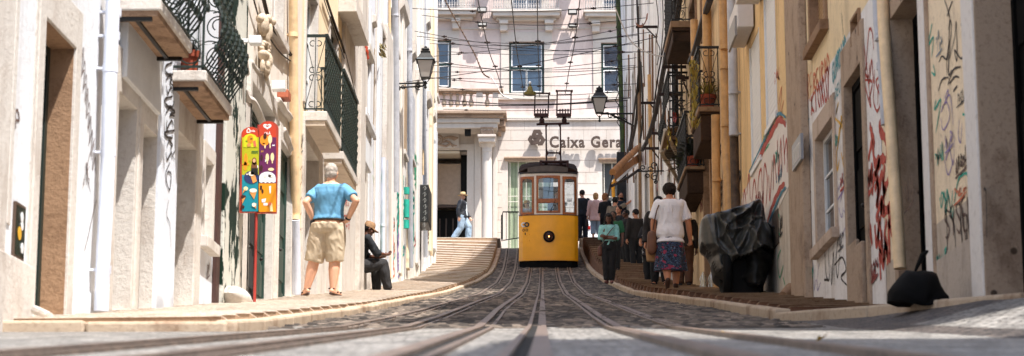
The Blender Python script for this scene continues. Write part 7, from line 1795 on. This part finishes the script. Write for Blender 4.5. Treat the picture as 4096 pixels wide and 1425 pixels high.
    def bag(s,label,strap,c,size,mat,smat=None,cat='bag',name='shoulder_bag',tilt=0):
        """top-level bag: coordinates in the person's local frame"""
        H=s.H; R=Matrix.Rotation(s.t.rotation_euler[2],3,'Z'); o3=Vector(s.t.location)
        W=lambda p:o3+R@(Vector(p)*H)
        cc=W(c); t=thing(name,label,cat,cc)
        mb=MB(); cap(mb,(0,0,size[2]*.35*H),size[0]*.55*H,(0,0,-size[2]*.35*H),size[0]*.62*H,14)
        m2=MB(); m2.v=[(cc.x+p[0],cc.y+p[1]*size[1]/size[0],cc.z+p[2]) for p in mb.v]; m2.f=mb.f; m2.m=mb.m; m2.build('bag_body',mat,t,smooth=True)
        if strap:
            m3=MB(); m3.tube(spline([W(p) for p in strap],4),.006*H,6); m3.build('strap',smat or mat,t,smooth=True)
        return t
PI=math.pi
# 1 --- man in blue polo, hands on hips, back to the camera
C_BLUE=plain('blue polo fabric','#5990b2',.75,var=.12,vscale=5,bump=.25,bscale=9); C_KHAKI=plain('khaki cotton','#b5a48b',.85,var=.08,vscale=5,bump=.3,bscale=9); C_BLK=plain('black cloth','#0d0c0e',.85,var=.3,bump=.2,bscale=9)
p=Person('grey haired man in blue polo and khaki shorts standing with hands on hips, back turned',1282,1198,668,-.12,LT,Y=26.3,build=1.16,skin=SKINF,voxel=.009,belly=.03,
  J=dict(pel=(.045,0,.52),neck=(.07,-.01,.845),ls=(-.030,0,.812),rs=(.170,0,.812),le=(-.105,-.10,.695),re=(.285,-.09,.70),lw=(-.055,.0,.555),rw=(.195,-.0,.565),lh=(-.005,0,.50),rh=(.10,0,.50),lk=(-.055,.01,.27),rk=(.10,.02,.27),la=(-.105,-.01,.045),ra=(.095,.0,.045),head=(.068,.0,.935),lf=(-.55,.8,0),rf=(.35,.9,0)))
p.body(lh=dict(d=(.75,.3,-.55),n=(0,0,-1),c=.6,s=1),rh=dict(d=(-.8,.35,-.35),n=(0,0,-1),c=.7,s=1),leg=(.054,.037,.021))
p.shirt(C_BLUE,zlo=.60,extra=[(.572,.095,.075)],sleeve=.66,off=.010,flare=.006,disp=.005,name='polo_shirt',dsc=8,arm=(.029,.027,.022))
sh=p.trousers(C_KHAKI,t1=1.0,off=.014,flare=.007,name='shorts',disp=.008,top=.57,wf=1.03)
mb=MB(); mb.lathe((.050*p.H,0,.568*p.H),[(.093*1.16*p.H+.025,-.012),(.093*1.16*p.H+.040,0),(.093*1.16*p.H+.025,.014)],24)
m2=MB(); m2.v=[(v[0],v[1]*.80+.01,v[2]) for v in mb.v]; m2.f=mb.f;m2.m=mb.m; m2.build('belt',plain('dark brown leather','#1e120c',.5),sh,smooth=True,local=True)
p.hair(plain('short grey hair','#a39a90',.9,var=.3,vscale=30),[((0,-.012,.02),(.050,.055,.056)),((0,-.02,-.01),(.047,.046,.04))],disp=.003)
for q_ in ('l','r'):
    a=Vector(p.J[q_+'a']); fd=Vector(p.J[q_+'f']).normalized(); mb=MB(); H=p.H
    cap(mb,(a+Vector((0,0,-.037))-fd*.03)*H,.013*H,(a+fd*.10+Vector((0,0,-.037)))*H,.012*H,10,flat=1); cap(mb,(a+Vector((-.024,0,-.022))+fd*.03)*H,.007*H,(a+Vector((.024,0,-.022))+fd*.03)*H,.007*H,8); cap(mb,(a+Vector((-.02,0,.0))-fd*.02)*H,.007*H,(a+Vector((.02,0,.0))-fd*.02)*H,.007*H,8); cap(mb,(a+Vector((-.024,0,-.022))+fd*.07)*H,.007*H,(a+Vector((.024,0,-.022))+fd*.07)*H,.007*H,8)
    remesh(mb,'sandal',plain('brown sandal leather','#3a2117',.6),p.t,.008,smooth=1)
mb=MB(); H=p.H; cc=Vector((-.062,-.03,.54))*H; mb.box(cc.x-.03,cc.x+.03,cc.y-.04,cc.y+.05,cc.z-.06,cc.z+.05); mb.build('belt_pouch',C_BLK,p.t,local=True,bevel=.012)
mb=MB(); w0=Vector(p.J['rw'])*H; e0=Vector(p.J['re'])*H; c0_=w0.lerp(e0,.12); dv=(e0-w0).normalized(); mb.tube([c0_-dv*.012,c0_+dv*.012],.0225*H,12); mb.build('wristwatch',IRON,p.t,local=True)
mb=MB(); Hh=p.H
# 2 --- seated man with cap and phone
p=Person('man in tan cap and dark shirt sitting on a left doorstep looking at his phone',1482,1146,915,-1.18,LT,Y=35.6,H=1.72,X=-3.30,build=1.0,skin=SKIND,voxel=.009,
  J=dict(pel=(0,-.05,.30),neck=(0,.06,.60),head=(0,.10,.69),ls=(-.118,.055,.575),rs=(.118,.055,.575),le=(-.15,.12,.42),re=(.15,.14,.42),lw=(-.05,.25,.405),rw=(.055,.27,.42),lh=(-.06,-.02,.285),rh=(.06,-.02,.285),lk=(-.075,.215,.315),rk=(.085,.235,.315),la=(-.09,.225,.05),ra=(.10,.29,.05),lf=(-.2,1,0),rf=(.2,1,0)),face=True,tilt=-.35)
for k_ in (): pass
p.body(lh=dict(d=(.5,.7,.2),n=(0,0,1),c=.7),rh=dict(d=(-.4,.8,.2),n=(0,0,1),c=.6))
p.shirt(plain('dark navy shirt','#10151d',.85,var=.3,bump=.2,bscale=9),zlo=.47,sleeve=1.2,off=.016,disp=.006); p.trousers(plain('charcoal jeans','#1d1b1c',.85,var=.3,bump=.2,bscale=9),top=.60,off=.010,leg=(.06,.044,.03)); p.shoes(C_BLK)
p.hair(plain('black hair','#0c0806',.9),[((0,-.01,.012),(.049,.056,.05))],disp=.002); p.hat(plain('tan cap cloth','#8f6d4c',.8,var=.3,vscale=20),r=.054,h=.058,cap_=True,zoff=.022,name='cap')
Hh=p.H; R_=Matrix.Rotation(p.t.rotation_euler[2],3,'Z'); c=Vector(p.t.location)+R_@(Vector((.005,.325,.435))*Hh); mb=MB(); mb.box(c.x-.035,c.x+.035,c.y-.06,c.y+.06,c.z-.005,c.z+.005); tag(mb.build('mobile_phone',plain('black phone','#0b0b0d',.2),None,bevel=.003),'black mobile phone in the hands of the seated man','phone')
# 3 --- hat man walking
C_NAVY=plain('navy quilted jacket','#12151d',.6,var=.3,bump=.5,bscale=30); C_JEAN=plain('light blue jeans','#8fa3b5',.8,var=.2,vscale=7,bump=.2,bscale=9)
p=Person('man in straw hat, dark quilted jacket and pale jeans walking past the bank portal',1848,955,757,-2.75+1.1,LT,Y=72.8,skin=SKINF,face=True,turn=-1.0,
  J=dict(le=(-.165,.05,.64),re=(.16,-.06,.63),lw=(-.14,.14,.51),rw=(.15,-.05,.48),lk=(-.05,.13,.30),rk=(.055,-.02,.28),la=(-.05,.12,.05),ra=(.06,-.17,.06)))
p.body(); p.shirt(plain('white shirt','#cdd6d8',.8),zlo=.5,sleeve=0,off=.012,disp=.002,name='shirt'); 
p.shirt(C_NAVY,zlo=.47,sleeve=1.9,off=.024,flare=.004,name='jacket',disp=.006); p.trousers(C_JEAN,off=.018,flare=.012); p.shoes(plain('brown shoe','#5a4331',.6))
m2=MB(); H=p.H; fx=Matrix.Rotation(-.15,3,'Z'); 
m2.hexa([Vector(q)*H for q in ((-.03,.07,.52),(.035,.07,.52),(.035,.112,.52),(-.03,.112,.52),(-.025,.05,.81),(.03,.05,.81),(.03,.09,.81),(-.025,.09,.81))]); m2.build('shirt_front',plain('white shirt','#cdd6d8',.8),p.t,local=True,bevel=.02)
p.hat(plain('straw','#c4a878',.8,var=.2,vscale=30),brim=.098,r=.056,h=.062,zoff=.03,band=plain('dark hat band','#4a3524',.8)); p.glasses()
# 4 --- man right of tram
p=Person('man in dark t-shirt and jeans standing right behind the tram, back turned',2330,944,739,.25,RT,Y=72.6,skin=SKIN)
p.body(); p.shirt(plain('black and grey tee','#1a1c22',.85,var=.4,vscale=3),zlo=.49,sleeve=.62,off=.014,flare=.01,name='t_shirt'); p.trousers(plain('dark blue jeans','#141c2a',.85,var=.2)); p.shoes(C_BLK); p.hair(plain('dark hair','#1b110c',.9,var=.3),[((0,-.008,.02),(.052,.06,.055))])
# 5 --- pink raincoat woman
p=Person('blonde woman in a pale pink hooded raincoat and cropped jeans, back turned',2384,946,757,.1,RT,Y=72.4,skin=SKINF,J=dict(le=(-.15,.0,.63),lw=(-.17,.03,.50),re=(.145,0,.63),rw=(.15,.04,.49)))
p.body(); C_PINK=plain('pale pink raincoat','#cfa59a',.6,var=.1,bump=.3,bscale=8)
p.shirt(C_PINK,zlo=.5,sleeve=1.85,off=.022,flare=.006,name='raincoat',extra=[(.40,.118,.10),(.45,.112,.095)],disp=.006); p.trousers(C_JEAN,t1=1.62,off=.012,flare=.006); p.shoes(plain('brown sandal leather','#3a2117',.6))
p.hair(plain('blonde hair','#b08450',.85,var=.3,vscale=40),[((0,-.008,.02),(.056,.062,.06)),((0,-.02,-.025),(.055,.05,.045))]); mb=MB(); cap(mb,(-.05*p.H,-.05*p.H,.81*p.H),.035*p.H,(.05*p.H,-.05*p.H,.81*p.H),.035*p.H); cap(mb,(0,-.06*p.H,.80*p.H),.04*p.H,(0,-.075*p.H,.75*p.H),.02*p.H); remesh(mb,'hood',C_PINK,p.t,.012,.004)
p.bag('dark handbag hanging from the left hand of the woman in the pink raincoat',[(-.175,.03,.47),(-.18,.03,.40)],(-.185,.02,.36),(.06,.035,.13),plain('dark brown leather','#1e120c',.5),name='handbag')
# 6 --- arms crossed girl
C_TEAL=plain('turquoise printed cardigan','#86bdb8',.8,var=.25,vscale=14,bump=.2,bscale=9)
p=Person('dark haired young woman with crossed arms in a turquoise top and black trousers',2437,1108,824,PI-.1,RT,Y=45.6,skin=SKIND,face=True,tilt=-.3,voxel=.010,
  J=dict(ls=(-.105,0,.808),rs=(.105,0,.808),le=(-.125,.03,.645),re=(.125,.03,.645),lw=(.035,.115,.655),rw=(-.04,.125,.63),lk=(-.04,.01,.285),rk=(.04,.01,.285),la=(-.035,-.01,.045),ra=(.035,-.01,.045),head=(0,.02,.925)))
p.body(lh=dict(d=(1,0.1,.15),n=(0,-1,0),c=.5),rh=dict(d=(-1,.1,-.1),n=(0,-1,0),c=.5)); p.shirt(C_TEAL,zlo=.5,sleeve=1.35,off=.008,flare=.002,name='cardigan',arm=(.029,.024,.02),wf=.92); p.trousers(C_BLK,off=.008)
p.shoes(plain('floral flat shoe','#8a5a55',.7,var=.5,vscale=30)); p.hair(plain('black hair','#0c0806',.9),[((0,-.012,.018),(.055,.06,.06)),((-.045,.0,-.05),(.024,.035,.085)),((.045,.0,-.05),(.024,.035,.085)),((0,-.035,-.06),(.055,.03,.09)),((-.05,.02,-.12),(.026,.03,.06)),((.05,.02,-.12),(.026,.03,.06)),((0,.045,.045),(.03,.018,.016))],disp=.003)
p.bag('brown crossbody bag worn by the young woman with crossed arms',[(-.09,.03,.82),(.0,.10,.70),(.10,.07,.55)],(.125,.04,.46),(.06,.03,.12),plain('brown leather','#5a2c1a',.5,var=.2))
# 7 --- man in black coat
p=Person('man in black coat and sunglasses facing left on the shaded steps',2508,1042,816,PI*.62,RT,Y=58.0,skin=SKIND,J=dict(le=(-.15,.04,.63),lw=(-.13,.14,.60),re=(.15,.02,.63),rw=(.14,.1,.55)),face=True)
p.body(); p.shirt(C_BLK,zlo=.47,sleeve=1.9,off=.02,flare=.004,name='coat',extra=[(.40,.112,.09)]); p.trousers(C_BLK,off=.012); p.shoes(C_BLK); p.hair(plain('black hair','#0c0806',.9),[((0,-.01,.022),(.051,.058,.052))]); p.glasses()
# 8 --- blond woman partial
p=Person('fair haired woman in black top behind the young woman with crossed arms',2422,985,778,-.9,RT,skin=SKINF,face=True,turn=-.3); p.body(); p.shirt(C_BLK,sleeve=1.0); p.trousers(C_BLK); p.shoes(C_BLK)
p.hair(plain('light brown hair','#9a6238',.85,var=.3,vscale=40),[((0,-.008,.02),(.055,.062,.058)),((0,-.03,-.02),(.052,.04,.05))])
# 9 --- raised arm person
p=Person('person in a grey tee leaning one raised arm on the wall above the crowd',2462,1010,795,-.5,RT,skin=SKIN,J=dict(re=(.235,.02,.86),rw=(.335,.05,.93),ls=(-.118,0,.808))); p.body(rh=dict(d=(1,.2,.5),n=(0,0,-1),c=1.2)); p.shirt(plain('grey tee','#6f6355',.85,var=.2),sleeve=.8,flare=.008); p.trousers(C_BLK); p.shoes(C_BLK)
p.hair(plain('black hair','#0c0806',.9),[((0,-.008,.02),(.055,.062,.06))])
# 10 --- bearded man behind
p=Person('bearded man facing the camera at the back of the crowd',2484,985,775,PI+.3,RT,skin=SKIN,face=True); p.body(); p.shirt(plain('dark blue shirt','#1b2533',.85),sleeve=1.8); p.trousers(C_BLK); p.shoes(C_BLK)
p.hair(plain('black hair','#0c0806',.9),[((0,-.012,.03),(.051,.056,.048)),((0,.03,-.045),(.035,.03,.026))],disp=.002)
# 11 --- girl in green
p=Person('woman in a green top half hidden behind the young woman with crossed arms',2455,1060,815,PI-.2,RT,Y=52.0,skin=SKIND,face=True); p.body(); p.shirt(plain('green top','#1e5a38',.85,var=.2),sleeve=.9); p.trousers(C_BLK); p.shoes(C_BLK)
p.hair(plain('dark hair','#1b110c',.9,var=.3),[((0,-.012,.022),(.051,.058,.052)),((0,-.04,-.01),(.045,.03,.05))])
# 12 --- coral bucket hat
C_DOT=plain('black dotted blouse','#121016',.85)
p=Person('woman in a coral bucket hat and black spotted blouse standing against the wall',2604,1112,826,PI*.8,RT,Y=46.0,skin=SKIN,J=dict(le=(-.15,.05,.63),lw=(-.08,.14,.60),re=(.15,.03,.63),rw=(.08,.14,.58)),tilt=-.2,face=True)
p.body(); p.shirt(C_DOT,zlo=.47,sleeve=.7,off=.016,flare=.012,name='blouse',extra=[(.42,.125,.10)]); p.trousers(C_BLK); p.shoes(C_BLK); p.hair(plain('dark hair','#1b110c',.9,var=.3),[((0,-.01,.0),(.055,.055,.06))])
p.hat(plain('coral hat cloth','#b0523f',.8,var=.15),brim=.08,r=.06,h=.058,zoff=.02)
mb=MB(); rnd=random.Random(5); H=p.H
for k in range(60):
    a=rnd.uniform(0,2*PI); z=rnd.uniform(.45,.8); w_=(.112+.012)*H if z<.78 else .1*H; mb.ball((w_*math.cos(a)*1.03,.092*H*math.sin(a)*1.0,z*H),.009*H,6,4)
mb.build('blouse_spot',plain('pale spot','#8f8d92',.8),p.t,local=True)
# 13 --- man behind woman in white
p=Person('dark haired man in a brown jacket looking down beside the woman in white',2640,1125,765,PI*.9,RT,Y=38.0,skin=SKIN,tilt=-.45,face=True,turn=-.2); p.body(); p.shirt(plain('dark brown jacket','#1c1410',.8,var=.3),zlo=.47,sleeve=1.9,off=.02,name='jacket'); p.trousers(C_BLK); p.shoes(C_BLK)
p.hair(plain('black hair','#0c0806',.9),[((0,-.008,.028),(.052,.06,.052))])
# 14 --- woman in white blouse, floral skirt
C_WB=plain('white seersucker blouse','#e6e6ec',.8,var=.06,vscale=6,bump=.5,bscale=45)
p=Person('woman in white blouse and dark floral skirt climbing the right steps, back turned',2684,1152,722,.02,RT,Y=31.0,build=1.24,skin=SKIN,voxel=.009,
  J=dict(ls=(-.110,0,.800),rs=(.110,0,.800),le=(-.155,.02,.63),re=(.170,.0,.62),lw=(-.150,.07,.49),rw=(.190,.05,.475),lk=(-.045,-.0,.285),rk=(.06,.09,.33),la=(-.035,-.075,.075),ra=(.05,.05,.05),head=(.0,.03,.925),lf=(0,.75,-.66)))
p.body(rh=dict(d=(.1,.2,-1),n=(-1,0,0),c=1.1)); p.shirt(C_WB,zlo=.47,sleeve=.80,off=.012,flare=.010,name='blouse',extra=[(.43,.102,.084)],disp=.005,arm=(.029,.027,.023),wf=.95)
m,nt,b=nmat('floral cloth'); tc=nt.nodes.new('ShaderNodeTexCoord'); v=nt.nodes.new('ShaderNodeTexVoronoi'); v.inputs['Scale'].default_value=12; nt.links.new(tc.outputs['Object'],v.inputs['Vector'])
n_=nt.nodes.new('ShaderNodeTexNoise'); n_.inputs['Scale'].default_value=22; nt.links.new(tc.outputs['Object'],n_.inputs['Vector'])
cr_=nt.nodes.new('ShaderNodeValToRGB'); e=cr_.color_ramp.elements; cr_.color_ramp.interpolation='CONSTANT'; e[0].position=0; e[0].color=hexc('#0d1224'); e[1].position=.42; e[1].color=hexc('#2c4566'); 
for pos,c_ in ((.50,'#0e1120'),(.60,'#56708f'),(.66,'#10131f')): x_=e.new(pos); x_.color=hexc(c_)
nt.links.new(n_.outputs['Fac'],cr_.inputs[0])
sp_=nt.nodes.new('ShaderNodeSeparateColor'); nt.links.new(v.outputs['Color'],sp_.inputs[0]); mr=nt.nodes.new('ShaderNodeMath'); mr.operation='GREATER_THAN'; mr.inputs[1].default_value=.62; nt.links.new(sp_.outputs[0],mr.inputs[0])
m1=nt.nodes.new('ShaderNodeMath'); m1.operation='LESS_THAN'; m1.inputs[1].default_value=.36; nt.links.new(v.outputs['Distance'],m1.inputs[0]); m2_=nt.nodes.new('ShaderNodeMath'); m2_.operation='MULTIPLY'; nt.links.new(mr.outputs[0],m2_.inputs[0]); nt.links.new(m1.outputs[0],m2_.inputs[1])
n3_=nt.nodes.new('ShaderNodeTexNoise'); n3_.inputs['Scale'].default_value=13; n3_.inputs['Detail'].default_value=3; nt.links.new(tc.outputs['Object'],n3_.inputs['Vector']); m3_=nt.nodes.new('ShaderNodeMath'); m3_.operation='GREATER_THAN'; m3_.inputs[1].default_value=.585; nt.links.new(n3_.outputs['Fac'],m3_.inputs[0]); m2_=m3_
mx=nt.nodes.new('ShaderNodeMix'); mx.data_type='RGBA'; nt.links.new(m2_.outputs[0],mx.inputs[0]); nt.links.new(cr_.outputs[0],mx.inputs[6]); mx.inputs[7].default_value=hexc('#8c2c48'); nt.links.new(mx.outputs[2],b.inputs['Base Color']); b.inputs['Roughness'].default_value=.8
p.skirt(m,.54,.165,.112,.150,folds=6,amp=.07); p.hair(plain('dark brown curly hair','#1c110b',.9,var=.4,vscale=30,bump=.6,bscale=40),[((0,-.01,.015),(.062,.066,.062))],disp=.007,dsc=26)
p.shoes(plain('brown sandal leather','#3a2117',.6))
p.bag('brown leather shoulder bag against the side of the woman in white',[(-.07,-.01,.845),(-.13,-.085,.72),(-.165,-.06,.54)],(-.175,-.02,.43),(.075,.045,.20),plain('tan brown leather','#6b4530',.55,var=.25),plain('strap leather','#4a2a1c',.5))
H=p.H; c=Vector(p.t.location)+Vector((-.17*H,.06*H,.36*H)); mb=MB(); 
mb.loft([[(c.x+.06*H*sx*(1-.1*i),c.y+.03*H*sy,c.z-.06*H*i+.02*H) for sx,sy in ((-1,-1),(1,-1),(1,1),(-1,1))] for i in range(3)]); tag(mb.build('folded_shawl',plain('straw coloured shawl','#a5805a',.9,var=.2,bump=.4),None,bevel=.02),'straw coloured shawl hanging under the brown leather bag','shawl')
# 15 --- person with brown trousers behind her
p=Person('person in brown trousers walking just ahead of the woman in white, mostly hidden',2738,1118,790,.0,RT,Y=37.0,skin=SKIND,J=dict(lk=(-.05,.06,.30),la=(-.05,.0,.05),ra=(.05,-.06,.05))); p.body(); p.shirt(plain('dark brown jacket','#1c1410',.8,var=.3),sleeve=1.9); p.trousers(plain('brown trousers','#4a2d1c',.85,var=.3)); p.shoes(C_BLK); p.hair(plain('dark hair','#1b110c',.9,var=.3),[((0,-.008,.02),(.052,.06,.055))])
# 16,17 --- two behind the tram, seen through its left window; 18 black clad by barrier; 19 driver
p=Person('woman in a tan beret, sunglasses and white tee seen through the left tram window',2108,948,788,PI-.15,LT,Y=70.4,H=1.72,z=10.12,skin=SKINF,face=True,J=dict(le=(-.15,.05,.64),lw=(-.08,.13,.72))); p.body(); p.shirt(plain('white tee','#d9dadb',.8),sleeve=.7); p.trousers(C_JEAN); p.shoes(C_BLK)
p.hair(plain('light brown hair','#9a6238',.85,var=.3,vscale=40),[((0,-.012,.01),(.056,.055,.06))]); p.hat(plain('tan beret','#b88a45',.8),brim=.06,r=.062,h=.045,zoff=.03,name='beret'); p.glasses()
p=Person('person with brown hair and black coat beside the woman in the beret',2088,948,780,-1.3,LT,Y=71.0,H=1.74,z=10.12,skin=SKIN,face=True,X=-.60); p.body(); p.shirt(C_BLK,sleeve=1.9,off=.02,name='coat',zlo=.47); p.trousers(C_BLK); p.shoes(C_BLK); p.hair(plain('brown hair','#3d281b',.9,var=.3),[((0,-.01,.018),(.055,.06,.056))])
p=Person('driver in dark jacket standing inside the tram behind the middle window',2228,1036,772,PI+.25,LT,Y=67.6,z=zb+.9,H=1.70,skin=SKIN,face=True); p.body(); p.shirt(plain('dark blue jacket','#152033',.8),sleeve=1.9,off=.018,name='jacket',zlo=.47); p.trousers(C_BLK); p.shoes(C_BLK); p.hair(plain('brown hair','#3d281b',.9,var=.3),[((0,-.01,.022),(.053,.058,.052))])

for (px,py,yt,rz_,lab,c_,Yy) in ((2478,1035,800,2.6,'dark clothed person between the green top woman and the man in sunglasses','#14161c',60.5),(2545,1050,812,.4,'person in a dark brown coat standing behind the man in sunglasses','#1d1612',57.0)):
    p=Person(lab,px,py,yt,rz_,RT,Y=Yy,skin=SKIN,voxel=.014,face=True); p.body(); p.shirt(plain('cloth '+c_,c_,.85,var=.3),sleeve=1.9,zlo=.47,off=.018,name='jacket'); p.trousers(C_BLK); p.shoes(C_BLK); p.hair(plain('dark hair','#1b110c',.9,var=.3),[((0,-.01,.022),(.053,.058,.054))])
bpy.data.scenes.remove(TMP)
